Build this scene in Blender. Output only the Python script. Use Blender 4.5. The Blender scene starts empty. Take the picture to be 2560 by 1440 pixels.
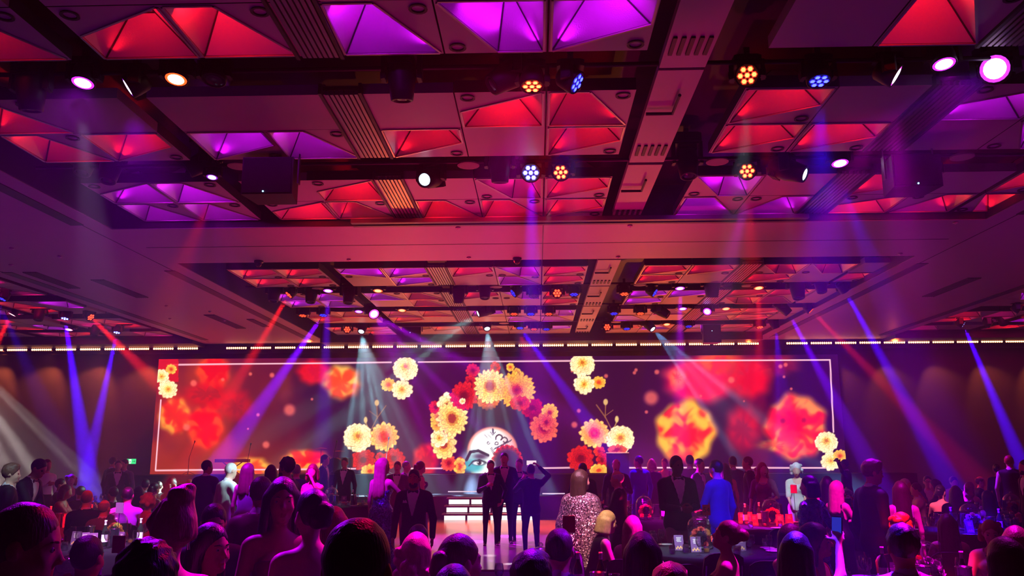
import bpy, math, random
import numpy as np
from mathutils import Vector, Matrix, Euler

sc = bpy.context.scene
COL = sc.collection
RND = random.Random(11)
PI = math.pi

# ---------------------------------------------------------------- camera, world, exposure
F_PX, CX, CY = 2080.0, 1280.0, 720.0
CAM = Vector((0.0, 0.0, 1.9))
PITCH, YAW, ROLL = math.radians(11.2), math.radians(1.65), 0.0037
_f = Vector((-math.sin(YAW) * math.cos(PITCH), math.cos(YAW) * math.cos(PITCH), math.sin(PITCH)))
_r0 = Vector((math.cos(YAW), math.sin(YAW), 0.0))
_u0 = _r0.cross(_f)
_r = _r0 * math.cos(ROLL) - _u0 * math.sin(ROLL)
_u = _u0 * math.cos(ROLL) + _r0 * math.sin(ROLL)
cam_data = bpy.data.cameras.new('camera')
cam = bpy.data.objects.new('camera', cam_data)
COL.objects.link(cam)
cam.matrix_world = Matrix(((_r.x, _u.x, -_f.x, CAM.x), (_r.y, _u.y, -_f.y, CAM.y), (_r.z, _u.z, -_f.z, CAM.z), (0, 0, 0, 1)))
cam_data.sensor_width = 36.0
cam_data.lens = F_PX / 2560.0 * 36.0
cam_data.clip_start = 0.05
cam_data.clip_end = 200
sc.camera = cam

def project(p):
    d = Vector(p) - CAM
    z = d.dot(_f)
    return CX + F_PX * d.dot(_r) / z, CY - F_PX * d.dot(_u) / z, z

def ray(px, py):
    return (_f + _r * ((px - CX) / F_PX) - _u * ((py - CY) / F_PX))

def at_y(px, py, Y):
    """the point of the room behind a photograph pixel on the vertical plane y = Y"""
    d = ray(px, py)
    return CAM + d * ((Y - CAM.y) / d.y)

def at_z(px, py, Z):
    d = ray(px, py)
    return CAM + d * ((Z - CAM.z) / d.z)

def at_d(px, py, depth):
    return CAM + ray(px, py) * depth

sc.view_settings.view_transform = 'Standard'
sc.view_settings.look = 'None'
sc.view_settings.gamma = 1.0
sc.view_settings.use_curve_mapping = False
sc.view_settings.exposure = 0.0
sc.cycles.max_bounces = 5
sc.cycles.diffuse_bounces = 2
sc.cycles.glossy_bounces = 2
sc.cycles.transmission_bounces = 4
sc.cycles.transparent_max_bounces = 10
sc.cycles.volume_bounces = 0
sc.cycles.caustics_reflective = False
sc.cycles.caustics_refractive = False
sc.cycles.sample_clamp_indirect = 1.5
sc.cycles.sample_clamp_direct = 0.0
sc.cycles.use_light_tree = True
sc.cycles.use_adaptive_sampling = True
sc.cycles.adaptive_threshold = 0.025

HAZE = 0.0042
world = bpy.data.worlds.new('world')
sc.world = world
world.use_nodes = True
_n = world.node_tree.nodes
_n['Background'].inputs['Color'].default_value = (0.0, 0.0, 0.0, 1)
_n['Background'].inputs['Strength'].default_value = 0.0
_v = _n.new('ShaderNodeVolumeScatter')          # theatre haze fills the hall
_v.inputs['Color'].default_value = (1, 1, 1, 1)
_v.inputs['Density'].default_value = HAZE
_v.inputs['Anisotropy'].default_value = 0.15
world.node_tree.links.new(_v.outputs[0], _n['World Output'].inputs['Volume'])

# ---------------------------------------------------------------- colour and material helpers
def lin(c):
    c = [x / 255.0 for x in c]
    return tuple((x / 12.92 if x <= 0.04045 else ((x + 0.055) / 1.055) ** 2.4) for x in c)

MATS = {}
def mat(name, rgb, rough=0.6, metal=0.0, noise=0.0, nscale=8.0, bump=0.0, bscale=60.0, spec=0.5, sheen=0.0, trans=0.0, ior=1.45, alpha=1.0):
    if name in MATS:
        return MATS[name]
    m = bpy.data.materials.new(name)
    m.use_nodes = True
    nt = m.node_tree
    b = nt.nodes['Principled BSDF']
    b.inputs['Base Color'].default_value = (*rgb, 1)
    b.inputs['Roughness'].default_value = rough
    b.inputs['Metallic'].default_value = metal
    b.inputs['Specular IOR Level'].default_value = spec
    b.inputs['Sheen Weight'].default_value = sheen
    b.inputs['Transmission Weight'].default_value = trans
    b.inputs['IOR'].default_value = ior
    b.inputs['Alpha'].default_value = alpha
    if noise > 0 or bump > 0:
        tc = nt.nodes.new('ShaderNodeTexCoord')
        if noise > 0:
            nz = nt.nodes.new('ShaderNodeTexNoise')
            nz.inputs['Scale'].default_value = nscale
            nz.inputs['Detail'].default_value = 3
            nt.links.new(tc.outputs['Object'], nz.inputs['Vector'])
            mx = nt.nodes.new('ShaderNodeMix')
            mx.data_type = 'RGBA'
            mx.inputs[6].default_value = (*[c * (1 - noise) for c in rgb], 1)
            mx.inputs[7].default_value = (*[min(1, c * (1 + noise)) for c in rgb], 1)
            nt.links.new(nz.outputs['Fac'], mx.inputs[0])
            nt.links.new(mx.outputs[2], b.inputs['Base Color'])
        if bump > 0:
            nb = nt.nodes.new('ShaderNodeTexNoise')
            nb.inputs['Scale'].default_value = bscale
            nt.links.new(tc.outputs['Object'], nb.inputs['Vector'])
            bp = nt.nodes.new('ShaderNodeBump')
            bp.inputs['Strength'].default_value = bump
            bp.inputs['Distance'].default_value = 0.01
            nt.links.new(nb.outputs['Fac'], bp.inputs['Height'])
            nt.links.new(bp.outputs['Normal'], b.inputs['Normal'])
    MATS[name] = m
    return m

def emit(name, rgb, strength, sample=False):
    if name in MATS:
        return MATS[name]
    m = bpy.data.materials.new(name)
    m.use_nodes = True
    nt = m.node_tree
    nt.nodes.clear()
    o = nt.nodes.new('ShaderNodeOutputMaterial')
    e = nt.nodes.new('ShaderNodeEmission')
    e.inputs['Color'].default_value = (*rgb, 1)
    e.inputs['Strength'].default_value = strength
    nt.links.new(e.outputs[0], o.inputs['Surface'])
    m.cycles.emission_sampling = 'AUTO' if sample else 'NONE'
    MATS[name] = m
    return m

# ---------------------------------------------------------------- mesh helpers
class MB:
    """collects shapes; build() links them as ONE mesh object"""
    def __init__(s):
        s.v, s.f, s.m, s.sm = [], [], [], []
        s.cur = 0
        s.smooth = False
    def add(s, vs, fs):
        o = len(s.v)
        s.v.extend([tuple(p) for p in vs])
        for f in fs:
            s.f.append(tuple(i + o for i in f))
            s.m.append(s.cur)
            s.sm.append(s.smooth)
        return s
    def box(s, x0, x1, y0, y1, z0, z1, M=None):
        vs = [(x0, y0, z0), (x1, y0, z0), (x1, y1, z0), (x0, y1, z0), (x0, y0, z1), (x1, y0, z1), (x1, y1, z1), (x0, y1, z1)]
        if M is not None:
            vs = [M @ Vector(p) for p in vs]
        return s.add(vs, [(0, 3, 2, 1), (4, 5, 6, 7), (0, 1, 5, 4), (1, 2, 6, 5), (2, 3, 7, 6), (3, 0, 4, 7)])
    def prism(s, poly, z0, z1, M=None):
        n = len(poly)
        vs = [(p[0], p[1], z0) for p in poly] + [(p[0], p[1], z1) for p in poly]
        if M is not None:
            vs = [M @ Vector(p) for p in vs]
        return s.add(vs, [tuple(range(n))[::-1], tuple(range(n, 2 * n))] + [(i, (i + 1) % n, n + (i + 1) % n, n + i) for i in range(n)])
    def tube(s, pts, r, n=8, caps=True):
        pts = [Vector(p) for p in pts]
        rs = r if isinstance(r, (list, tuple)) else [r] * len(pts)
        vs = []
        for i, p in enumerate(pts):
            t = (pts[min(i + 1, len(pts) - 1)] - pts[max(i - 1, 0)]).normalized()
            a = t.orthogonal().normalized() if i == 0 else (a - t * a.dot(t)).normalized()
            b = t.cross(a)
            for k in range(n):
                c = 2 * PI * k / n
                vs.append(p + (a * math.cos(c) + b * math.sin(c)) * rs[i])
        fs = []
        for i in range(len(pts) - 1):
            for k in range(n):
                fs.append((i * n + k, i * n + (k + 1) % n, (i + 1) * n + (k + 1) % n, (i + 1) * n + k))
        if caps:
            fs.append(tuple(range(n))[::-1])
            fs.append(tuple(range((len(pts) - 1) * n, len(pts) * n)))
        return s.add(vs, fs)
    def lathe(s, prof, n=16, M=None, close=True):
        """prof: (radius, z) from the bottom up, about the z axis"""
        vs, fs = [], []
        for (r, z) in prof:
            for k in range(n):
                a = 2 * PI * k / n
                vs.append(Vector((r * math.cos(a), r * math.sin(a), z)))
        if M is not None:
            vs = [M @ p for p in vs]
        for i in range(len(prof) - 1):
            for k in range(n):
                fs.append((i * n + k, i * n + (k + 1) % n, (i + 1) * n + (k + 1) % n, (i + 1) * n + k))
        if close:
            if prof[0][0] > 1e-6:
                fs.append(tuple(range(n))[::-1])
            if prof[-1][0] > 1e-6:
                fs.append(tuple(range((len(prof) - 1) * n, len(prof) * n)))
        return s.add(vs, fs)
    def ball(s, c, r, n=10, M=None):
        c = Vector(c)
        r = Vector(r) if isinstance(r, (list, tuple)) else Vector((r, r, r))
        vs, fs = [], []
        k2 = n
        k1 = max(4, n // 2)
        for i in range(k1 + 1):
            t = PI * i / k1
            for k in range(k2):
                a = 2 * PI * k / k2
                vs.append(c + Vector((r.x * math.sin(t) * math.cos(a), r.y * math.sin(t) * math.sin(a), -r.z * math.cos(t))))
        if M is not None:
            vs = [M @ p for p in vs]
        for i in range(k1):
            for k in range(k2):
                fs.append((i * k2 + k, i * k2 + (k + 1) % k2, (i + 1) * k2 + (k + 1) % k2, (i + 1) * k2 + k))
        return s.add(vs, fs)
    def mesh(s, name, mats):
        me = bpy.data.meshes.new(name)
        me.from_pydata(s.v, [], s.f)
        mats = mats if isinstance(mats, (list, tuple)) else [mats]
        for m in mats:
            me.materials.append(m)
        if len(mats) > 1:
            me.polygons.foreach_set('material_index', s.m)
        if any(s.sm):
            me.polygons.foreach_set('use_smooth', s.sm)
        me.update()
        return me
    def build(s, name, mats, parent=None, loc=None):
        return link(name, s.mesh(name, mats), parent, loc)

def link(name, data, parent=None, loc=None, rot=None):
    o = bpy.data.objects.new(name, data)
    COL.objects.link(o)
    if parent is not None:
        o.parent = parent
    if loc is not None:
        o.location = loc
    if rot is not None:
        o.rotation_euler = rot
    return o

def tag(o, label=None, cat=None, group=None, kind=None):
    if label: o['label'] = label
    if cat: o['category'] = cat
    if group: o['group'] = group
    if kind: o['kind'] = kind
    return o

def empty(name, loc=(0, 0, 0), rotz=0.0):
    o = bpy.data.objects.new(name, None)
    o.empty_display_size = 0.1
    COL.objects.link(o)
    o.location = loc
    o.rotation_euler = (0, 0, rotz)
    return o

KIDS = {}
def copy_tree(o, parent=None):
    """a copy of a thing with copies of its parts and their sub-parts (mesh data shared)"""
    c = o.copy()
    COL.objects.link(c)
    if parent is not None:
        c.parent = parent
    for ch in o.children:
        copy_tree(ch, c)
    return c

def grid_mesh(name, V, Q, mats, mi=None, smooth=True):
    """fast mesh from numpy vertices and quads"""
    me = bpy.data.meshes.new(name)
    me.vertices.add(len(V))
    me.vertices.foreach_set('co', np.ascontiguousarray(V, dtype=np.float32).ravel())
    n = len(Q)
    me.loops.add(n * 4)
    me.loops.foreach_set('vertex_index', np.ascontiguousarray(Q, dtype=np.int32).ravel())
    me.polygons.add(n)
    me.polygons.foreach_set('loop_start', np.arange(0, n * 4, 4, dtype=np.int32))
    for m in (mats if isinstance(mats, (list, tuple)) else [mats]):
        me.materials.append(m)
    if mi is not None:
        me.polygons.foreach_set('material_index', np.ascontiguousarray(mi, dtype=np.int32))
    if smooth:
        me.polygons.foreach_set('use_smooth', np.ones(n, dtype=bool))
    me.update(calc_edges=True)
    return me

def aim_matrix(loc, target):
    """a frame at loc whose -z looks at target"""
    d = (Vector(target) - Vector(loc)).normalized()
    q = d.to_track_quat('-Z', 'Y')
    return Matrix.Translation(loc) @ q.to_matrix().to_4x4()

def spot(loc, target, rgb, power, angle, blend=0.3, radius=0.04, gobo=None):
    l = bpy.data.lights.new('spot_light', 'SPOT')
    l.color = rgb
    l.energy = power
    l.spot_size = math.radians(angle)
    l.spot_blend = blend
    l.shadow_soft_size = radius
    o = bpy.data.objects.new('spot_light', l)
    COL.objects.link(o)
    o.matrix_world = aim_matrix(loc, target)
    if gobo:
        rays, contrast, seed = gobo
        l.use_nodes = True
        nt = l.node_tree
        e = nt.nodes['Emission']
        g = nt.nodes.new('ShaderNodeNewGeometry')
        vt = nt.nodes.new('ShaderNodeVectorTransform')
        vt.vector_type = 'VECTOR'; vt.convert_from = 'WORLD'; vt.convert_to = 'OBJECT'
        nt.links.new(g.outputs['Incoming'], vt.inputs[0])
        sx = nt.nodes.new('ShaderNodeSeparateXYZ')
        nt.links.new(vt.outputs[0], sx.inputs[0])
        dx = nt.nodes.new('ShaderNodeMath'); dx.operation = 'DIVIDE'
        dy = nt.nodes.new('ShaderNodeMath'); dy.operation = 'DIVIDE'
        nt.links.new(sx.outputs['X'], dx.inputs[0]); nt.links.new(sx.outputs['Z'], dx.inputs[1])
        nt.links.new(sx.outputs['Y'], dy.inputs[0]); nt.links.new(sx.outputs['Z'], dy.inputs[1])
        cb = nt.nodes.new('ShaderNodeCombineXYZ')
        nt.links.new(dx.outputs[0], cb.inputs[0]); nt.links.new(dy.outputs[0], cb.inputs[1])
        vo = nt.nodes.new('ShaderNodeTexVoronoi')
        vo.inputs['Scale'].default_value = rays
        mp = nt.nodes.new('ShaderNodeVectorMath'); mp.operation = 'ADD'
        mp.inputs[1].default_value = (seed, seed * 2.3, 0)
        nt.links.new(cb.outputs[0], mp.inputs[0]); nt.links.new(mp.outputs[0], vo.inputs['Vector'])
        cr = nt.nodes.new('ShaderNodeMapRange')
        cr.inputs['From Min'].default_value = 0.34; cr.inputs['From Max'].default_value = 0.10
        cr.inputs['To Min'].default_value = max(0.0, .9 - contrast); cr.inputs['To Max'].default_value = 3.2
        nt.links.new(vo.outputs['Distance'], cr.inputs['Value'])
        nt.links.new(cr.outputs['Result'], e.inputs['Strength'])
    return o
# ---------------------------------------------------------------- the room
H_S, H_C, H_LID = 5.60, 5.72, 6.25           # soffits, coffered field, black lid over the slots
Y_WALL = 28.6
m_soffit = mat('soffit_plaster', (0.46, 0.29, 0.42), 0.55, noise=0.05, nscale=3)
m_black = mat('black_paint', (0.012, 0.011, 0.016), 0.55)
m_panel = mat('coffer_plaster', (0.50, 0.38, 0.47), 0.5, noise=0.05, nscale=4)
m_perf = mat('perforated_metal', (0.62, 0.58, 0.62), 0.42, metal=0.15, bump=0.25, bscale=90)
m_rim = mat('brushed_rim', (0.50, 0.42, 0.46), 0.35, metal=0.6)
m_joint = mat('dark_joint', (0.03, 0.015, 0.03), 0.6)
m_rib = mat('ribbed_metal', (0.26, 0.23, 0.27), 0.35, metal=0.5)
m_wall = mat('drape_black', (0.075, 0.06, 0.055), 0.9, noise=0.25, nscale=1.2, bump=0.2, bscale=6)
m_sidewall = mat('side_wall', (0.10, 0.08, 0.09), 0.8, noise=0.1, nscale=2)
m_carpet = mat('dark_carpet', (0.05, 0.035, 0.05), 0.95, noise=0.4, nscale=3, bump=0.3, bscale=120)
m_dance = mat('dance_floor', (0.40, 0.35, 0.37), 0.18, noise=0.08, nscale=3)

def structure(o, kind='structure'):
    o['kind'] = kind
    return o

X_L, X_R = -19.0, 19.0
Y_B = -6.0
MB_ = MB
structure(MB().box(X_L, X_R, Y_B, Y_WALL + .3, -0.2, 0.0).build('floor', m_carpet))
structure(MB().box(X_L - .2, X_R + .2, Y_WALL, Y_WALL + .3, 0, 6.6).build('wall_back', m_wall))
structure(MB().box(X_L - .2, X_L, Y_B, Y_WALL, 0, 6.6).build('wall_left', m_sidewall))
structure(MB().box(X_R, X_R + .2, Y_B, Y_WALL, 0, 6.6).build('wall_right', m_sidewall))
structure(MB().box(X_L - .2, X_R + .2, Y_B - .2, Y_B, 0, 6.6).build('wall_rear', m_sidewall))

# soffit layout: long soffits between the bays, one cross soffit, one at the stage end
BAY_L, BAY_R = -7.1, 7.35
S_L, S_R = -11.35, 11.6
Y_S0, Y_S1 = 13.3, 15.85
Y_END = 27.0
ceiling = structure(MB().box(X_L, X_R, Y_B, Y_WALL, H_LID, H_LID + .15).build('ceiling', m_black))
for i, (x0, x1, y0, y1) in enumerate(((S_L, BAY_L, Y_B, Y_WALL), (BAY_R, S_R, Y_B, Y_WALL), (BAY_L, BAY_R, Y_S0, Y_S1), (BAY_L, BAY_R, Y_B, -1.5), (X_L, S_L, Y_S0 - 1, Y_S1 + 1), (S_R, X_R, Y_S0 - 1, Y_S1 + 1))):
    structure(MB().box(x0, x1, y0, y1, H_S, H_LID).build('trim_%d' % (i + 2), m_soffit))
for i, (x0, x1) in enumerate(((BAY_L, BAY_R), (X_L, S_L), (S_R, X_R))):
    structure(MB().box(x0, x1, Y_END, Y_WALL, H_S - .12, H_LID).build('trim_%d' % (i + 8), m_black))

ln = MB()
for (x0, x1, y0, y1) in ((BAY_L, BAY_R, -1.5, Y_S0), (BAY_L, BAY_R, Y_S1, Y_END), (X_L, S_L, Y_S1 + 1, Y_END), (S_R, X_R, Y_S1 + 1, Y_END)):
    ln.box(x0, x0 + .02, y0, y1, H_S + .012, H_LID).box(x1 - .02, x1, y0, y1, H_S + .012, H_LID).box(x0, x1, y0, y0 + .02, H_S + .012, H_LID).box(x0, x1, y1 - .02, y1, H_S + .012, H_LID)
ln.build('recess_lining', m_black, ceiling)

# air slots and joints along the soffits
sl = MB()
for x in (BAY_L - .42, BAY_R + .42, S_L + .42, S_R - .42):
    for (a, b) in ((5.0, 13.0), (16.5, 27.0)):
        sl.box(x - .11, x + .11, a, b, H_S - .012, H_S + .01)
sl.build('air_slot', m_black, ceiling)
jt = MB()
jt.box(BAY_L, BAY_R, 14.55, 14.575, H_S - .004, H_S + .01)
jt.box(0.13, 0.145, Y_S0, Y_S1, H_S - .004, H_S + .01)
for x in (-11.0, -7.45, 7.7, 11.25):
    jt.box(x - .01, x + .01, 2, 27.5, H_S - .004, H_S + .01)
jt.build('panel_joint', m_joint, ceiling)
tr_ = MB()
tr_.box(-3.0, 4.4, Y_S0 - .30, Y_S0 - .20, H_S - .02, H_S + .05)
tr_.box(-3.0, 4.4, Y_S0 - .14, Y_S0 - .06, H_S - .03, H_S + .03)
tr_.build('curtain_track', mat('track_dark', (.10, .07, .09), .5), ceiling)
for (gx0, gx1, gy0, gy1) in ((-9.6, -9.3, 17.3, 19.4), (-10.6, -10.3, 16.5, 18.2), (-9.0, -8.7, 22.0, 24.5), (9.4, 9.7, 18, 20.2), (-8.1, -7.9, 22.8, 24.2)):
    g = MB().box(gx0, gx1, gy0, gy1, H_S - .01, H_S + .005)
    for k in range(6):
        xx = gx0 + (gx1 - gx0) * (k + .5) / 6
        g.box(xx - .012, xx + .012, gy0, gy1, H_S - .02, H_S - .01)
    g.build('air_grille', m_joint, ceiling)

# ---- coffer panels: eight cuts of a one metre square, each with a sunk four sided pyramid
OPENING = {}
def coffer_mesh(kind, sx=1.0, sy=1.0):
    key = 'coffer_%s' % kind
    mb = MB()
    hx, hy, g = sx / 2 - .008, sy / 2 - .008, .035
    NL, FL, FR, NR = Vector((-hx, -hy, 0)), Vector((-hx, hy, 0)), Vector((hx, hy, 0)), Vector((hx, -hy, 0))
    sq = [NL, FL, FR, NR]
    mb.cur = 0
    if kind == 'flat':
        mb.add(sq + [p + Vector((0, 0, .12)) for p in sq], [(0, 1, 2, 3), (0, 4, 5, 1), (1, 5, 6, 2), (2, 6, 7, 3), (3, 7, 4, 0)])
        return mb.mesh(key, [m_panel, m_perf, m_rim, m_joint])
    inn = [p * 1.0 for p in sq]
    inn = [Vector((math.copysign(hx - g, p.x), math.copysign(hy - g, p.y), 0)) for p in sq]
    cut, way = kind[:2], kind[2]
    i = ('NL', 'FL', 'FR', 'NR').index(cut)
    p = inn[i]
    inn[i] = Vector((p.x, p.y * -0.05, 0)) if way == 'h' else Vector((p.x * -0.05, p.y, 0))
    up = Vector((0, 0, .14))
    OPENING[kind] = [q.copy() for q in inn]
    # flat face around the opening
    mb.add(sq + inn, [(0, 1, 5, 4), (1, 2, 6, 5), (2, 3, 7, 6), (3, 0, 4, 7)])
    mb.cur = 3
    mb.add(sq + [q + up for q in sq], [(0, 4, 5, 1), (1, 5, 6, 2), (2, 6, 7, 3), (3, 7, 4, 0)])
    cen = (inn[0] + inn[1] + inn[2] + inn[3]) / 4
    top = [cen + (q - cen) * .26 + Vector((0, 0, .34)) for q in inn]
    mb.cur = 1
    lipz = Vector((0, 0, .004))
    mb.add([q + lipz for q in inn] + top, [(0, 1, 5, 4), (1, 2, 6, 5), (2, 3, 7, 6), (3, 0, 4, 7), (4, 5, 6, 7)])
    # rim round the opening
    mb.cur = 2
    for k in range(4):
        a, b = inn[k], inn[(k + 1) % 4]
        t = (b - a).normalized()
        n = Vector((-t.y, t.x, 0))
        if n.dot(cen - a) > 0: n = -n
        w = n * .022
        d = Vector((0, 0, -.014))
        mb.add([a, b, b + w, a + w, a + d, b + d, b + w + d, a + w + d], [(4, 5, 6, 7), (0, 1, 5, 4), (2, 3, 7, 6)])
    # dark joints on the slanted edges and round the head
    mb.cur = 3
    for k in range(4):
        for (a, b) in ((inn[k], top[k]), (top[k], top[(k + 1) % 4])):
            a2 = a + (cen + Vector((0, 0, .05)) - a) * .02
            b2 = b + Vector((0, 0, -.006))
            mb.tube([a2, b2], .009, 4, False)
    return mb.mesh(key, [m_panel, m_perf, m_rim, m_joint])

COFFER = {k: coffer_mesh(k) for k in ('flat', 'NLh', 'NLv', 'FLh', 'FLv', 'FRh', 'FRv', 'NRh', 'NRv')}
CUT_POS = {'NL': (-1, -1), 'FL': (-1, 1), 'FR': (1, 1), 'NR': (1, -1)}
dl = MB()
dl.cur = 0
dl.lathe([(.075, 0.004), (.085, -.012), (.06, -.012), (.055, .0)], 14, None, False)
dl.cur = 1
dl.lathe([(.0001, .012), (.055, .006)], 14, None, False)
m_dlglass = mat('downlight_reflector', (0.75, 0.7, 0.75), 0.12, metal=0.8)
DOWNLIGHT = dl.mesh('downlight', [m_joint, m_dlglass])

C_RED, C_MAG, C_PINK = (1.0, 0.006, 0.014), (0.66, 0.004, 0.95), (0.95, 0.008, 0.22)
COFFER_P = {'r': 9.5, 'm': 11.0, 'p': 7.0}
def coffer(X0, Y0, sx, kind, colr=None, lamp=None, power=1.0, down=True):
    """one panel whose near left corner is X0, Y0"""
    o = link('coffer' if kind != 'flat' else 'ceiling_panel', COFFER[kind], ceiling, (X0 + .5 * sx, Y0 + .5, H_C))
    o.scale = (sx, 1, 1)
    if kind != 'flat':
        cx, cy = CUT_POS[kind[:2]]
        if down:
            o2 = link('downlight', DOWNLIGHT, o, (cx * .36 if kind[2] == 'v' else cx * .36, cy * .36, -.002))
            o2.scale = (1 / sx, 1, 1)
        if colr:
            lx, ly = lamp or (-1, 1)
            # LED strip tucked behind the rim along one edge of the opening, washing the opposite faces
            cxy = Vector((X0 + .5 * sx, Y0 + .5, H_C))
            poly = [Vector((p.x * sx, p.y, 0)) for p in OPENING[kind]]
            cen = sum(poly, Vector()) / 4
            e0, e1 = min(((poly[k], poly[(k + 1) % 4]) for k in range(4)), key=lambda e: e[0].y + e[1].y)
            mid = (e0 + e1) / 2
            rgbc = {'r': C_RED, 'm': C_MAG, 'p': C_PINK}[colr]
            l = bpy.data.lights.new('coffer_strip', 'AREA'); l.shape = 'RECTANGLE'; l.size = .32; l.size_y = .05
            l.color = rgbc; l.energy = COFFER_P[colr] * power * (.32 if ly > 0 else .9)
            lo = bpy.data.objects.new('coffer_strip', l); COL.objects.link(lo)
            pos, tgt = mid + (cen - mid) * .16 + Vector((0, 0, .05)), cen + (cen - mid) * .55 + Vector((0, 0, .21))
            d_ = (tgt - pos).normalized(); ex = (e1 - e0).normalized(); ez = -d_; ey = ez.cross(ex).normalized(); ex = ey.cross(ez)
            lo.matrix_world = Matrix.Translation(cxy + pos) @ Matrix((ex, ey, ez)).transposed().to_4x4()
            if ly > 0:      # a spot in a far corner rakes along the slope
                v = max(poly, key=lambda p: p.x * lx + p.y * 1.3)
                spot(cxy + v + (cen - v) * .17 + Vector((0, 0, .055)), cxy + cen + (cen - v) * .12 + Vector((0, 0, .26)), rgbc, COFFER_P[colr] * power * 1.9, 90, 1.0, .05)
    return o

# columns of the field (left edge, panel width) and rows (near edge)
XC = {'a': -6.53, 'b': -5.55, 'c': -4.24, 'd': -3.26, 'e': -1.865, 'f': -.865, 'g': .14, 'h': 2.26, 'i': 3.26, 'j': 4.72, 'k': 5.72, 'l': 6.8}
WC = dict.fromkeys('abcdfeghijk', 1.0); WC['l'] = .56; WC['g'] = .97
YR = {0: 5.50, 1: 6.50, 2: 8.38, 3: 9.37, 4: 11.24, 5: 12.24, 6: 16.95, 7: 17.9, 8: 19.70, 9: 20.68, 10: 22.35, 11: 23.4, 12: 25.2, 13: 26.1}
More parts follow.
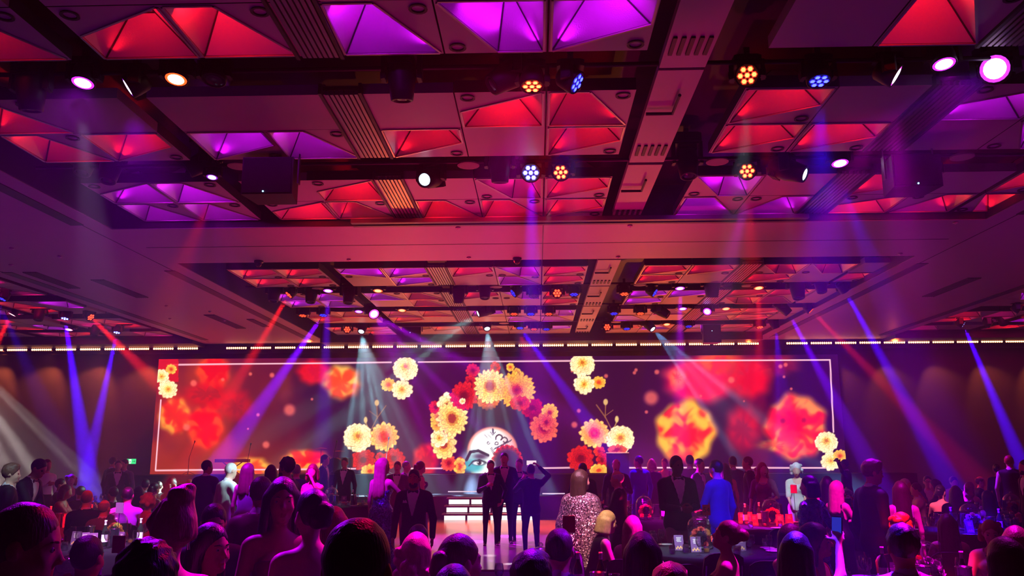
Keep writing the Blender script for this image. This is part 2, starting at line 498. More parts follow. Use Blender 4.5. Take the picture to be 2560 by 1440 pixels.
# panel code: cut kind, lamp colour, lamp corner (N/F, L/R)
FIELD = {
 0: {'a': ('flat',), 'b': ('flat',), 'c': ('flat',), 'd': ('flat',), 'e': ('NRh', 'm', 'FL'), 'f': ('FLv', 'm', 'FR'), 'g': ('NRh', 'm', 'FL'), 'h': ('flat',), 'i': ('flat',), 'j': ('flat',), 'k': ('flat',), 'l': ('flat',)},
 1: {'a': ('NRh', 'r', 'FL'), 'b': ('NRv', 'r', 'FL'), 'c': ('NLh', 'r', 'FL'), 'd': ('NRv', 'r', 'NR'), 'e': ('NRv', 'm', 'FR'), 'f': ('FLv', 'm', 'FR'), 'g': ('FRh', 'm', 'FL'), 'h': ('flat',), 'i': ('NRv', 'r', 'NR'), 'j': ('flat',), 'k': ('NLv', 'm', 'FL'), 'l': ('flat',)},
 2: {'a': ('NRv', 'r', 'FL'), 'b': ('flat',), 'c': ('flat',), 'd': ('flat',), 'e': ('flat',), 'f': ('NLh', 'r', 'NL'), 'g': ('NRv', 'r', 'FR'), 'h': ('FRh', 'r', 'FL'), 'i': ('flat',), 'j': ('NLh', 'm', 'FL'), 'k': ('NRv', 'm', 'FL'), 'l': ('flat',)},
 3: {'a': ('NRv', 'r', 'FR'), 'b': ('FRh', 'r', 'FL'), 'c': ('FRh', 'm', 'FL'), 'd': ('NRv', 'm', 'FR'), 'e': ('FRh', 'r', 'FL'), 'f': ('flat',), 'g': ('FRh', 'r', 'FL'), 'h': ('FRh', 'r', 'FL'), 'i': ('FRh', 'r', 'FL'), 'j': ('flat',), 'k': ('FLv', 'm', 'FL'), 'l': ('flat',)},
 4: {'a': ('NLh', 'm', 'FL'), 'b': ('NRv', 'm', 'NL'), 'c': ('flat',), 'd': ('NLh', 'r', 'NL'), 'e': ('flat',), 'f': ('FLv', 'p', 'FR'), 'g': ('FRh', 'r', 'FL'), 'h': ('FLv', 'm', 'FR'), 'i': ('flat',), 'j': ('FRh', 'r', 'FL'), 'k': ('flat',), 'l': ('FRh', 'r', 'FL')},
 5: {'a': ('NRv', 'm', 'FR'), 'b': ('NRv', 'm', 'FR'), 'c': ('NLh', 'r', 'NR'), 'd': ('NRv', 'r', 'FL'), 'e': ('NRv', 'r', 'NL'), 'f': ('NRv', 'r', 'NL'), 'g': ('FRh', 'r', 'FL'), 'h': ('NRv', 'm', 'FR'), 'i': ('NLv', 'm', 'FR'), 'j': ('NLh', 'r', 'NR'), 'k': ('NLv', 'r', 'FR'), 'l': ('FLv', 'r', 'FR')},
 6: {'a': ('FRh', 'r', 'FL'), 'b': ('FRh', 'r', 'FL'), 'c': ('FLh', 'm', 'FR'), 'd': ('FRh', 'm', 'FL'), 'e': ('FRh', 'r', 'FL'), 'f': ('FLv', 'm', 'FR'), 'g': ('FRh', 'r', 'FL'), 'h': ('FRh', 'r', 'FL'), 'i': ('FRh', 'r', 'FL'), 'j': ('FLv', 'r', 'FR'), 'k': ('FLv', 'r', 'FL'), 'l': ('flat',)},
 7: {'a': ('FRh', 'r', 'FL'), 'b': ('FRh', 'r', 'FL'), 'c': ('flat',), 'd': ('FRh', 'm', 'FL'), 'e': ('flat',), 'f': ('NRv', 'm', 'FR'), 'g': ('FRh', 'r', 'FL'), 'h': ('FRh', 'r', 'FL'), 'i': ('flat',), 'j': ('FRh', 'r', 'FL'), 'k': ('flat',), 'l': ('FRh', 'r', 'FL')},
 8: {'a': ('NRv', 'm', 'FL'), 'b': ('NRv', 'm', 'FL'), 'c': ('NRv', 'm', 'FL'), 'd': ('NRv', 'r', 'FR'), 'e': ('FRh', 'r', 'FL'), 'f': ('FLv', 'm', 'FR'), 'g': ('FRh', 'r', 'FL'), 'h': ('FRh', 'm', 'FL'), 'i': ('FRh', 'm', 'FL'), 'j': ('FRh', 'r', 'FL'), 'k': ('FRh', 'r', 'FL'), 'l': ('flat',)},
 9: {'a': ('FRh', 'm', 'FL'), 'b': ('NRv', 'm', 'FR'), 'c': ('flat',), 'd': ('NRv', 'r', 'FR'), 'e': ('flat',), 'f': ('flat',), 'g': ('FRh', 'r', 'FL'), 'h': ('FRh', 'm', 'FL'), 'i': ('flat',), 'j': ('FLv', 'r', 'FR'), 'k': ('NRv', 'r', 'FL'), 'l': ('flat',)},
 10: {'a': ('NRv', 'r', 'FR'), 'b': ('NRv', 'r', 'FR'), 'c': ('NRv', 'p', 'FL'), 'd': ('NRv', 'r', 'FL'), 'e': ('FRh', 'm', 'FL'), 'f': ('flat',), 'g': ('FLv', 'm', 'FR'), 'h': ('flat',), 'i': ('NRv', 'p', 'FL'), 'j': ('FRh', 'r', 'FL'), 'k': ('FRh', 'r', 'FL'), 'l': ('flat',)},
 11: {'a': ('FRh', 'r', 'FL'), 'b': ('flat',), 'c': ('FRh', 'r', 'FL'), 'd': ('flat',), 'e': ('flat',), 'f': ('NRv', 'm', 'FL'), 'g': ('NRv', 'm', 'FR'), 'h': ('NRv', 'm', 'FL'), 'i': ('flat',), 'j': ('NLh', 'r', 'FL'), 'k': ('FRh', 'r', 'FL'), 'l': ('flat',)},
 12: {'a': ('FRh', 'r', 'FL'), 'b': ('FRh', 'r', 'FL'), 'c': ('FRh', 'm', 'FL'), 'd': ('FRh', 'r', 'FL'), 'e': ('NRv', 'r', 'FL'), 'f': ('FRh', 'r', 'FL'), 'g': ('FRh', 'm', 'FL'), 'h': ('FRh', 'r', 'FL'), 'i': ('NRv', 'm', 'FL'), 'j': ('FRh', 'm', 'FL'), 'k': ('FRh', 'r', 'FL'), 'l': ('flat',)},
 13: {'a': ('flat',), 'b': ('FRh', 'r', 'FL'), 'c': ('flat',), 'd': ('flat',), 'e': ('flat',), 'f': ('flat',), 'g': ('flat',), 'h': ('flat',), 'i': ('flat',), 'j': ('flat',), 'k': ('flat',), 'l': ('flat',)},
}
LC = {'NL': (-1, -1), 'FL': (-1, 1), 'FR': (1, 1), 'NR': (1, -1)}
for r, rowd in FIELD.items():
    for k, spec in rowd.items():
        far = r >= 6
        if spec[0] == 'flat':
            coffer(XC[k], YR[r], WC[k], 'flat')
        else:
            coffer(XC[k], YR[r], WC[k], spec[0], spec[1], LC[spec[2]], .8 if far else 1.7 if (r < 2 and spec[1] == 'm') else 1.0, down=not (r >= 10))
# side bays
for side, xs in (('L', [-12.9, -13.9, -15.2, -16.2, -17.5]), ('R', [11.9, 12.9, 14.2, 15.2, 16.5])):
    for i, x in enumerate(xs):
        for j, yy in enumerate((17.6, 18.6, 20.4, 21.4, 23.2, 24.2, 25.8)):
            k = ('FRh', 'NRv', 'FLv', 'flat', 'NRv')[(i * 2 + j) % 5]
            if k == 'flat' or i > 3:
                coffer(x, yy, 1.0, k, None, None, down=False)
            else:
                coffer(x, yy, 1.0, k, 'pmr'[(i + j // 2) % 3], LC['NL'], .7, down=False)

# ribbed air panels and the plain service panel between the field columns
slat_near = MB().box(-.018, .018, -.98, .98, 0, .05).mesh('slat', m_rib)
def rib_panel(x0, x1, y0, y1):
    back = MB().box(x0 - .02, x1 + .02, y0, y1, H_C + .05, H_C + .09)
    back.box(x0 - .05, x0 - .015, y0 - .08, y1, H_C - .03, H_C + .09).box(x1 + .015, x1 + .05, y0 - .08, y1, H_C - .03, H_C + .09)
    b = back.build('air_panel', m_black, ceiling)
    n = 7
    for i in range(n):
        s = link('slat', slat_near, b, (x0 + (x1 - x0) * (i + .5) / n, (y0 + y1) / 2, H_C - .01))
        s.scale = (1, (y1 - y0) / 1.96, 1)
for (y0, y1) in ((5.5, 7.52), (8.38, 10.34), (11.24, 13.22), (16.95, 18.8), (19.7, 21.65), (22.35, 24.4), (25.2, 27.0)):
    rib_panel(-2.27, -1.90, y0, y1)
    rib_panel(4.29, 4.70, y0, y1)
    pb = MB().box(1.28, 1.745, y0 - .4, y1 + .4, H_C + .02, H_C + .1).build('service_panel', m_panel, ceiling)
    vents = MB()
    for k in range(5):
        xx = 1.34 + k * .085
        vents.box(xx - .02, xx + .02, y1 - .25, y1 + .1, H_C + .0, H_C + .02)
    vents.build('vent_slot', m_black, pb)
    br = MB()
    br.tube([(1.28, y0 + .6, H_C - .03), (1.58, y0 + .6, H_C - .03), (1.58, y0 + .1, H_C - .03)], .02, 6)
    br.build('conduit', m_black, pb)
# lighting bars in the slots: the pipes the lamps are clamped to
m_pipe = mat('black_pipe', (0.02, 0.02, 0.025), 0.4, metal=0.6)
SLOT_Y = {1: 7.95, 2: 10.79, 3: 19.25, 4: 22.0, 5: 24.85}
for k, y in SLOT_Y.items():
    MB().tube([(-6.9, y, 5.80), (7.2, y, 5.80)], .026, 8).build('lighting_bar', m_pipe, ceiling)
for (x0, x1) in ((-18.5, -11.5), (11.8, 18.5)):
    for y in (19.25, 22.0, 24.85):
        MB().tube([(x0, y, 5.80), (x1, y, 5.80)], .026, 8).build('lighting_bar', m_pipe, ceiling)
# round ceiling loudspeakers set into the slots, sprinkler heads and sensors on the soffit
sp_m = MB(); sp_m.lathe([(.15, 0), (.15, -.02), (.125, -.025), (.0001, -.02)], 20, None, False)
SPK = sp_m.mesh('ceiling_speaker', mat('grille_cloth', (0.35, 0.25, 0.3), 0.7, bump=.5, bscale=200))
for (px, py) in ((597, 413), (1171, 411), (1793, 402), (2405, 390), (796, 720), (1240, 716), (1600, 711), (1870, 713), (1260, 807), (1540, 804)):
    p = at_z(px, py, H_C + .02)
    link('ceiling_speaker', SPK, ceiling, (p.x, p.y, H_C + .02))
sk = MB(); sk.lathe([(.04, 0), (.045, -.02), (.02, -.03), (.0001, -.045)], 10, None, False)
SPRK = sk.mesh('sprinkler', mat('cream_metal', (0.7, 0.6, 0.6), 0.4))
for (px, py) in ((1145, 568), (1575, 563), (872, 648), (1172, 643), (1545, 641), (1884, 556), (2388, 555), (2250, 633), (30, 620), (150, 640), (28, 661), (416, 764), (525, 778), (425, 796), (562, 800)):
    p = at_z(px, py, H_S)
    link('sprinkler', SPRK, ceiling, (p.x, p.y, H_S))
ds = MB(); ds.lathe([(.09, 0), (.09, -.03), (.07, -.05)], 14, None, False); ds.ball((0, 0, -.06), .065, 12)
DOME = ds.mesh('security_camera', mat('dome_dark', (0.05, 0.05, 0.06), 0.1))
for (px, py) in ((1293, 645), (647, 652)):
    p = at_z(px, py, H_S)
    tag(link('security_camera', DOME, None, (p.x, p.y, H_S)), 'small dark dome camera under the cross soffit, %s' % ('near the room centre line' if px > 1000 else 'near the left long soffit'), 'camera', 'dome cameras on the soffit')

# ---------------------------------------------------------------- stage, steps, dance floor
Y_ST, Z_ST, Z_R = 25.4, 0.62, 1.22
m_stage = mat('stage_black', (0.010, 0.007, 0.010), 0.9, noise=.2, nscale=4, spec=.1)
m_steplight = emit('step_lightbox', (1.0, 0.80, 0.74), 1.5)
m_nose = mat('step_nosing', (0.30, 0.12, 0.12), 0.35)
st = MB()
st.box(-9.0, 9.6, Y_ST, 27.3, 0, Z_ST)
st.box(-13.2, 12.0, 27.3, Y_WALL - .02, 0, Z_R)
stage = tag(st.build('stage', m_stage), 'long black stage platform under the wide screen', 'stage')
for (px0, px1, py) in ((1356, 1412, 1234), (1356, 1412, 1304), (1120, 1196, 1229)):
    a, b = at_y(px0, py, Y_ST - .01), at_y(px1, py, Y_ST - .01)
    MB().box(a.x, b.x, Y_ST - .03, Y_ST, a.z - .015, a.z + .015).build('edge_strip', emit('stage_edge_strip', (1.0, .75, .9), .9), stage)
p0 = at_y(1106, 1303, 24.4)
sx0 = p0.x
steps = empty('stage_steps', (sx0 + 1.35, 24.9, 0))
tag(steps, 'three stage steps with glowing white risers at the dance floor end', 'steps')
for i in range(3):
    y0 = 24.4 + .33 * i
    w0 = -1.35 + i * .03
    zt = .205 * (i + 1)
    s = MB().box(w0, 1.35, y0 - 24.9, Y_ST - 24.9 - .003, zt - .205, zt - .03).build('step', m_stage, steps)
    MB().box(w0 - .02, 1.37, y0 - 24.9 - .03, Y_ST - 24.9 - .003, zt - .03, zt).build('tread', m_nose, s)
    for k in range(4):
        x = w0 + .05 + k * .66
        MB().box(x, x + .60, y0 - 24.9 - .012, y0 - 24.9 - .002, zt - .185, zt - .055).build('light_panel', m_steplight, s)
df = MB().box(-5.6, 5.6, 14.2, 24.39, 0.0, 0.03)
dance = tag(df.build('dance_floor', m_dance), 'pale glossy portable dance floor before the stage steps', 'dance floor')
# ---------------------------------------------------------------- the wide LED screen and its picture
Y_SC = 28.25
_a, _b = at_y(386, 1040, Y_SC), at_y(2106, 1040, Y_SC)
SX0, SX1 = _a.x, _b.x
SZ0, SZ1 = at_y(1240, 1183, Y_SC).z, at_y(1240, 892, Y_SC).z
NXs = 1080
NZs = int(NXs * (SZ1 - SZ0) / (SX1 - SX0))
gx, gz = np.meshgrid(np.linspace(SX0, SX1, NXs + 1), np.linspace(SZ0, SZ1, NZs + 1))
SV = np.stack([gx, np.full_like(gx, Y_SC), gz], -1).reshape(-1, 3)
_d = SV - np.array(CAM)
_zz = _d @ np.array(_f)
PX = CX + F_PX * (_d @ np.array(_r)) / _zz
PY = CY - F_PX * (_d @ np.array(_u)) / _zz
IMG = np.zeros((len(PX), 3))
nrs = np.random.RandomState(5)

def _sm(a, b, x):
    t = np.clip((x - a) / (b - a), 0, 1)
    return t * t * (3 - 2 * t)

_lat = nrs.rand(64, 64)
def vnoise(x, y):
    xi, yi = np.floor(x).astype(int), np.floor(y).astype(int)
    fx, fy = x - xi, y - yi
    fx, fy = fx * fx * (3 - 2 * fx), fy * fy * (3 - 2 * fy)
    g = lambda a, b: _lat[a % 64, b % 64]
    return (g(xi, yi) * (1 - fx) + g(xi + 1, yi) * fx) * (1 - fy) + (g(xi, yi + 1) * (1 - fx) + g(xi + 1, yi + 1) * fx) * fy

def over(mask, rgb, sel=None):
    rgb = np.asarray(rgb, float)
    if sel is None:
        IMG[:] = IMG * (1 - mask[:, None]) + rgb * mask[:, None]
    else:
        IMG[sel] = IMG[sel] * (1 - mask[:, None]) + rgb * mask[:, None]

def near(x, y, rx, ry):
    return np.nonzero((np.abs(PX - x) < rx) & (np.abs(PY - y) < ry))[0]

# background: warm mist on the left, deep violet in the middle and right
n1 = vnoise(PX / 90, PY / 90) * .6 + vnoise(PX / 35 + 9, PY / 35) * .4
tl = 1 - _sm(560, 880, PX + 90 * (n1 - .5) * 2)
IMG[:] = np.array([42, 2, 50.])
over(_sm(1500, 2090, PX) * .5, (44, 4, 52))
over(tl * (.55 + .45 * _sm(.3, .8, n1)), (164, 44, 26))
over(_sm(1060, 1180, PY) * (1 - _sm(700, 900, PX)) * .5, (150, 46, 16))
over((1 - _sm(890, 930, PY)) * (1 - _sm(700, 900, PX)) * .35, (110, 10, 70))

def blob(x, y, rx, ry, pal, soft=.35, amt=1.0, seed=0, sc_=1.0):
    """out of focus flower"""
    s = near(x, y, rx * 1.7, ry * 1.7)
    dx, dy = (PX[s] - x) / rx, (PY[s] - y) / ry
    th = np.arctan2(dy, dx)
    r = np.hypot(dx, dy) * (1 + .035 * np.sin(5 * th + seed) + .035 * np.sin(9 * th + 2 * seed))
    m = (1 - _sm(1 - soft, 1 + soft * .5, r)) * amt
    wx = PX[s] + 7 * np.sin(PY[s] / 9.0 + seed); wy = PY[s] + 7 * np.sin(PX[s] / 8.0 + 2 * seed)
    ca_, sa_ = math.cos(seed * 1.7 + .5), math.sin(seed * 1.7 + .5)
    ux, uy = wx * ca_ - wy * sa_, wx * sa_ + wy * ca_
    nn = .55 * vnoise(ux / (21 * sc_) + seed * 3.1, uy / (21 * sc_) + seed) + .30 * vnoise(uy / (11 * sc_) + 7, ux / (11 * sc_) + seed) + .15 * (.5 + .5 * np.sin(8 * th + seed))
    nn = _sm(.12, .88, (nn - .5) * 1.5 + .42 + (r - .55) * .75)[:, None]
    a, b, c_ = [np.array(q, float) for q in pal]
    colr = np.where(nn < .5, a + (b - a) * nn * 2, b + (c_ - b) * (nn * 2 - 1))
    over(m, colr, s)

RD, OR, YL = (235, 14, 20), (250, 70, 25), (255, 160, 50)
blob(533, 930, 44, 46, (RD, (245, 40, 22), OR), .3, .95, 1)
blob(515, 985, 60, 34, ((190, 20, 30), RD, RD), .5, .6, 2)
blob(590, 1012, 42, 42, ((180, 22, 30), (215, 24, 28), RD), .5, .55, 3)
blob(436, 1040, 42, 46, ((236, 40, 22), OR, YL), .3, .95, 4)
blob(513, 1068, 47, 56, ((235, 10, 24), (250, 26, 22), OR), .28, .97, 5)
blob(535, 1012, 20, 16, (RD, RD, RD), .5, .7, 6)
blob(785, 930, 44, 34, ((226, 8, 40), (240, 14, 36), RD), .4, .9, 7)
blob(855, 955, 50, 46, (OR, (252, 130, 50), (255, 190, 80)), .35, .97, 8)
blob(765, 1150, 62, 28, ((240, 14, 20), (250, 40, 20), YL), .35, .97, 9)
blob(628, 1168, 50, 26, (OR, YL, (255, 190, 60)), .4, .95, 10)
blob(1064, 1150, 34, 44, ((190, 4, 20), (225, 14, 24), (245, 40, 30)), .35, .95, 11)
blob(712, 968, 22, 46, ((150, 60, 30), (160, 60, 40), (170, 60, 40)), .8, .35, 3)
blob(1750, 950, 96, 62, ((255, 10, 70), (252, 20, 84), (255, 60, 80)), .35, .95, 12, 1.6)
blob(1694, 945, 24, 30, (OR, (255, 120, 70), (255, 130, 70)), .6, .8, 13)
blob(1800, 905, 60, 30, ((250, 40, 60), OR, (250, 90, 50)), .5, .85, 14)
blob(1870, 945, 62, 58, ((236, 8, 30), (235, 16, 36), (220, 30, 50)), .4, .9, 15, 1.5)
blob(1940, 912, 60, 30, ((170, 8, 46), (190, 20, 50), (220, 40, 40)), .6, .6, 16)
blob(1858, 1072, 46, 66, ((170, 6, 50), (205, 8, 50), (225, 16, 50)), .5, .85, 17, 1.6)
blob(1714, 1080, 78, 82, ((252, 30, 40), (254, 130, 40), (255, 186, 56)), .2, 1.0, 18, 1.15)
blob(1728, 1092, 30, 34, ((250, 14, 40), (252, 24, 40), (252, 50, 40)), .7, .85, 19)
blob(1990, 1068, 80, 86, ((246, 16, 40), (252, 50, 34), (255, 140, 50)), .2, 1.0, 20, 1.1)
blob(1982, 1052, 40, 40, ((248, 6, 40), (248, 20, 44), (250, 30, 50)), .6, .9, 21)
blob(1935, 1115, 46, 16, (OR, YL, YL), .6, .6, 22)
blob(1902, 1150, 38, 34, ((60, 6, 66), (60, 6, 70), (60, 6, 72)), .5, .85, 23)
for (x, y) in ((1957, 1052), (2010, 1050)):
    blob(x, y, 9, 9, ((160, 4, 40), (170, 8, 40), (190, 8, 44)), .9, .8, 24)
for (x, y, r_) in ((626, 935, 5), (680, 938, 7), (645, 1037, 5), (724, 1025, 16), (620, 1072, 3), (780, 998, 4), (665, 1112, 10), (1447, 1027, 6), (1436, 1062, 9), (1515, 940, 6), (1590, 925, 5), (1586, 932, 5), (1628, 995, 20), (1616, 1030, 5), (1642, 930, 7), (1752, 990, 4), (1860, 1003, 3), (1978, 972, 4), (1951, 916, 6), (1964, 912, 6), (1960, 942, 4), (1828, 950, 9), (1430, 928, 4), (484, 958, 9), (557, 949, 5), (466, 1068, 10)):
    s = near(x, y, r_ * 1.6, r_ * 1.6)
    over(.75 * (1 - _sm(.4, 1.3, np.hypot(PX[s] - x, PY[s] - y) / r_)), (250, 110, 96), s)

def petal(cx, cy, ang, L, W, ca, cb, cc, sel, ragged=.06):
    """one petal: pale towards its tip, crease at its root, dark thin edge"""
    s = sel[(np.abs(PX[sel] - cx) < L * 1.15) & (np.abs(PY[sel] - cy) < L * 1.15)]
    if len(s) == 0: return
    dx, dy = PX[s] - cx, PY[s] - cy
    u = (dx * math.cos(ang) + dy * math.sin(ang)) / L
    v = (-dx * math.sin(ang) + dy * math.cos(ang)) / W
    q = np.hypot(u, v * (1 + .35 * (u < 0) * np.abs(u))) * (1 + ragged * np.sin(7 * np.arctan2(v, u) + ang * 5))
    m = 1 - _sm(.90, 1.04, q)
    t = np.clip((u + 1) / 2, 0, 1)[:, None]
    c = cb + (ca - cb) * _sm(.15, .75, t)
    ed = (_sm(.66, .98, q) * _sm(.25, -.7, u + .0 * v) * .9 + _sm(.80, 1.0, q) * .60)[:, None]
    vein = (np.exp(-(v / .10) ** 2) * (1 - t[:, 0]) * .35)[:, None]
    c = c * (1 - np.clip(ed + vein, 0, 1)) + cc * np.clip(ed + vein, 0, 1)
    over(m, c, s)

def flower(x, y, R, pal, n=10, rings=5, squash=1.0, rot=0.0, cut=None, lines=.75, depth=.14, yoff=0.0):
    """in focus flower: overlapping rings of petals. pal: outer, middle, heart, crease"""
    s = near(x, y, R * 1.3, R * 1.3 * max(1, squash))
    if cut is not None:
        s = s[cut(PX[s], PY[s])]
    rs = random.Random(int(x * 7 + y * 13))
    rings = rings + 1
    outer, mid, heart, crease = [np.array(q, float) for q in pal]
    m = 1 - _sm(.80, .90, np.hypot((PX[s] - x) / R, (PY[s] - y) / (R * squash)))
    over(m, crease, s)
    ruffled = depth < .13
    for k in range(rings):
        u = k / max(1, rings - 1) if rings > 1 else 0
        rk = R * (1 - .74 * u)
        nk = max(5, int(n * 1.35 * (1 - .45 * u) + .5))
        base = outer * (1 - u) + mid * u if u < .7 else mid * (1 - (u - .7) / .3) + heart * ((u - .7) / .3)
        L = rk * (.30 if ruffled else .42)
        W = max(rk * (.28 if ruffled else 3.1 / nk), 1.2)
        for i in range(nk):
            a = rot + k * .53 + 2 * PI * (i + rs.uniform(-.15, .15)) / nk
            d = rk - L * (.95 + rs.uniform(-.1, .12))
            b = base * (.92 + .16 * rs.random())
            cy_ = y + d * math.sin(a) * squash - yoff * R * u
            petal(x + d * math.cos(a), cy_, math.atan2(math.sin(a) * squash, math.cos(a)) + rs.uniform(-.15, .15), L, W, np.minimum(b, 255), (b + crease) * .5, crease, s, .07 if ruffled else .03)

CREAM = ((255, 252, 200), (255, 240, 150), (252, 206, 80), (214, 104, 24))
GOLD = ((255, 205, 80), (250, 150, 40), (236, 60, 30), (205, 60, 16))
OPEN = ((255, 214, 110), (248, 96, 40), (225, 20, 24), (214, 70, 30))
CRIM = ((226, 34, 26), (200, 14, 18), (120, 4, 10), (110, 4, 14))
DAHL = ((255, 196, 66), (250, 150, 44), (196, 40, 20), (140, 16, 8))
DAHY = ((255, 236, 140), (255, 196, 70), (170, 50, 20), (160, 50, 12))

def stroke(pts, w, rgb, amt=1.0):
    for a, b in zip(pts[:-1], pts[1:]):
        s = near((a[0] + b[0]) / 2, (a[1] + b[1]) / 2, abs(a[0] - b[0]) / 2 + w + 3, abs(a[1] - b[1]) / 2 + w + 3)
        ax, ay = PX[s] - a[0], PY[s] - a[1]
        bx, by = b[0] - a[0], b[1] - a[1]
        h = np.clip((ax * bx + ay * by) / (bx * bx + by * by + 1e-9), 0, 1)
        d = np.hypot(ax - bx * h, ay - by * h)
        over(amt * (1 - _sm(w / 2 - .6, w / 2 + .8, d)), rgb, s)

# thin white frame line of the picture
for (a, b) in (((418, 912), (978, 906)), ((1046, 905), (1428, 902)), ((1484, 902), (2075, 900)), ((2075, 900), (2084, 1080)), ((402, 1000), (389, 1175)), ((389, 1176), (895, 1172)), ((1020, 1171), (1190, 1170)), ((1352, 1170), (1440, 1169)), ((1470, 1169), (2095, 1169.5))):
    stroke([a, b], 3.4, (255, 190, 205))
# dark hair behind the flower crown
def dark(x, y, rx, ry, rgb, amt=.9, soft=.3):
    s = near(x, y, rx * 1.4, ry * 1.4)
    over(amt * (1 - _sm(1 - soft, 1 + soft * .5, np.hypot((PX[s] - x) / rx, (PY[s] - y) / ry))), rgb, s)
dark(1225, 1090, 98, 100, (26, 3, 36), .95)
dark(1292, 1080, 70, 90, (34, 2, 62), .85, .5)
for k in range(26):
    a = PI * (1.02 + .5 * k / 26)
    stroke([(1225 + 66 * math.cos(a), 1115 + 60 * math.sin(a)), (1222 + 98 * math.cos(a + .1), 1100 + 100 * math.sin(a + .1))], 1.2, (70, 40, 84), .35)
# painted face, forehead to one eye
s = near(1232, 1135, 80, 80)
fx, fy = (PX[s] - 1231) / 64.0, (PY[s] - 1128) / 62.0
rr = np.hypot(fx, np.where(fy < 0, fy, fy * .62))
m = (1 - _sm(.94, 1.04, rr))
tone = np.array([255, 252, 244.]) * np.ones((len(s), 1))
sh = np.clip((fx - .2) * 1.2, 0, 1)[:, None]
tone = tone * (1 - sh) + np.array([226, 140, 150.]) * sh
rim_ = _sm(.80, 1.0, rr)[:, None]
tone = tone * (1 - rim_) + np.array([228, 128, 104.]) * rim_
over(m, tone, s)
dark(1184, 1146, 34, 24, (150, 190, 196), .9, .7)
dark(1180, 1166, 30, 18, (30, 170, 176), .95, .6)
stroke([(1166, 1150), (1176, 1130), (1196, 1127), (1220, 1138)], 7, (36, 14, 40))
dark(1202, 1141, 20, 8, (60, 20, 60), .8, .8)
dark(1197, 1157, 20, 7.5, (30, 40, 60), .95, .4)
dark(1196, 1158, 15, 5.2, (235, 235, 238), 1, .3)
dark(1198, 1157, 6, 5.6, (24, 10, 24), 1, .3)
dark(1195, 1156, 1.8, 1.6, (255, 255, 255), 1, .5)
stroke([(1172, 1165), (1184, 1152), (1199, 1149), (1216, 1157)], 2.4, (24, 8, 30))
for k in range(9):
    a = PI * (1.05 + .9 * k / 8)
    flower(1268 + 32 * math.cos(a), 1152 + 34 * math.sin(a), 7.5, (CRIM[0], CRIM[1], CRIM[2], CRIM[3]), 6, 2)
dark(1268, 1156, 34, 36, (52, 6, 60), 1.0, .25)
dark(1272, 1158, 22, 24, (34, 2, 52), 1.0, .5)
# brow ornament in dark ink
ink = (52, 30, 50)
def curl(cx, cy, r, a0, a1, w, steps=9):
    stroke([(cx + r * (1 - .45 * i / steps) * math.cos(a0 + (a1 - a0) * i / steps), cy + r * (1 - .45 * i / steps) * math.sin(a0 + (a1 - a0) * i / steps)) for i in range(steps + 1)], w, ink)
curl(1249, 1095, 10, PI * .9, PI * 2.3, 3.2)
curl(1262, 1101, 8, PI * 1.3, PI * 2.8, 2.8)
curl(1242, 1109, 5, PI * .8, PI * 2.7, 1.8)
curl(1221, 1107, 4, 0, PI * 1.7, 1.2)
stroke([(1232, 1073), (1233, 1082)], 4.2, ink)
stroke([(1226, 1080), (1232, 1088), (1239, 1080)], 1.5, ink)
for k in range(11):
    x, y = 1235 + k * 4.0, 1124 - k * 2.0
    stroke([(x, y), (x + 4, y - 5)], 1.6, ink)
for k in range(6):
    stroke([(1226 + k * 1.6, 1122 + k * 3), (1230 + k * 1.6, 1119 + k * 3)], 1.4, ink)
    stroke([(1210 + k * 3, 1085 + (k % 3) * 3), (1214 + k * 3, 1090 + (k % 3) * 3)], .9, ink, .6)
# stems with buds
for mir in (0, 1):
    X = (lambda x: x) if not mir else (lambda x: 2456 - x)
    dy = 0 if not mir else -2
    stem = (150, 96, 60)
    stroke([(X(965), 1014 + dy), (X(942), 1046 + dy), (X(926), 1078 + dy)], 2.2, stem)
    stroke([(X(942), 1012 + dy), (X(943), 1046 + dy)], 2.2, stem)
    stroke([(X(923), 1027 + dy), (X(942), 1041 + dy)], 1.4, stem)
    stroke([(X(914), 1056 + dy), (X(921), 1072 + dy), (X(928), 1078 + dy)], 2.4, (180, 140, 80))
    dark(X(942), 1007 + dy, 6.2, 8.5, (216, 172, 110), 1, .3)
    dark(X(914), 1050 + dy, 5, 9, (226, 190, 120), 1, .3)
# flowers, back to front
flower(908, 1150, 32, CRIM, 9, 4, .9)
flower(985, 1146, 28, CRIM, 9, 4, .95, .4)
flower(950, 1142, 12, CRIM, 6, 3)
flower(925, 1178, 24, GOLD, 9, 3, .6)
flower(1452, 1146, 35, CRIM, 9, 5, .95, .9)
flower(1498, 1128, 15, ((246, 60, 30), (226, 30, 24), (180, 10, 20), (150, 8, 20)), 6, 3)
flower(1505, 1150, 16, CRIM, 6, 3, 1.6)
flower(1497, 1176, 24, GOLD, 9, 3, .55)
flower(895, 1094, 37, CREAM, 11, 6, .98, .2, None, .6, .12, .1)
flower(960, 1092, 37, OPEN, 11, 5, 1.0, .5)
flower(1486, 1083, 38, OPEN, 11, 5, 1.0, 1.1)
flower(1551, 1098, 36, CREAM, 11, 6, .98, .7, None, .6, .12, .1)
flower(1543, 1124, 24, ((240, 90, 60), (200, 40, 40), (160, 20, 40), (140, 10, 30)), 9, 1, .3)
flower(971, 962, 19, GOLD, 8, 4, .85, .3)
flower(1005, 974, 27, CREAM, 8, 4, .92, .8, None, .6, .14)
flower(1014, 922, 32, CREAM, 10, 6, .9, .1, None, .6, .12, .18)
flower(1497, 956, 18, GOLD, 8, 4, .85, .1)
flower(1460, 961, 27, CREAM, 8, 4, .92, .2, None, .6, .14)
flower(1456, 912, 32, CREAM, 10, 6, .9, .5, lambda x, y: y > 888, .6, .12, .18)
flower(2077, 1152, 26, CREAM, 8, 4, .95, .2, None, .6, .14)
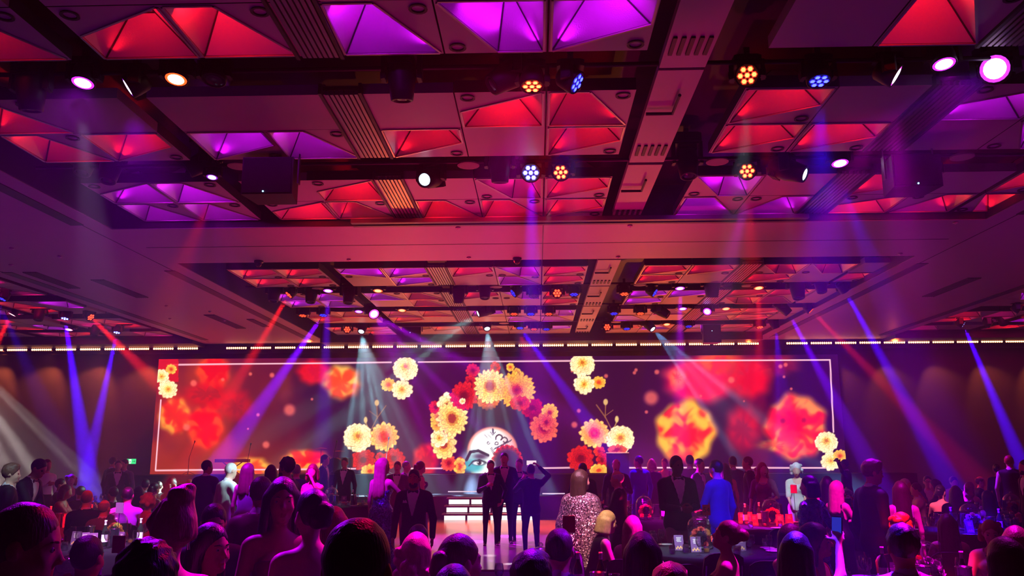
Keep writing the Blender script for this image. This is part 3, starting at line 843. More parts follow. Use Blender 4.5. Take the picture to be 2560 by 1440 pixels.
flower(2100, 1140, 18, GOLD, 9, 4, .85, .1)
flower(2066, 1106, 29, CREAM, 10, 6, .92, .5, None, .6, .12, .15)
s = near(420, 925, 26, 30)
over(np.full(len(s), .8), (232, 20, 26), s)
flower(428, 923, 14, GOLD, 8, 4, .9, .1)
flower(404, 941, 20, CREAM, 7, 4, .95, .2)
flower(420, 973, 25, CREAM, 9, 5, .95, .6, None, .7, .14)
# the crown
flower(1330, 1020, 30, ((190, 10, 30), (150, 6, 30), (110, 4, 24), (100, 2, 24)), 9, 3, .8)
flower(1342, 1050, 21, ((170, 8, 40), (140, 6, 40), (90, 4, 30), (90, 2, 30)), 7, 3, 1.5)
flower(1374, 1032, 23, DAHL, 9, 4, 1.1, .4)
flower(1360, 1070, 37, ((244, 110, 60), (216, 50, 40), (150, 10, 30), (130, 10, 20)), 11, 5, 1.05, .2)
flower(1366, 1056, 18, ((238, 90, 60), (206, 30, 40), (150, 10, 30), (110, 10, 20)), 9, 3, 1.2)
flower(1122, 1158, 21, ((238, 90, 50), (226, 40, 30), (160, 14, 20), (130, 10, 20)), 10, 4)
flower(1150, 1166, 16, GOLD, 5, 2, 1.8)
flower(1110, 1112, 33, DAHY, 8, 4, 1.25, .4)
flower(1098, 1095, 23, CREAM, 6, 3, 1.1, .3)
flower(1094, 1062, 18, GOLD, 8, 3, .9)
flower(1098, 1044, 23, DAHL, 8, 4, 1.1)
flower(1090, 1018, 19, CRIM, 8, 3, .9)
flower(1120, 1012, 28, CREAM, 7, 3, 1.2, .4)
flower(1130, 1046, 41, DAHY, 13, 5, 1.2, .3)
flower(1182, 926, 18, ((222, 40, 40), (190, 20, 30), (130, 8, 20), (110, 6, 20)), 9, 4)
flower(1176, 956, 16, CRIM, 6, 2, 1.3)
flower(1238, 920, 14, CRIM, 5, 2, 1.2)
flower(1276, 918, 11, GOLD, 5, 2, 1.0)
flower(1292, 932, 12, DAHL, 5, 2, 1.0)
flower(1160, 990, 36, CRIM, 12, 6, 1.05, .5)
flower(1156, 1003, 8, CREAM, 6, 2)
flower(1220, 1002, 28, ((230, 120, 50), (220, 60, 30), (150, 20, 20), (130, 20, 20)), 11, 3, .8)
flower(1225, 966, 43, DAHY, 15, 6, 1.05, .2)
flower(1291, 975, 48, DAHL, 17, 7, 1.0, .7)
flower(1300, 1008, 26, ((226, 50, 40), (200, 30, 40), (150, 14, 30), (130, 8, 20)), 9, 3, .6)
dark(1236, 1040, 62, 24, (26, 4, 34), .8, .6)

nzq = NZs
idx = np.arange((NXs + 1) * (NZs + 1)).reshape(NZs + 1, NXs + 1)
SQ = np.stack([idx[:-1, :-1], idx[:-1, 1:], idx[1:, 1:], idx[1:, :-1]], -1).reshape(-1, 4)
m_screen = bpy.data.materials.new('led_screen')
m_screen.use_nodes = True
_nt = m_screen.node_tree
_nt.nodes.clear()
_o = _nt.nodes.new('ShaderNodeOutputMaterial')
_e = _nt.nodes.new('ShaderNodeEmission')
_at = _nt.nodes.new('ShaderNodeVertexColor')
_at.layer_name = 'picture'
_nt.links.new(_at.outputs[0], _e.inputs['Color'])
_e.inputs['Strength'].default_value = 1.3
_nt.links.new(_e.outputs[0], _o.inputs['Surface'])
m_screen.cycles.emission_sampling = 'NONE'
me = grid_mesh('led_face', SV - np.array([0, Y_SC, 0]), SQ, m_screen, None, False)
ca = me.attributes.new('picture', 'FLOAT_COLOR', 'POINT')
sr = np.clip(IMG, 0, 255) / 255.0
ln = np.where(sr <= .04045, sr / 12.92, ((sr + .055) / 1.055) ** 2.4)
ca.data.foreach_set('color', np.concatenate([ln, np.ones((len(ln), 1))], 1).astype(np.float32).ravel())
scr = empty('led_screen', (0, Y_SC, 0))
tag(scr, 'very wide LED screen showing marigolds and a flower crowned painted face', 'screen')
link('display', me, scr)
hb = MB().box(SX0, SX1, .012, .14, SZ0, SZ1)
hb.build('housing', m_black, scr)
# what the screen sends into the hall
for (x0, x1, rgb, pw) in ((SX0, -4.5, (1, .05, .02), 55), (-4.5, 3.5, (1, .10, .12), 60), (3.5, SX1, (1, .03, .06), 80)):
    l = bpy.data.lights.new('screen_glow', 'AREA')
    l.shape = 'RECTANGLE'; l.size = x1 - x0; l.size_y = SZ1 - SZ0
    l.color = rgb; l.energy = pw
    o = bpy.data.objects.new('screen_glow', l)
    COL.objects.link(o)
    o.matrix_world = aim_matrix(((x0 + x1) / 2, Y_SC - .03, (SZ0 + SZ1) / 2), ((x0 + x1) / 2, 0, (SZ0 + SZ1) / 2))

# ---------------------------------------------------------------- LED battens along the top of the back wall
m_bat = emit('batten_led', (1.0, .34, .14), 9.0, False)
m_batc = mat('batten_case', (.02, .02, .02), .5)
bl = MB()
for k in range(10):
    x = -.32 + .0711 * k
    bl.cur = 0
    bl.ball((x, -.085, .0), (.029, .03, .036), 8)
BAT_LENS = bl.mesh('led_lens', [m_bat])
bb = MB().box(-.355, .355, -.07, .07, -.045, .045).box(-.30, -.26, .07, .2, -.02, .02).box(.26, .30, .07, .2, -.02, .02)
BAT_CASE = bb.mesh('batten', m_batc)
Y_BT = 28.0
pitch_px = 60.75
k0 = int((1054 - 0) / pitch_px) + 1
n_b = 0
BATS = []
for k in range(-19, 27):
    px = 1140 + k * pitch_px
    py = 865 - (px - 1280) * .0086
    if any(abs(px - q) < 22 for q in (518, 1934, 2210)):
        continue
    p = at_y(px, py, Y_BT)
    if n_b == 0:
        root = link('led_batten', BAT_CASE, None, p)
        link('led_lens', BAT_LENS, root)
        proto_b = root
    else:
        root = copy_tree(proto_b)
        root.location = p
    root.rotation_euler = (0, 0, 0)
    n_b += 1
    BATS.append((px, root))
WORDN = ['first', 'second', 'third', 'fourth', 'fifth', 'sixth', 'seventh', 'eighth', 'ninth', 'tenth', 'eleventh', 'twelfth', 'thirteenth', 'fourteenth']
for (a, b, nm) in ((-400, 385, 'above the bare wall left of the screen'), (385, 900, 'above the left third of the screen'), (900, 1480, 'above the flower crown on the screen'), (1480, 2100, 'above the right third of the screen'), (2100, 3000, 'above the dark wall right of the screen')):
    for i, (px, o) in enumerate(sorted([q for q in BATS if a <= q[0] < b], key=lambda q: q[0])):
        tag(o, '%s warm LED batten from left %s' % (WORDN[i], nm), 'light', 'LED battens ' + nm)
# wash of the battens down the wall and up to the soffit
for k in range(-19, 27, 2):
    px = 1140 + (k + .5) * pitch_px
    p = at_y(px, 868, Y_BT)
    spot(p + Vector((0, -.1, -.12)), (p.x + (p.x * .06), Y_WALL, 3.2), (1.0, .20, .055), 250 if px < 1950 else 110, 76, .6, .05)
for k in range(-18, 27, 6):
    p = at_y(1140 + k * pitch_px, 862, Y_BT)
    spot(p + Vector((0, -.15, .1)), (p.x, 24.2, 8.5), (1.0, .13, .02), 240, 130, .8, .1)
MB().box(X_L, X_R, 28.1, 28.3, 5.28, 5.60).build('trim_1', m_black)['kind'] = 'structure'

# exit sign, far left: white running figure and arrow on green
ex = at_y(326.5, 1153.5, Y_WALL - .1)
w, h = .165, .085
sg = link('exit_sign', MB().box(-w - .012, w + .012, 0, .05, -h - .012, h + .012).mesh('exit_sign', m_batc), None, (ex.x, Y_WALL - .055, ex.z))
tag(sg, 'small glowing green exit sign with white running figure on back wall', 'sign')
MB().box(-w, w, -.004, .0, -h, h).build('sign_face', emit('exit_green', (.03, .75, .22), 1.3), sg)
f = MB()
f.box(-.075, .005, -.010, -.005, -.07, .07)
f.build('doorway_pictogram', emit('exit_white', (.85, 1, .88), 1.5), sg)
f = MB()
f.tube([(-.04, -.013, .045), (-.04, -.013, .043)], .014, 8)
f.tube([(-.045, -.012, .022), (-.03, -.012, -.012)], .011, 6)
f.tube([(-.03, -.012, -.012), (-.012, -.012, -.03), (-.02, -.012, -.06)], .008, 6)
f.tube([(-.03, -.012, -.012), (-.05, -.012, -.035), (-.066, -.012, -.04)], .008, 6)
f.tube([(-.045, -.012, .02), (-.022, -.012, .008), (-.012, -.012, .02)], .006, 6)
f.tube([(.05, -.012, 0), (.13, -.012, 0)], .009, 6)
f.tube([(.105, -.012, .03), (.135, -.012, 0), (.105, -.012, -.03)], .009, 6)
f.build('running_figure', emit('exit_dark', (.01, .30, .08), 1.0), sg)
# ---------------------------------------------------------------- stage lamps hanging in the ceiling slots
m_case = mat('lamp_case', (.008, .007, .010), .5, noise=.1, spec=.3)
m_case2 = mat('lamp_trim', (.06, .05, .07), .35, metal=.4)
LENS = {}
LC_ = {'r': ((1, .03, .015), (1, .20, .05)), 'b': ((.02, .01, 1), (.07, .10, 1)), 'B': ((.05, .03, 1), (.62, .75, 1)), 'v': ((.42, .015, 1), (1, .72, 1)), 'm': ((.9, .05, .8), (1, .75, 1)),
       'o': ((1, .06, .01), (1, .62, .30)), 'w': ((.55, .8, 1), (.95, 1, 1)), 'p': ((1, .2, .4), (1, .85, .85)), 'x': ((.02, .02, .03), (.03, .03, .04))}
def lens_mats(c, bright=1.0, far=False):
    k = (c, bright, far)
    if k not in LENS:
        rim, core = LC_[c]
        if far and c not in 'wx':
            core = tuple(.55 * a_ + .45 * b_ for a_, b_ in zip(rim, core))
        if c == 'x':
            LENS[k] = (mat('lens_unlit', (.02, .02, .03), .08), mat('lens_unlit_core', (.05, .05, .07), .05))
        else:
            LENS[k] = (emit('lens_rim_%s_%g_%d' % (c, bright, far), rim, 2.6 * bright), emit('lens_core_%s_%g_%d' % (c, bright, far), core, (2.6 if far and c not in 'wB' else 6.0) * bright))
    return LENS[k]

MESHC = {}
def cached(key, fn):
    if key not in MESHC:
        MESHC[key] = fn()
    return MESHC[key]

def m_clamp():
    b = MB(); b.box(-.03, .03, -.035, .035, -.02, .10); b.tube([(0, -.05, .07), (0, .05, .07)], .012, 6)
    return b.mesh('clamp', m_case2)
def m_base(w, d, h):
    b = MB()
    b.prism([(-w, -d * .7), (-w * .7, -d), (w * .7, -d), (w, -d * .7), (w, d * .7), (w * .7, d), (-w * .7, d), (-w, d * .7)], -h, 0)
    b.box(-w * .5, w * .5, -d - .006, -d, -h * .75, -h * .3)
    return b.mesh('base', m_case)
def m_arm(s, L, x):
    b = MB()
    b.prism([(s * (x - .022), -.07), (s * (x + .022), -.05), (s * (x + .022), .05), (s * (x - .022), .07)][::s], -L, .01)
    b.tube([(s * (x + .03), 0, -L + .05), (s * (x - .03), 0, -L + .05)], .05, 10)
    return b.mesh('yoke_arm', m_case)
def m_head(big):
    b = MB(); b.smooth = True
    if big:
        b.lathe([(.06, .26), (.11, .25), (.14, .16), (.15, .0), (.13, -.14), (.115, -.25), (.09, -.26), (.085, -.235)][::-1], 18)
        for k in range(4):
            b.smooth = False
            b.box(-.12, .12, -.155, .155, .10 + k * .028, .112 + k * .028)
    else:
        b.lathe([(.09, .13), (.115, .10), (.125, 0), (.125, -.085), (.112, -.09), (.108, -.075)][::-1], 18)
    return b.mesh('lamp_head', m_case)
def m_disc(r, z, cset, n=18):
    b = MB()
    rim, core = cset
    b.cur = 0; b.lathe([(r, z), (r * .76, z - .005)], n, None, False)
    b.cur = 1; b.lathe([(r * .76, z - .005), (r * .4, z - .010), (.0001, z - .012)], n, None, False)
    for k in range(len(b.f)): pass
    return b.mesh('lens', [rim, core])
def m_hexlens(r, z, cset):
    b = MB()
    b.cur = 0; b.lathe([(r, z), (r * .72, z - .004)], 6, None, False)
    b.cur = 1; b.lathe([(r * .72, z - .004), (.0001, z - .010)], 6, None, False)
    return b.mesh('lens', list(cset))

LAMPS = []
def lamp(px, py, Y, kind, c='x', aim='down', bright=1.0, scale=1.0):
    """kind: wash (seven lenses), par (one round face), head (moving head). px, py: where the lens shows"""
    P = at_y(px, py, Y)
    if aim == 'down': T = P + Vector((0, -.25, -1))
    elif aim == 'cam': T = Vector((CAM.x, CAM.y, CAM.z)) + Vector((0, 0, -.4))
    elif aim == 'up': T = P + Vector((0, .2, -1))
    elif aim == 'left': T = P + Vector((-1, -.35, -.75))
    elif aim == 'right': T = P + Vector((1, -.35, -.75))
    else: T = Vector(aim)
    d = (T - P).normalized()
    big = kind == 'head'
    off = .245 if big else .08
    piv = P - d * off * scale                       # the head's pivot
    z_up = 5.80
    root = empty({'wash': 'wash_light', 'par': 'par_light', 'head': 'moving_head'}[kind], (piv.x, piv.y, piv.z))
    root.scale = (scale,) * 3
    L = .30 if big else .17
    xw = .185 if big else .155
    top = L - .05
    az = math.atan2(d.x, -d.y) if math.hypot(d.x, d.y) > .15 else 0.0
    q = Matrix.Rotation(az, 4, 'Z')
    ba = link('base', cached(('base', big), lambda: m_base(.19 if big else .14, .13 if big else .09, .12 if big else .07)), root, (0, 0, top + (.12 if big else .07)))
    cl = link('clamp', cached('clamp', m_clamp), root, (0, 0, top + (.12 if big else .07)))
    gap = (z_up - (piv.z + (top + (.12 if big else .07) + .07) * scale)) / scale
    if gap > .04:
        rod = cached(('rod',), lambda: MB().tube([(0, 0, 0), (0, 0, 1)], .022, 6).mesh('drop_rod', m_pipe))
        r_ = link('drop_rod', rod, root, (0, 0, top + (.12 if big else .07) + .05)); r_.scale = (1, 1, gap + .03)
    for s in (-1, 1):
        a = link('yoke_arm', cached(('arm', s, big), lambda: m_arm(s, L, xw)), root, (0, 0, top))
        a.rotation_euler = (0, 0, az)
    a = MB
    cb = link('yoke_bridge', cached(('bridge', big), lambda: MB().box(-xw - .02, xw + .02, -.06, .06, -.02, .01).mesh('yoke_bridge', m_case)), root, (0, 0, top))
    cb.rotation_euler = (0, 0, az)
    hd = link('lamp_head', cached(('head', big), lambda: m_head(big)), root)
    rm = aim_matrix((0, 0, 0), d).to_3x3()
    hd.rotation_euler = rm.to_euler()
    cs = lens_mats(c, bright, Y > 12)
    if kind == 'wash':
        near_ = Y < 12
        ring = [(0, 0)] + [(.068 * math.cos(PI / 3 * k), .068 * math.sin(PI / 3 * k)) for k in range(6)]
        me = cached(('hex', c, bright, Y > 12), lambda: m_hexlens(.034, -.086, cs))
        if near_:
            for (x, y) in ring:
                link('lens', me, hd, (x, y, 0))
        else:
            def cl_():
                b = MB()
                for (x, y) in ring:
                    M = Matrix.Translation((x, y, 0))
                    b.cur = 0; b.lathe([(.034, -.086), (.0245, -.090)], 6, M, False)
                    b.cur = 1; b.lathe([(.0245, -.090), (.0001, -.096)], 6, M, False)
                return b.mesh('lens', list(cs))
            link('lens', cached(('cluster', c, bright, Y > 12), cl_), hd)
    elif kind == 'par':
        link('lens', cached(('disc', c, bright, Y > 12), lambda: m_disc(.108, -.080, cs)), hd)
    else:
        link('lens', cached(('hdisc', c, bright, Y > 12), lambda: m_disc(.085, -.238, cs)), hd)
    LAMPS.append([root, kind, c, Y, P.x, px, aim])
    return P, d

RGBL = {'B': (.03, 0, 1), 'r': (1, .008, .012), 'o': (1, .06, .01), 'b': (.03, .0, 1), 'v': (.36, .0, 1), 'm': (.8, .0, .8), 'w': (.55, .85, 1), 'p': (1, .12, .35)}
S1, S2, S3, S4, S5 = 7.95, 10.79, 19.25, 22.0, 24.85
# nearest slot
lamp(78, 275, S1, 'head', 'x', 'up')
L_207 = lamp(207, 207, S1, 'par', 'v', 'down', 1.3)
L_320 = lamp(320, 218, S1, 'par', 'v', 'left', .45)
L_440 = lamp(440, 198, S1, 'par', 'o', 'down', 1.3)
lamp(535, 200, S1, 'par', 'x', 'down')
lamp(1005, 250, S1, 'head', 'x', 'up')
lamp(1230, 212, S1, 'head', 'x', 'left')
lamp(1330, 215, S1, 'wash', 'r', 'down')
lamp(1442, 207, S1, 'wash', 'b', 'right', .8)
lamp(1868, 188, S1, 'wash', 'r', 'cam', .8)
L_2048 = lamp(2048, 202, S1, 'wash', 'b', 'down', .8)
L_2240 = lamp(2240, 190, S1, 'par', 'm', 'right', .7)
L_2360 = lamp(2360, 160, S1, 'par', 'v', 'down', 1.5)
L_2487 = lamp(2487, 172, S1, 'par', 'v', (-1.5, -1.5, 2.0), 1.8, 1.25)
# second slot
lamp(205, 432, S2, 'head', 'x', 'down')
lamp(268, 452, S2, 'head', 'x', 'down')
lamp(470, 425, S2, 'head', 'x', 'left')
lamp(530, 443, S2, 'par', 'v', 'down', .25, .7)
L_1061 = lamp(1061, 449, S2, 'head', 'w', (-2.5, 7.5, 4.0), 1.0)
lamp(1250, 455, S2, 'head', 'x', 'up')
L_1327 = lamp(1327, 432, S2, 'wash', 'B', 'cam', 1.6, 1.1)
lamp(1402, 431, S2, 'wash', 'r', (-2.0, 0, 1.0), .9)
lamp(1722, 440, S2, 'head', 'x', 'down')
lamp(1868, 428, S2, 'wash', 'r', 'cam', .8)
L_2012 = lamp(2012, 436, S2, 'head', 'w', (6.3, 9.0, 4.0), 1.0)
L_2100 = lamp(2100, 408, S2, 'par', 'v', 'down', 1.5)
# far field, first slot
lamp(683, 752, S3, 'head', 'x', 'down')
L_722 = lamp(722, 737, S3, 'wash', 'r', (-8.6, 17.6, 2.0), 1.0)
lamp(776, 755, S3, 'head', 'x', 'down')
L_820 = lamp(820, 727, S3, 'par', 'v', 'down', 1.2)
lamp(870, 757, S3, 'head', 'x', 'down')
lamp(945, 727, S3, 'par', 'o', 'down', 1.2)
lamp(1147, 757, S3, 'head', 'x', 'up')
lamp(1212, 745, S3, 'head', 'x', 'down')
lamp(1283, 733, S3, 'wash', 'b', 'left', .5)
lamp(1335, 740, S3, 'wash', 'x', 'down')
lamp(1393, 733, S3, 'wash', 'r', 'cam', 1.0)
lamp(1435, 736, S3, 'wash', 'b', 'down', .5)
lamp(1561, 735, S3, 'wash', 'r', 'down', .9)
lamp(1637, 732, S3, 'wash', 'b', 'right', .9)
L_1700 = lamp(1700, 721, S3, 'par', 'v', 'down', 1.3)
lamp(1780, 742, S3, 'head', 'x', 'up', 1, 1.25)
L_1897 = lamp(1897, 720, S3, 'par', 'o', 'down', 1.2)
lamp(1997, 745, S3, 'head', 'x', 'down', 1, 1.2)
lamp(2055, 730, S3, 'head', 'x', 'down')
L_2113 = lamp(2113, 727, S3, 'wash', 'b', (11.0, 21.0, 1.0), 1.0)
# far field, second slot
lamp(757, 789, S4, 'wash', 'r', 'down', .8)
L_808 = lamp(808, 788, S4, 'wash', 'b', 'down', .8)
lamp(897, 779, S4, 'par', 'v', 'down', .9)
L_935 = lamp(935, 785, S4, 'par', 'm', (-1.0, 16.5, 1.5), 1.3, 1.25)
lamp(1005, 776, S4, 'par', 'o', 'down', 1.1)
L_1195 = lamp(1195, 784, S4, 'head', 'w', (-7.0, 20.0, 3.0), 1.2)
lamp(1285, 785, S4, 'wash', 'r', 'down', .6)
L_1327b = lamp(1327, 785, S4, 'wash', 'b', 'down', .5)
lamp(1372, 785, S4, 'wash', 'r', 'down', .5)
lamp(1535, 784, S4, 'wash', 'b', 'down', .5)
lamp(1601, 784, S4, 'wash', 'r', 'down', .8)
lamp(1670, 788, S4, 'head', 'x', 'right')
L_1707 = lamp(1707, 772, S4, 'par', 'v', 'down', 1.2)
L_1768 = lamp(1768, 779, S4, 'par', 'v', (2.5, 17.5, 1.5), 1.2)
lamp(1815, 772, S4, 'par', 'o', 'down', 1.1)
L_1985 = lamp(1972, 783, S4, 'head', 'b', (10.3, 21.5, 1.5), .25)
L_2028 = lamp(2028, 776, S4, 'wash', 'r', (10.5, 21.0, 2.0), .7)
# far field, third slot
lamp(868, 824, S5, 'wash', 'r', 'cam', .9)
L_903 = lamp(903, 829, S5, 'head', 'w', (-5.6, 20.5, .4), 1.6)
L_1218 = lamp(1218, 822, S5, 'head', 'w', (-.6, 21.0, .4), 1.4)
L_1300 = lamp(1300, 820, S5, 'wash', 'b', 'down', .9)
lamp(1335, 823, S5, 'wash', 'r', 'down', .4)
lamp(1366, 823, S5, 'wash', 'b', 'down', .4)
lamp(1518, 818, S5, 'wash', 'r', 'cam', .9)
L_1567 = lamp(1567, 822, S5, 'wash', 'b', 'down', .5)
L_1632 = lamp(1632, 823, S5, 'head', 'w', (7.0, 21.5, .6), 1.4)
lamp(1667, 811, S5, 'par', 'o', 'down', 1.1)
lamp(1722, 816, S5, 'wash', 'b', 'down', .4)
lamp(1900, 818, S5, 'wash', 'r', 'down', 1.0)
L_1940 = lamp(1940, 820, S5, 'head', 'b', (9.0, 25.5, .6), .25)
# side bays
L_5 = lamp(5, 747, S3, 'wash', 'b', (-14.5, 17.5, 0.5), 1.0)
L_30 = lamp(30, 786, S4, 'par', 'p', (-16.5, 20.5, 0.5), 1.1)
lamp(95, 800, S4, 'head', 'x', 'down')
L_162 = lamp(162, 796, S4, 'wash', 'B', 'down', 1.3)
lamp(235, 838, S5, 'head', 'x', 'down')
lamp(172, 824, S5, 'par', 'p', 'down', 1.2)
L_227 = lamp(227, 793, S4, 'wash', 'r', 'right', 1.0)
L_292 = lamp(292, 831, S5, 'wash', 'B', 'down', 1.2)
L_2408 = lamp(2408, 811, S5, 'wash', 'B', 'right', 1.2)
lamp(2478, 811, S5, 'wash', 'r', 'right', .6)
L_2550 = lamp(2550, 774, S4, 'wash', 'r', 'right', .9)
lamp(2510, 812, S5, 'head', 'x', 'down')

# names of the lamps that single each one out: slot, colour, order along the bar
SLOT_NAME = {S1: 'nearest ceiling slot', S2: 'second ceiling slot', S3: 'far field front slot', S4: 'far field middle slot', S5: 'far field back slot'}
CNAME = {'B': 'bright blue lit', 'r': 'red lit', 'o': 'orange white lit', 'b': 'blue lit', 'v': 'violet lit', 'm': 'magenta lit', 'w': 'white lit', 'p': 'pink white lit', 'x': 'unlit'}
KNAME = {'wash': 'seven lens wash lamp', 'par': 'round par lamp', 'head': 'moving head lamp'}
ORD = ['first', 'second', 'third', 'fourth', 'fifth', 'sixth', 'seventh', 'eighth', 'ninth', 'tenth', 'eleventh', 'twelfth', 'thirteenth', 'fourteenth', 'fifteenth', 'sixteenth', 'seventeenth', 'eighteenth', 'nineteenth', 'twentieth', '21st', '22nd']
def bay(x): return 'left side bay' if x < S_L else 'right side bay' if x > S_R else 'main field'
groups = {}
for L in LAMPS:
    groups.setdefault((L[3], bay(L[4])), []).append(L)
for (Y, b), ls in groups.items():
    ls.sort(key=lambda q: q[5])
    for i, (o, kind, c, Y_, X, px, aim) in enumerate(ls):
        where = SLOT_NAME[Y] if b == 'main field' else '%s, %s' % ({S3: 'front slot', S4: 'middle slot', S5: 'back slot'}[Y], b)
        tag(o, '%s %s, %s from left in %s' % (CNAME[c], KNAME[kind], ORD[i], where), 'stage light', '%ss in the %s' % (KNAME[kind], where))

# black hung loudspeaker boxes with a tiny blue pilot lamp
def hung_box(px0, px1, py0, py1, Y, label, led=None):
    a, b_ = at_y(px0, py0, Y), at_y(px1, py1, Y)
    w, h = (b_.x - a.x) / 2, (a.z - b_.z) / 2
    root = empty('loudspeaker', ((a.x + b_.x) / 2, Y, (a.z + b_.z) / 2))
    tag(root, label, 'loudspeaker', 'hung loudspeakers')
    c = MB(); c.prism([(-w, -.22), (w, -.22), (w * .8, .25), (-w * .8, .25)], -h, h); c.build('cabinet', m_case, root)
    g = MB(); g.box(-w * .94, w * .94, -.235, -.222, -h * .93, h * .93); g.build('grille', mat('speaker_grille', (.006, .005, .008), .7, bump=.6, bscale=220), root)
    br = MB()
    for s in (-1, 1):
        br.box(s * (w + .012) - .01, s * (w + .012) + .01, -.04, .04, -.05, h + .05)
        br.tube([(s * (w + .012), 0, h + .03), (s * (w + .012), 0, max(h + .06, H_LID - (a.z + b_.z) / 2))], .012, 6)
    br.build('bracket', m_case2, root)
    if led:
        p = at_y(led[0], led[1], Y) - root.location
        l = MB(); l.ball((p.x, -.24, p.z), .012, 8); l.build('pilot_lamp', emit('pilot_blue', (.25, .6, 1), 4), root)
hung_box(622, 742, 408, 497, 10.3, 'big black loudspeaker hung in the second slot left of centre', (672, 492))
hung_box(2210, 2338, 402, 478, 10.3, 'big black loudspeaker hung in the second slot under the violet lamp', (2275, 473))
hung_box(1008, 1054, 793, 858, 25.5, 'black loudspeaker hung before the back wall beside the white lens fan', (1028, 834))
hung_box(1753, 1800, 800, 858, 25.5, 'black loudspeaker hung before the back wall right of centre', (1776, 830))

# ---------------------------------------------------------------- the light the lamps throw
def beam(Lp, target, c, power, angle, blend=.25, gobo=None, radius=.05):
    P, d = Lp
    T = Vector(target)
    dd = (T - P).normalized()
    spot(P + dd * .12, T, RGBL[c] if isinstance(c, str) else c, power, angle, blend, radius, gobo)

KB, KF = 165.0, 10.0            # narrow beams are bright LED wash heads, the wide fans less so
# narrow beams
beam(L_1327, at_y(1333, 830, 8.9), (.12, .0, 1), 560 * KB, 7, .6)
beam(L_162, at_y(222, 1190, 22.0), (.05, .0, 1), 4600 * KB, 7, .3)
beam(L_292, at_y(215, 1190, 24.0), (.06, .0, 1), 4000 * KB, 6, .3)
beam(L_227, at_y(345, 910, 21.0), 'r', 1300 * KB, 7, .5)
beam(L_722, at_y(655, 850, 18.6), 'r', 1300 * KB, 7, .5)
beam(L_808, at_y(570, 1130, 20.0), (.16, .0, 1), 2400 * KB, 8, .5)
beam(L_1300, at_y(1460, 1040, 23.0), (.06, .0, 1), 1600 * KB, 7, .5)
beam(L_2113, at_y(2290, 1050, 18.6), (.05, .0, 1), 2400 * KB, 7, .5)
beam(L_1985, at_y(2130, 1080, 21.2), (.14, .0, 1), 1600 * KB, 8, .5)
beam(L_2028, at_y(2150, 900, 21.4), 'r', 700 * KB, 8, .6)
beam(L_1940, at_y(1955, 1000, 24.3), (.06, .0, 1), 1600 * KB, 16, .4, (8, .8, 5.0))
beam(L_2408, at_y(2550, 1150, 24.0), (.05, .0, 1), 4600 * KB, 6, .3)
beam(L_2550, at_y(2600, 900, 21.6), 'r', 700 * KB, 8, .6)
beam(L_5, at_y(-15, 850, 19.0), (.05, .0, 1), 1600 * KB, 7, .5)
beam(L_30, at_y(-30, 900, 21.6), 'r', 800 * KB, 12, .6)
beam(L_1700, at_y(1700, 900, 18.9), (.5, .0, .9), 500 * KB, 9, .7)
beam(L_1897, at_y(1897, 900, 18.9), 'r', 500 * KB, 9, .7)
beam(L_820, at_y(812, 960, 18.9), (.14, .0, 1), 600 * KB, 9, .7)
# fans of rays through rotating patterns
beam(L_903, at_y(955, 1120, 26.3), (.36, .78, 1), 9500 * KF, 42, .2, (7, .8, .3))
beam(L_1218, at_y(1245, 1120, 26.3), (.36, .74, 1), 6500 * KF, 38, .2, (7, .8, 1.3))
beam(L_1195, at_y(1000, 930, 20.5), (.40, .8, .8), 3600 * KF, 34, .3, (7, .85, 2.3))
beam(L_935, at_y(1050, 930, 20.5), (.5, .0, 1), 5200 * KF, 40, .3, (7, .85, 3.1))
beam(L_1632, at_y(1760, 960, 25.6), (.20, .45, 1), 6500 * KF, 26, .3, (7, .8, 4.2))
spot(at_y(-150, 830, 23.0), at_y(40, 1240, 23.5), (.9, .75, .72), 20000 * KF, 42, .25, .05, (7, .85, 7.7))
# nearer lamps over the audience
beam(L_1061, at_y(900, 560, 9.4), 'w', 26 * KF, 18, .5)
beam(L_2012, at_y(2140, 540, 9.8), 'w', 26 * KF, 18, .5)
beam(L_2487, at_y(2080, 470, 7.0), (.35, .0, 1), 420 * KF, 46, .5, (6, .75, 6.1))
beam(L_2100, at_y(2060, 800, 10.0), (.35, .0, 1), 330 * KF, 40, .8)
beam(L_2048, at_y(2050, 420, 7.4), (.1, .02, 1), 500 * KF, 14, .6)
beam(L_207, (-3.4, 5.0, 1.0), (.45, .0, .9), 900, 78, .9)
spot(at_y(1330, 225, S1) + Vector((0, -.1, -.1)), (-.8, 3.0, 1.4), (1, .0, .10), 700, 70, .9, .05)
beam(L_440, (-6.0, 12.0, .8), 'r', 900, 24, .9)
beam(L_2360, (3.4, 5.5, 1.0), (.8, .0, .8), 800, 60, .9)
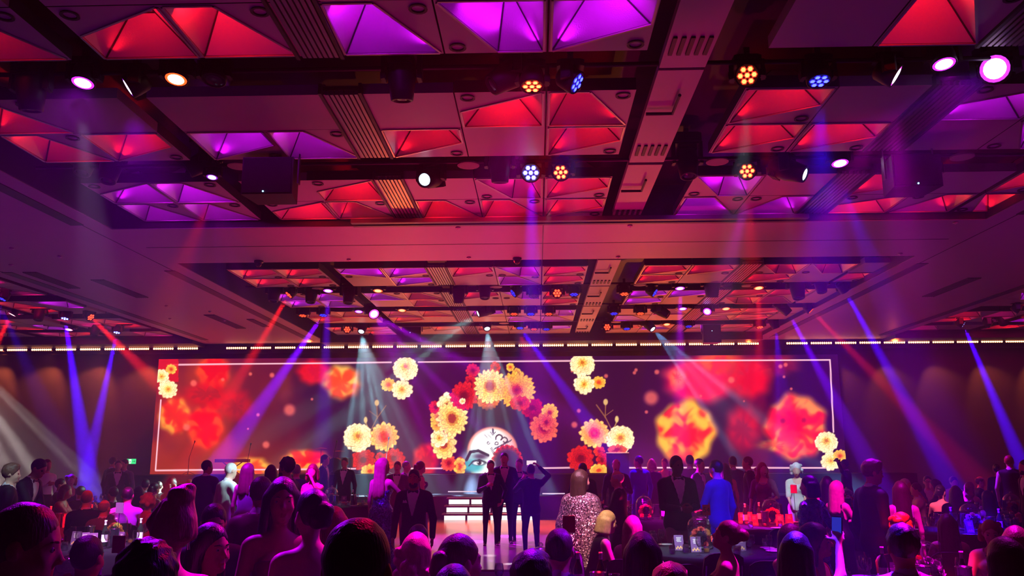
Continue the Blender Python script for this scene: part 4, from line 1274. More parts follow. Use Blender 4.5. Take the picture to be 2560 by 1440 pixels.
# spots added beneath nearby lit lamps to brighten chosen tables and guests
SPOTLOG = []
RGBL['n'] = (1, .62, .40)
for (px, py, d, c, pw, an) in ((180, 1300, 13.1, 'r', 5500, 8), (1905, 1310, 13.4, 'r', 7500, 8), (2425, 1290, 12.2, 'b', 12000, 7), (1640, 1260, 14.7, 'm', 6500, 8), (300, 1360, 10.6, 'w', 1500, 8), (290, 1370, 10.2, 'm', 1500, 9), (1740, 1370, 9.8, 'w', 1700, 7), (2320, 1390, 7.0, 'm', 2600, 13),
                               (578, 1225, 13.0, 'w', 1300, 3), (50, 1215, 11.2, 'w', 300, 5), (1512, 1300, 9.1, 'n', 700, 4), (1985, 1220, 14.9, 'w', 600, 4), (1600, 1150, 18.0, 'b', 2600, 3), (1795, 1290, 11.9, 'b', 2400, 4), (1590, 1330, 8.2, 'm', 3500, 7), (2075, 1380, 5.4, 'b', 9000, 6),
                               (2255, 1310, 8.2, 'r', 3000, 6), (1455, 1400, 6.6, 'r', 1800, 12), (1330, 1400, 4.3, 'b', 1200, 8), (1670, 1430, 3.9, 'r', 500, 12), (1040, 1370, 5.5, 'm', 2200, 10), (440, 1290, 3.6, 'v', 900, 18), (2250, 1400, 5.2, 'm', 2000, 12), (2490, 1350, 6.0, 'm', 1600, 13), (780, 1340, 4.4, 'm', 900, 16),
                               (782, 1190, 13.0, 'm', 2200, 5), (957, 1190, 13.0, 'v', 1900, 4), (622, 1190, 12.5, 'v', 2400, 4), (1450, 1250, 9.6, 'w', 420, 5), (1440, 1300, 9.6, 'p', 900, 6), (2350, 1240, 14.5, 'p', 1500, 3), (330, 1245, 12.8, 'v', 1700, 4), (205, 1225, 18.4, 'b', 9000, 5), (2060, 1265, 10.6, 'm', 1500, 5), (540, 1375, 3.9, 'v', 500, 14), (2515, 1180, 17, 'v', 1100, 5), (1820, 1345, 6.8, 'm', 1200, 9), (2245, 1250, 9.8, 'm', 1200, 6)):
    T = at_d(px, py, d)
    src = min((L for L in LAMPS if L[2] != 'x'), key=lambda L: abs(L[3] - (T.y - 2.5)) + .5 * abs(L[4] - T.x) + (0 if L[2] in (c, 'o' if c == 'r' else c) else 1.5))
    lp = src[0].location + Vector((0, 0, -.35))
    SPOTLOG.append((lp, T, c, src[0].name)); spot(lp, T, RGBL[c], pw * 2.4, an * (2.3 if an < 10 else 1.35), .8, .05)
# added pink, violet and amber uplights, unseen in the crowd, to brighten the ceiling
m_up = MB(); m_up.lathe([(.07, 0), (.09, .02), (.095, .15), (.085, .16), (.08, .14)], 14)
UP = m_up.mesh('added_uplight_can', m_case)
def uplight(x, y, rgb, power, tgt, c, label, ang=120):
    root = empty('added_uplight', (x, y, Z_ST if y > Y_ST else .03 if abs(x) < 5.6 and 14.2 < y < 24.3 else 0)); tag(root, label, 'light', 'added uplights')
    link('can', UP, root)
    link('lens', cached(('updisc', c), lambda: m_disc(.075, 0, lens_mats(c, .5))), root, (0, 0, .15), (PI, 0, 0))
    spot(root.location + Vector((0, 0, .22)), tgt, rgb, power * .10, ang, .8, .08)
PINKW = (1, .006, .17)
uplight(-2.4, 15.6, PINKW, 8200, (-1.2, 14.6, 5.6), 'p', 'added pink uplight hidden behind the aisle at the near edge of the dance floor', 92)
uplight(2.3, 13.3, PINKW, 3600, (1.0, 11.4, 5.6), 'p', 'added pink uplight right of the dance floor behind the sequin kaftan', 96)
uplight(-2.2, 10.2, PINKW, 1100, (-1.0, 9.4, 5.6), 'p', 'added pink uplight left of the aisle in the foreground', 80)
uplight(-8.6, 12.3, (.5, .0, .8), 1500, (-8.8, 13.5, 5.6), 'v', 'added violet uplight among the left tables')
uplight(9.0, 12.0, (.5, .0, .7), 1300, (9.2, 13.0, 5.6), 'v', 'added violet uplight among the right tables')
uplight(-4.6, 6.0, (.45, .0, .8), 500, (-4.6, 5.5, 5.7), 'v', 'added violet uplight at the left in the foreground')
uplight(4.8, 6.6, (.45, .0, .7), 500, (4.8, 6.0, 5.7), 'v', 'added violet uplight at the right in the foreground')
uplight(3.6, 26.2, (1, .20, .02), 10000, (2.6, 23.0, 5.7), 'o', 'added amber uplight on the stage right of the steps', 110)
uplight(-4.4, 26.2, (1, .18, .02), 8500, (-3.0, 23.2, 5.7), 'o', 'added amber uplight on the stage left of the steps', 110)
# colour washes on the dance floor
for (L_, x, y, rgb, pw, an) in ((L_1218, -.6, 22.8, (1, .10, .01), 5000, 44), (L_903, -2.5, 21.5, (1, .05, .01), 3500, 44), (L_1300, 2.0, 21.0, (1, .03, .01), 3500, 44), (L_935, -1.2, 18.5, (.8, .0, .7), 4500, 36), (L_1707, 1.6, 18.0, (.6, .0, 1), 2200, 30)):
    spot(L_[0] + Vector((0, -.1, -.25)), (x, y, 0), rgb, pw, an, .8, .05)
spot(L_1327[0] + Vector((.3, .2, -.3)), at_z(1170, 1400, .03), (1, .9, 1), 5000, 15, .2, .02, (11, 1.0, 2.7))
# ---------------------------------------------------------------- figures: smooth implicit bodies meshed on a grid
def V3(*a): return np.array(a, dtype=np.float64)
def rx(a): c, s = math.cos(a), math.sin(a); return np.array([[1, 0, 0], [0, c, -s], [0, s, c]])
def ry(a): c, s = math.cos(a), math.sin(a); return np.array([[c, 0, s], [0, 1, 0], [-s, 0, c]])
def rz(a): c, s = math.cos(a), math.sin(a); return np.array([[c, -s, 0], [s, c, 0], [0, 0, 1]])

class Field:
    """signed distance on a grid, built from rounded cones and ellipsoids that melt into each other"""
    def __init__(s, prims, h):
        s.h = h
        lo = np.min([p['lo'] for p in prims if not p.get('sub')], axis=0) - 3 * h
        hi = np.max([p['hi'] for p in prims if not p.get('sub')], axis=0) + 3 * h
        s.lo = lo
        s.n = np.ceil((hi - lo) / h).astype(int) + 1
        s.D = np.full(s.n, 1.0, np.float32)
        s.LD = np.full(s.n, 9.0, np.float32)
        s.L = np.zeros(s.n, np.int8)
        for p in prims:
            s.put(p)
    def put(s, p):
        k = p['k']
        m = k + 2.5 * s.h
        a = np.clip(np.floor((p['lo'] - m - s.lo) / s.h).astype(int), 0, s.n - 1)
        b = np.clip(np.ceil((p['hi'] + m - s.lo) / s.h).astype(int) + 1, 1, s.n)
        if np.any(b <= a): return
        X = (s.lo[0] + s.h * np.arange(a[0], b[0]))[:, None, None]
        Y = (s.lo[1] + s.h * np.arange(a[1], b[1]))[None, :, None]
        Z = (s.lo[2] + s.h * np.arange(a[2], b[2]))[None, None, :]
        d = p['f'](X, Y, Z)
        sl = (slice(a[0], b[0]), slice(a[1], b[1]), slice(a[2], b[2]))
        D = s.D[sl]
        if p.get('sub'):
            e = -d
            hh = np.maximum(k - np.abs(D - e), 0) / max(k, 1e-6)
            s.D[sl] = np.maximum(D, e) + hh * hh * k * .25
            return
        hh = np.maximum(k - np.abs(D - d), 0) / max(k, 1e-6)
        s.D[sl] = np.minimum(D, d) - hh * hh * k * .25
        upd = d < s.LD[sl] - p.get('pri', 0)
        s.L[sl] = np.where(upd, p['lab'], s.L[sl])
        s.LD[sl] = np.where(upd, d, s.LD[sl])
    def mesh(s):
        D, n = s.D, s.n
        cn = n - 1
        acc, wts, quads, labs = [], [], [], []
        st = np.array([cn[1] * cn[2], cn[2], 1])
        for ax in range(3):
            o1, o2 = (ax + 1) % 3, (ax + 2) % 3
            A = D[tuple(slice(0, n[i] - 1) if i == ax else slice(None) for i in range(3))]
            B = D[tuple(slice(1, n[i]) if i == ax else slice(None) for i in range(3))]
            I = np.argwhere((A < 0) != (B < 0))
            I = I[(I[:, o1] > 0) & (I[:, o1] < cn[o1]) & (I[:, o2] > 0) & (I[:, o2] < cn[o2])]
            if len(I) == 0: continue
            ia = tuple(I.T)
            J = I.copy(); J[:, ax] += 1
            a, b = D[ia], D[tuple(J.T)]
            pos = I.astype(np.float64); pos[:, ax] += a / (a - b)
            c = []
            for (q1, q2) in ((0, 0), (1, 0), (1, 1), (0, 1)):
                K = I.copy(); K[:, o1] -= q1; K[:, o2] -= q2
                cid = K @ st
                c.append(cid); acc.append(pos); wts.append(cid)
            c = np.stack(c, 1)
            ins = a < 0
            quads.append(np.where(ins[:, None], c, c[:, ::-1]))
            labs.append(np.where(ins, s.L[ia], s.L[tuple(J.T)]))
        W = np.concatenate(wts); P = np.concatenate(acc)
        u, inv = np.unique(W, return_inverse=True)
        cnt = np.bincount(inv)
        V = np.stack([np.bincount(inv, P[:, i]) / cnt for i in range(3)], 1) * s.h + s.lo
        Q = np.searchsorted(u, np.concatenate(quads))
        return V, Q, np.concatenate(labs)

def cap(a, b, ra, rb=None, lab=0, k=.03, sub=False, pri=0):
    a, b = np.asarray(a, float), np.asarray(b, float)
    rb = ra if rb is None else rb
    ba = b - a; bb = float(ba @ ba) + 1e-9
    def f(X, Y, Z):
        px, py, pz = X - a[0], Y - a[1], Z - a[2]
        h = np.clip((px * ba[0] + py * ba[1] + pz * ba[2]) / bb, 0, 1)
        return np.sqrt((px - ba[0] * h) ** 2 + (py - ba[1] * h) ** 2 + (pz - ba[2] * h) ** 2) - (ra + (rb - ra) * h)
    r = max(ra, rb)
    return dict(f=f, lo=np.minimum(a, b) - r, hi=np.maximum(a, b) + r, lab=lab, k=k, sub=sub, pri=pri, a=a, b=b, ra=ra, rb=rb, t='c')

def ell(c, r, R=None, lab=0, k=.03, sub=False, pri=0, wob=0.0, wf=30.0):
    c, r = np.asarray(c, float), np.asarray(r, float)
    R = np.eye(3) if R is None else R
    def f(X, Y, Z):
        px, py, pz = X - c[0], Y - c[1], Z - c[2]
        q = [R[0, i] * px + R[1, i] * py + R[2, i] * pz for i in range(3)]
        k0 = np.sqrt((q[0] / r[0]) ** 2 + (q[1] / r[1]) ** 2 + (q[2] / r[2]) ** 2)
        k1 = np.sqrt((q[0] / r[0] ** 2) ** 2 + (q[1] / r[1] ** 2) ** 2 + (q[2] / r[2] ** 2) ** 2) + 1e-6
        d = k0 * (k0 - 1) / k1
        if wob:
            d = d + wob * np.sin(wf * q[0] + 2 * np.sin(wf * .6 * q[2])) * np.sin(wf * q[1] + 1.3) * np.sin(wf * q[2])
        return d
    ext = np.sqrt((R ** 2) @ (r ** 2)) + abs(wob)
    return dict(f=f, lo=c - ext, hi=c + ext, lab=lab, k=k, sub=sub, pri=pri, c=c, r=r, R=R, t='e')

def grow(p, g, lab=0, k=None):
    """the same shape, thicker: cloth over a limb"""
    k = p['k'] if k is None else k
    if p['t'] == 'c':
        return cap(p['a'], p['b'], p['ra'] + g, p['rb'] + g, lab, k)
    return ell(p['c'], p['r'] + g, p['R'], lab, k)

def cutf(fn, lo, hi, k=.006):
    return dict(f=fn, lo=np.asarray(lo, float), hi=np.asarray(hi, float), lab=0, k=k, sub=True)

def ik(S, T, l1, l2, hint):
    d = T - S
    L = float(np.linalg.norm(d))
    L2 = min(max(L, abs(l1 - l2) + .02), (l1 + l2) * .995)
    u = d / max(L, 1e-6)
    a = (l1 * l1 - l2 * l2 + L2 * L2) / (2 * L2)
    hh = math.sqrt(max(l1 * l1 - a * a, 1e-6))
    p = np.asarray(hint, float) - u * float(np.dot(hint, u))
    p = p / max(float(np.linalg.norm(p)), 1e-6)
    return S + u * a + p * hh, S + u * L2

SKIN, LIP, EYE, SHIRT, TROU, SHOE, IRIS, BROW = range(8)

SKINS = {'a': lin((206, 150, 122)), 'b': lin((178, 118, 88)), 'c': lin((226, 176, 150)), 'd': lin((98, 60, 44))}
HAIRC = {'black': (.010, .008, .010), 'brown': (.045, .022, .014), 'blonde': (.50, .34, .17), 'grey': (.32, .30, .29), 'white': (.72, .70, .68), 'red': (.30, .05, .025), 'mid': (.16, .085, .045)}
def skin_m(c): return mat('skin_%s' % c, SKINS[c], .5, noise=.06, nscale=14, spec=.35)
m_lip = mat('lips', lin((170, 60, 66)), .4)
m_eye = mat('eye_white', (.42, .40, .39), .2)
m_iris = mat('iris_dark', (.02, .015, .012), .1)
def hair_m(c):
    n = 'hair_%s' % c
    if n in MATS: return MATS[n]
    m = mat(n, HAIRC[c], .42, noise=.35, nscale=30, spec=.5)
    nt = m.node_tree; b = nt.nodes['Principled BSDF']
    tc = nt.nodes.new('ShaderNodeTexCoord')
    mp = nt.nodes.new('ShaderNodeMapping'); mp.inputs['Scale'].default_value = (1, 1, .12)
    wv = nt.nodes.new('ShaderNodeTexNoise'); wv.inputs['Scale'].default_value = 150; wv.inputs['Detail'].default_value = 2
    bp = nt.nodes.new('ShaderNodeBump'); bp.inputs['Strength'].default_value = .6; bp.inputs['Distance'].default_value = .006
    nt.links.new(tc.outputs['Object'], mp.inputs[0]); nt.links.new(mp.outputs[0], wv.inputs['Vector'])
    nt.links.new(wv.outputs['Fac'], bp.inputs['Height']); nt.links.new(bp.outputs[0], b.inputs['Normal'])
    return m
def cloth_m(name, rgb, rough=.75, **kw):
    return mat('cloth_' + name, rgb, rough, noise=.12, nscale=10, bump=.15, bscale=260, sheen=.12 if max(rgb) > .05 else 0.0, spec=.5 if max(rgb) > .05 else .2, **kw)
def sequin_m(name, rgb, rgb2, cell=62):
    n = 'sequin_' + name
    if n in MATS: return MATS[n]
    m = mat(n, rgb, .32, metal=.7)
    nt = m.node_tree; b = nt.nodes['Principled BSDF']
    tc = nt.nodes.new('ShaderNodeTexCoord')
    vo = nt.nodes.new('ShaderNodeTexVoronoi'); vo.inputs['Scale'].default_value = cell
    mx = nt.nodes.new('ShaderNodeMix'); mx.data_type = 'RGBA'
    mx.inputs[6].default_value = (*rgb, 1); mx.inputs[7].default_value = (*rgb2, 1)
    nt.links.new(tc.outputs['Object'], vo.inputs['Vector'])
    sp = nt.nodes.new('ShaderNodeSeparateColor')
    nt.links.new(vo.outputs['Color'], sp.inputs[0]); nt.links.new(sp.outputs[0], mx.inputs[0]); nt.links.new(mx.outputs[2], b.inputs['Base Color'])
    ge = nt.nodes.new('ShaderNodeNewGeometry')          # every sequin faces its own way
    v1 = nt.nodes.new('ShaderNodeVectorMath'); v1.operation = 'SUBTRACT'; v1.inputs[1].default_value = (.5, .5, .5)
    v2 = nt.nodes.new('ShaderNodeVectorMath'); v2.operation = 'MULTIPLY_ADD'; v2.inputs[1].default_value = (1.1, 1.1, 1.1)
    v3 = nt.nodes.new('ShaderNodeVectorMath'); v3.operation = 'NORMALIZE'
    nt.links.new(vo.outputs['Color'], v1.inputs[0]); nt.links.new(v1.outputs[0], v2.inputs[0]); nt.links.new(ge.outputs['Normal'], v2.inputs[2])
    nt.links.new(v2.outputs[0], v3.inputs[0]); nt.links.new(v3.outputs[0], b.inputs['Normal'])
    return m
m_tux = cloth_m('tuxedo', (.010, .009, .012), .6)
m_satin = mat('satin_lapel', (.012, .012, .016), .25)
m_shoe = mat('shoe_leather', (.012, .010, .010), .2)
m_shirt = cloth_m('white_shirt', (.80, .78, .80))
m_bow = mat('bow_tie_silk', (.010, .010, .012), .35)

CLO = {
 'tux': m_tux, 'black': m_tux, 'navy': cloth_m('navy', (.03, .045, .16)), 'blue': cloth_m('royal_blue', (.03, .06, .40)), 'grey': cloth_m('grey_suit', (.16, .155, .16)),
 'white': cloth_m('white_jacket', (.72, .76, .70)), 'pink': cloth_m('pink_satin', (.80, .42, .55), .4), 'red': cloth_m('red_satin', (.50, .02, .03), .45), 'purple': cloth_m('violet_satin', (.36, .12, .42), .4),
 'brown': cloth_m('brown_satin', (.18, .06, .06), .4), 'plum': cloth_m('plum', (.14, .03, .12)), 'green': cloth_m('olive', (.28, .32, .22)), 'cream': cloth_m('cream', (.70, .66, .60)),
 'sblue': sequin_m('midnight', (.03, .05, .22), (.18, .30, .70)), 'ssilver': sequin_m('rose_silver', (.10, .03, .06), (.70, .50, .58), 105), 'sgreen': sequin_m('teal', (.03, .09, .16), (.25, .60, .55)),
}

def hand(prims, W, dirv, side, nrm, curl, h, lab=SKIN):
    """palm, four fingers of different lengths and a thumb that leaves the side of the palm"""
    u = dirv / np.linalg.norm(dirv)
    n = nrm - u * float(np.dot(nrm, u)); n = n / max(np.linalg.norm(n), 1e-6)      # palm normal
    t = np.cross(u, n) * side                                                       # towards the thumb
    mr = max(.0088, h * .72)
    prims.append(ell(W + u * .045, (.041, .017, .050), np.stack([t, n, u], 1), lab, .012))
    for i, (o, L) in enumerate(((.030, .072), (.010, .080), (-.011, .074), (-.031, .058))):
        b = W + u * .085 + t * o
        a1 = curl * .8
        d1 = u * math.cos(a1) + n * math.sin(a1)
        a2 = curl * 1.9
        d2 = u * math.cos(a2) + n * math.sin(a2)
        m_ = b + d1 * L * .52
        prims.append(cap(W + u * .06 + t * o * .9, b, mr * 1.05, mr, lab, .006))
        prims.append(cap(b, m_, mr, mr * .95, lab, .006))
        prims.append(cap(m_, m_ + d2 * L * .5, mr * .95, mr * .8, lab, .006))
    b = W + u * .02 + t * .036
    d1 = (u * .65 + t * .72 + n * .25 * curl); d1 = d1 / np.linalg.norm(d1)
    m_ = b + d1 * .042
    d2 = (u * .9 + t * .25 + n * .5 * curl); d2 = d2 / np.linalg.norm(d2)
    prims.append(cap(W + u * .015 + t * .018, b, mr * 1.4, mr * 1.25, lab, .012))
    prims.append(cap(b, m_, mr * 1.25, mr * 1.05, lab, .008))
    prims.append(cap(m_, m_ + d2 * .034, mr * 1.05, mr * .85, lab, .006))
    return W + u * .075 + n * .03, u, n, t

STATS = {'tris': 0}
def to_obj(name, prims, h, mats, parent, s):
    V, Q, L = Field(prims, h).mesh()
    STATS['tris'] += 2 * len(Q)
    return link(name, grid_mesh(name, V * s, Q, mats, np.minimum(L, len(mats) - 1) if len(mats) > 1 else None), parent)

def figure(px, ytop, d, pose='stand', face=0, sex='m', hair='short', hcol='brown', wear='tux', wcol='tux', label='', short='', skin='a',
           turn=0, nod=0, tilt=0, lean=0, side=0, arms=None, feet=None, group=None, hi=None, extra=(), shirtm=None, hold=None, wide=1.0, legm=None, top=0.0):
    P = at_d(px, ytop, d)
    base_h = 1.745 if pose == 'stand' else 1.345
    # what the lean takes off the height
    lr, nr = math.radians(lean), math.radians(nod)
    fem = sex == 'f'
    drop = .68 * (1 - math.cos(lr))
    s = (P.z - top) / (base_h - drop)
    s = min(max(s, .88), 1.12)
    hgt = hi or (.0115 if d < 4.6 else .0145 if d < 7 else .019 if d < 13 else .025)
    h = hgt / s
    hz = .95 if pose == 'stand' else .56
    root_z = 0.0
    Rt = rz(0) @ ry(math.radians(side)) @ rx(-lr)
    Pp = V3(0, 0, hz)
    T = lambda x, y, z: Pp + Rt @ V3(x, y, z)
    Rh = Rt @ rx(lr * .75) @ rz(-math.radians(turn)) @ rx(-nr) @ ry(math.radians(tilt))
    Hn = T(0, .012, .565)
    Hd = lambda x, y, z: Hn + Rh @ V3(x, y, z)
    sw = (.190 if not fem else .162) * wide
    b, up = [], []                   # body, upper body shapes that cloth follows
    torso = SHIRT if wear in ('tux', 'suit', 'vest', 'shirt', 'jacket') else SKIN
    legl = TROU if wear in ('tux', 'suit', 'vest', 'shirt') or (legm is not None) else SKIN
    # torso
    cw = (.165, .112, .20) if not fem else (.138, .098, .185)
    tp = [ell(T(0, 0, .33), (cw[0] * wide, cw[1], cw[2]), Rt, torso, .06),
          ell(T(0, 0, .14), ((.148 if not fem else .120) * wide, .102 if not fem else .090, .15), Rt, torso, .06),
          ell(T(0, -.005, .0), ((.158 if not fem else .165) * wide, .115, .135), Rt, torso if torso == SKIN else TROU, .06),
          cap(T(-sw * .78, -.01, .445), T(sw * .78, -.01, .445), .058 if not fem else .048, None, torso, .06),
          cap(T(0, -.02, .44), T(0, -.012, .49), .075 if not fem else .06, .06 if not fem else .048, torso, .05)]
    if fem:
        for q in (-1, 1):
            tp.append(ell(T(q * .066, .085, .33), (.062, .055, .062), Rt, torso, .035))
    b += tp
    b.append(cap(T(0, -.012, .47), Hd(0, .0, .03), .055 if not fem else .045, .053 if not fem else .043, SKIN, .025))
    if torso == SHIRT:
        b.append(cap(T(0, -.010, .492), T(0, -.006, .525), .063 if not fem else .052, .061 if not fem else .05, SHIRT, .012, pri=.004))
    # head with a face
    fs = .95 if fem else 1.0
    b += [ell(Hd(0, .000, .128), (.074 * fs, .093, .100), Rh, SKIN, .03),
          ell(Hd(0, .036, .068), (.058 * fs, .062, .082), Rh, SKIN, .03),
          ell(Hd(0, .078, .012), (.024 * fs, .020, .018), Rh, SKIN, .03),
          cap(Hd(0, .094, .108), Hd(0, .113, .073), .008, .013, SKIN, .012),
          cap(Hd(-.034, .083, .126), Hd(.034, .083, .126), .011, None, SKIN, .016)]
    for q in (-1, 1):
        b.append(ell(Hd(q * .040, .068, .068), (.022, .022, .024), Rh, SKIN, .02))
        b.append(ell(Hd(q * .079 * fs, -.004, .095), (.011, .022, .034), Rh, SKIN, .008))
        b.append(ell(Hd(q * .031, .101, .108), (.017, .012, .011), Rh, SKIN, .01, True))
        if h < .016:
            b.append(cap(Hd(q * .017, .0945, .1150), Hd(q * .045, .0860, .1140), .0055, .005, SKIN, .005))
            b.append(cap(Hd(q * .018, .0930, .0985), Hd(q * .044, .0850, .0990), .0055, .005, SKIN, .006))
        elif h < .022:
            b.append(ell(Hd(q * .031, .088, .107), (.0125, .010, .007), Rh, IRIS, .003, False, .001))
    b.append(ell(Hd(0, .0915, .0435), (.021 * fs, .009, .0058), Rh, LIP, .006, False, .0005))
    b.append(ell(Hd(0, .0895, .0345), (.018 * fs, .009, .0066), Rh, LIP, .006, False, .0005))
    # arms
    arms = arms or {}
    armp = {}
    for q, nm in ((-1, 'L'), (1, 'R')):
        S = T(q * sw, -.012, .430)
        a = arms.get(nm)
        if a is None:
            tgt = S + Rt @ V3(q * .07, .05, -.52) if pose == 'stand' else T(q * .15, .30, .06)
            hint = V3(q * .5, -1, 0); curl = .5; nrm = V3(-q, 0, 0)
        else:
            tgt = T(*a[0])
            hint = Rt @ V3(*(a[1] if len(a) > 1 and a[1] else (q * .6, -.4, -.8)))
            curl = a[2] if len(a) > 2 else .7
            nrm = Rt @ V3(*(a[3] if len(a) > 3 else (-q, .2, 0)))
        l1, l2 = .285 * (1 if not fem else .95), .255 * (1 if not fem else .95)
        E, W = ik(S, tgt, l1, l2, hint)
        rr_ = 1.0 if not fem else .80
        sk = SHIRT if torso == SHIRT else SKIN
        ua = [cap(S, E, .052 * rr_, .040 * rr_, sk, .04), cap(E, W, .040 * rr_, .027 * rr_, sk, .02)]
        b += ua
        f = (W - E) / np.linalg.norm(W - E)
        ends = hand(b, W + f * .005, f, q, nrm, curl, h)
        armp[nm] = (S, E, W, ends, ua)
    # legs
    feet = feet or {}
    legs = []
    for q, nm in ((-1, 'L'), (1, 'R')):
        Hp = Pp + V3(q * .088, 0, -.03)
        if pose == 'stand':
            A = V3(*feet.get(nm, (q * .115, -.01, .085)))
            K, A = ik(Hp, A, .425, .425, V3(q * .15, 1, 0))
            rz0 = .083
        else:
            K = V3(q * .13, .42, .535); A = V3(q * .12, .40, .10)
        lg = [cap(Hp, K, .088, .058, legl, .05), cap(K, A, .056, .038, legl, .02)]
        legs += lg
        b += lg
        b.append(cap(A + V3(0, -.025, -.045), A + V3(q * .02, .135, -.052), .037, .033, SHOE, .02))
    pants = m_tux if wcol in ('tux', 'black') else CLO.get(wcol, m_tux)
    body_m = [skin_m(skin), m_lip, m_eye, shirtm or m_shirt, legm or (pants if wear in ('tux', 'suit') else m_tux), m_shoe, m_iris, hair_m(hcol)]
    X, Y = P.x, P.y
    th = -math.radians(face)
    # put the head, not the hips, where the photograph has it
    off = rz(th) @ (Hd(0, 0, .12) * s)
    body = to_obj('person', b, h, body_m, None, s)
    body.location = (X - off[0], Y - off[1], 0)
    body.rotation_euler = (0, 0, th)
    tag(body, label, 'person', group)
    cm = CLO.get(wcol, m_tux)
    Rti = Rt.T
    def loc(X_, Y_, Z_):
        px_, py_, pz_ = X_ - Pp[0], Y_ - Pp[1], Z_ - Pp[2]
        return [Rti[i, 0] * px_ + Rti[i, 1] * py_ + Rti[i, 2] * pz_ for i in range(3)]
    bb = (np.array([-3, -3, -1.0]), np.array([3, 3, 3.0]))
    # clothes
    if wear in ('tux', 'suit', 'jacket', 'vest'):
        g = .013
        j = [grow(p, g, 0) for p in tp[:5]]
        j.append(ell(T(0, -.005, -.06), (.178 * wide if not fem else .172, .128, .15), Rt, 0, .05))
        if fem: j += [grow(p, g, 0) for p in tp[5:7]]
        if wear != 'vest':
            for nm in ('L', 'R'):
                S, E, W, ends, ua = armp[nm]
                f = (W - E) / np.linalg.norm(W - E)
                j.append(cap(S, E, .060 if not fem else .05, .050 if not fem else .042, 0, .03)); j.append(cap(E, W - f * .02, .049 if not fem else .041, .039 if not fem else .034, 0, .02))
        zv = .17 if wear != 'vest' else .26
        def vcut(X_, Y_, Z_):
            x, y, z = loc(X_, Y_, Z_)
            return np.maximum(np.maximum(np.abs(x) - np.clip((z - zv) * .27, -.05, .085), .015 - y), z - .56)
        def neck(X_, Y_, Z_):
            x, y, z = loc(X_, Y_, Z_)
            return np.maximum(np.sqrt(x * x + (y + .005) ** 2) - .066, .47 - z)
        def hem(X_, Y_, Z_):
            x, y, z = loc(X_, Y_, Z_)
            return np.maximum(z + .135 + 0 * x, y * 0 - 9)
        F_ = [cutf(vcut, *bb), cutf(neck, *bb), cutf(hem, *bb)]
        jo = to_obj('jacket' if wear != 'vest' else 'waistcoat', j + F_, h, [cm], body, s)
        if wear == 'tux' or 'bow' in extra:
            c0 = T(0, .062, .497)
            M = Matrix.Translation(Vector(c0 * s)) @ Matrix([list(r_) for r_ in Rt]).to_4x4()
            bt = MB()
            k_ = s * 1.15
            for q in (-1, 1):
                bt.prism([(q * .008 * k_, -.010 * k_), (q * .055 * k_, -.024 * k_), (q * .060 * k_, 0), (q * .055 * k_, .024 * k_), (q * .008 * k_, .010 * k_)][::q], -.008, .008, M @ Matrix.Rotation(PI / 2, 4, 'X'))
            bt.box(-.011 * k_, .011 * k_, -.012, .012, -.013 * k_, .013 * k_, M)
            bt.build('bow_tie', m_bow, body)
        if 'square' in extra:
            c0 = T(.095, .118, .36)
            M = Matrix.Translation(Vector(c0 * s)) @ Matrix([list(r_) for r_ in Rt]).to_4x4()
            ps = MB(); ps.prism([(-.03, 0), (.03, 0), (.022, .035), (.006, .02), (-.006, .038), (-.02, .022)], -.01, .01, M @ Matrix.Rotation(PI / 2, 4, 'X'))
            ps.build('pocket_square', m_shirt, body)
    elif wear in ('gown', 'dress', 'sleeved', 'kaftan'):
        g = .009
        j = [grow(p, g, 0) for p in (tp[0], tp[1], tp[2])] + [grow(p, g, 0) for p in tp[5:7]]
        if wear in ('sleeved', 'kaftan', 'dress'):
            j += [grow(tp[3], g, 0), grow(tp[4], .004, 0)]
        if wear in ('sleeved', 'kaftan'):
            for nm in ('L', 'R'):
                S, E, W, ends, ua = armp[nm]
                if wear == 'kaftan':
                    j.append(cap(S, E, .075, .10, 0, .05)); j.append(cap(E, E + (W - E) * .7, .10, .11, 0, .04))
                else:
                    j.append(cap(S, E, .055, .046, 0, .03))
        if pose == 'stand':
            wd = .20 if wear != 'kaftan' else .30
            j.append(cap(V3(0, 0, hz - .02), V3(0, .0, .30), .150, wd * .80, 0, .08))
            for q in (-1, 1):
                j.append(cap(V3(q * .075, -.005, .93), V3(q * .085, -.005, .50), .112, .118, 0, .06))
                j.append(cap(V3(q * .075, -.02, .55), V3(q * .08, -.02, wd * .9 + .02), .128, wd * .9, 0, .08))
            if wear == 'kaftan':
                j.append(cap(T(0, 0, .36), V3(0, 0, .45), .17, .30, 0, .1))
            fl = lambda X_, Y_, Z_: Z_ + 0 * X_ + 0 * Y_ - .022
            cuts = [cutf(fl, *bb)]
        else:
            j += [grow(p, .02, 0, .06) for p in legs if p['ra'] > .07]
            j.append(cap(V3(0, .1, .55), V3(0, .40, .53), .10, .09, 0, .08))
            j.append(cap(V3(-.1, .44, .45), V3(-.1, .44, .20), .085, .10, 0, .08)); j.append(cap(V3(.1, .44, .45), V3(.1, .44, .20), .085, .10, 0, .08))
            cuts = []
        if wear in ('gown',):
            def bust(X_, Y_, Z_):
                x, y, z = loc(X_, Y_, Z_)
                return .345 + .25 * np.clip(y, -.12, .1) - z
            cuts.append(cutf(bust, *bb))
        elif wear == 'dress':
            def yoke(X_, Y_, Z_):
                x, y, z = loc(X_, Y_, Z_)
                a = np.sqrt(x * x + (y - .06) ** 2) - .095
                return np.maximum(a, .36 - z)
            def arm_(X_, Y_, Z_):
                x, y, z = loc(X_, Y_, Z_)
                return .125 - np.abs(x) + np.maximum(.25 - z, 0) * 3
            cuts += [cutf(yoke, *bb), cutf(arm_, *bb)]
        else:
            def nck(X_, Y_, Z_):
                x, y, z = loc(X_, Y_, Z_)
                return np.maximum(np.sqrt(x * x + (y - .02) ** 2) - .075, .41 - z)
            cuts.append(cutf(nck, *bb))
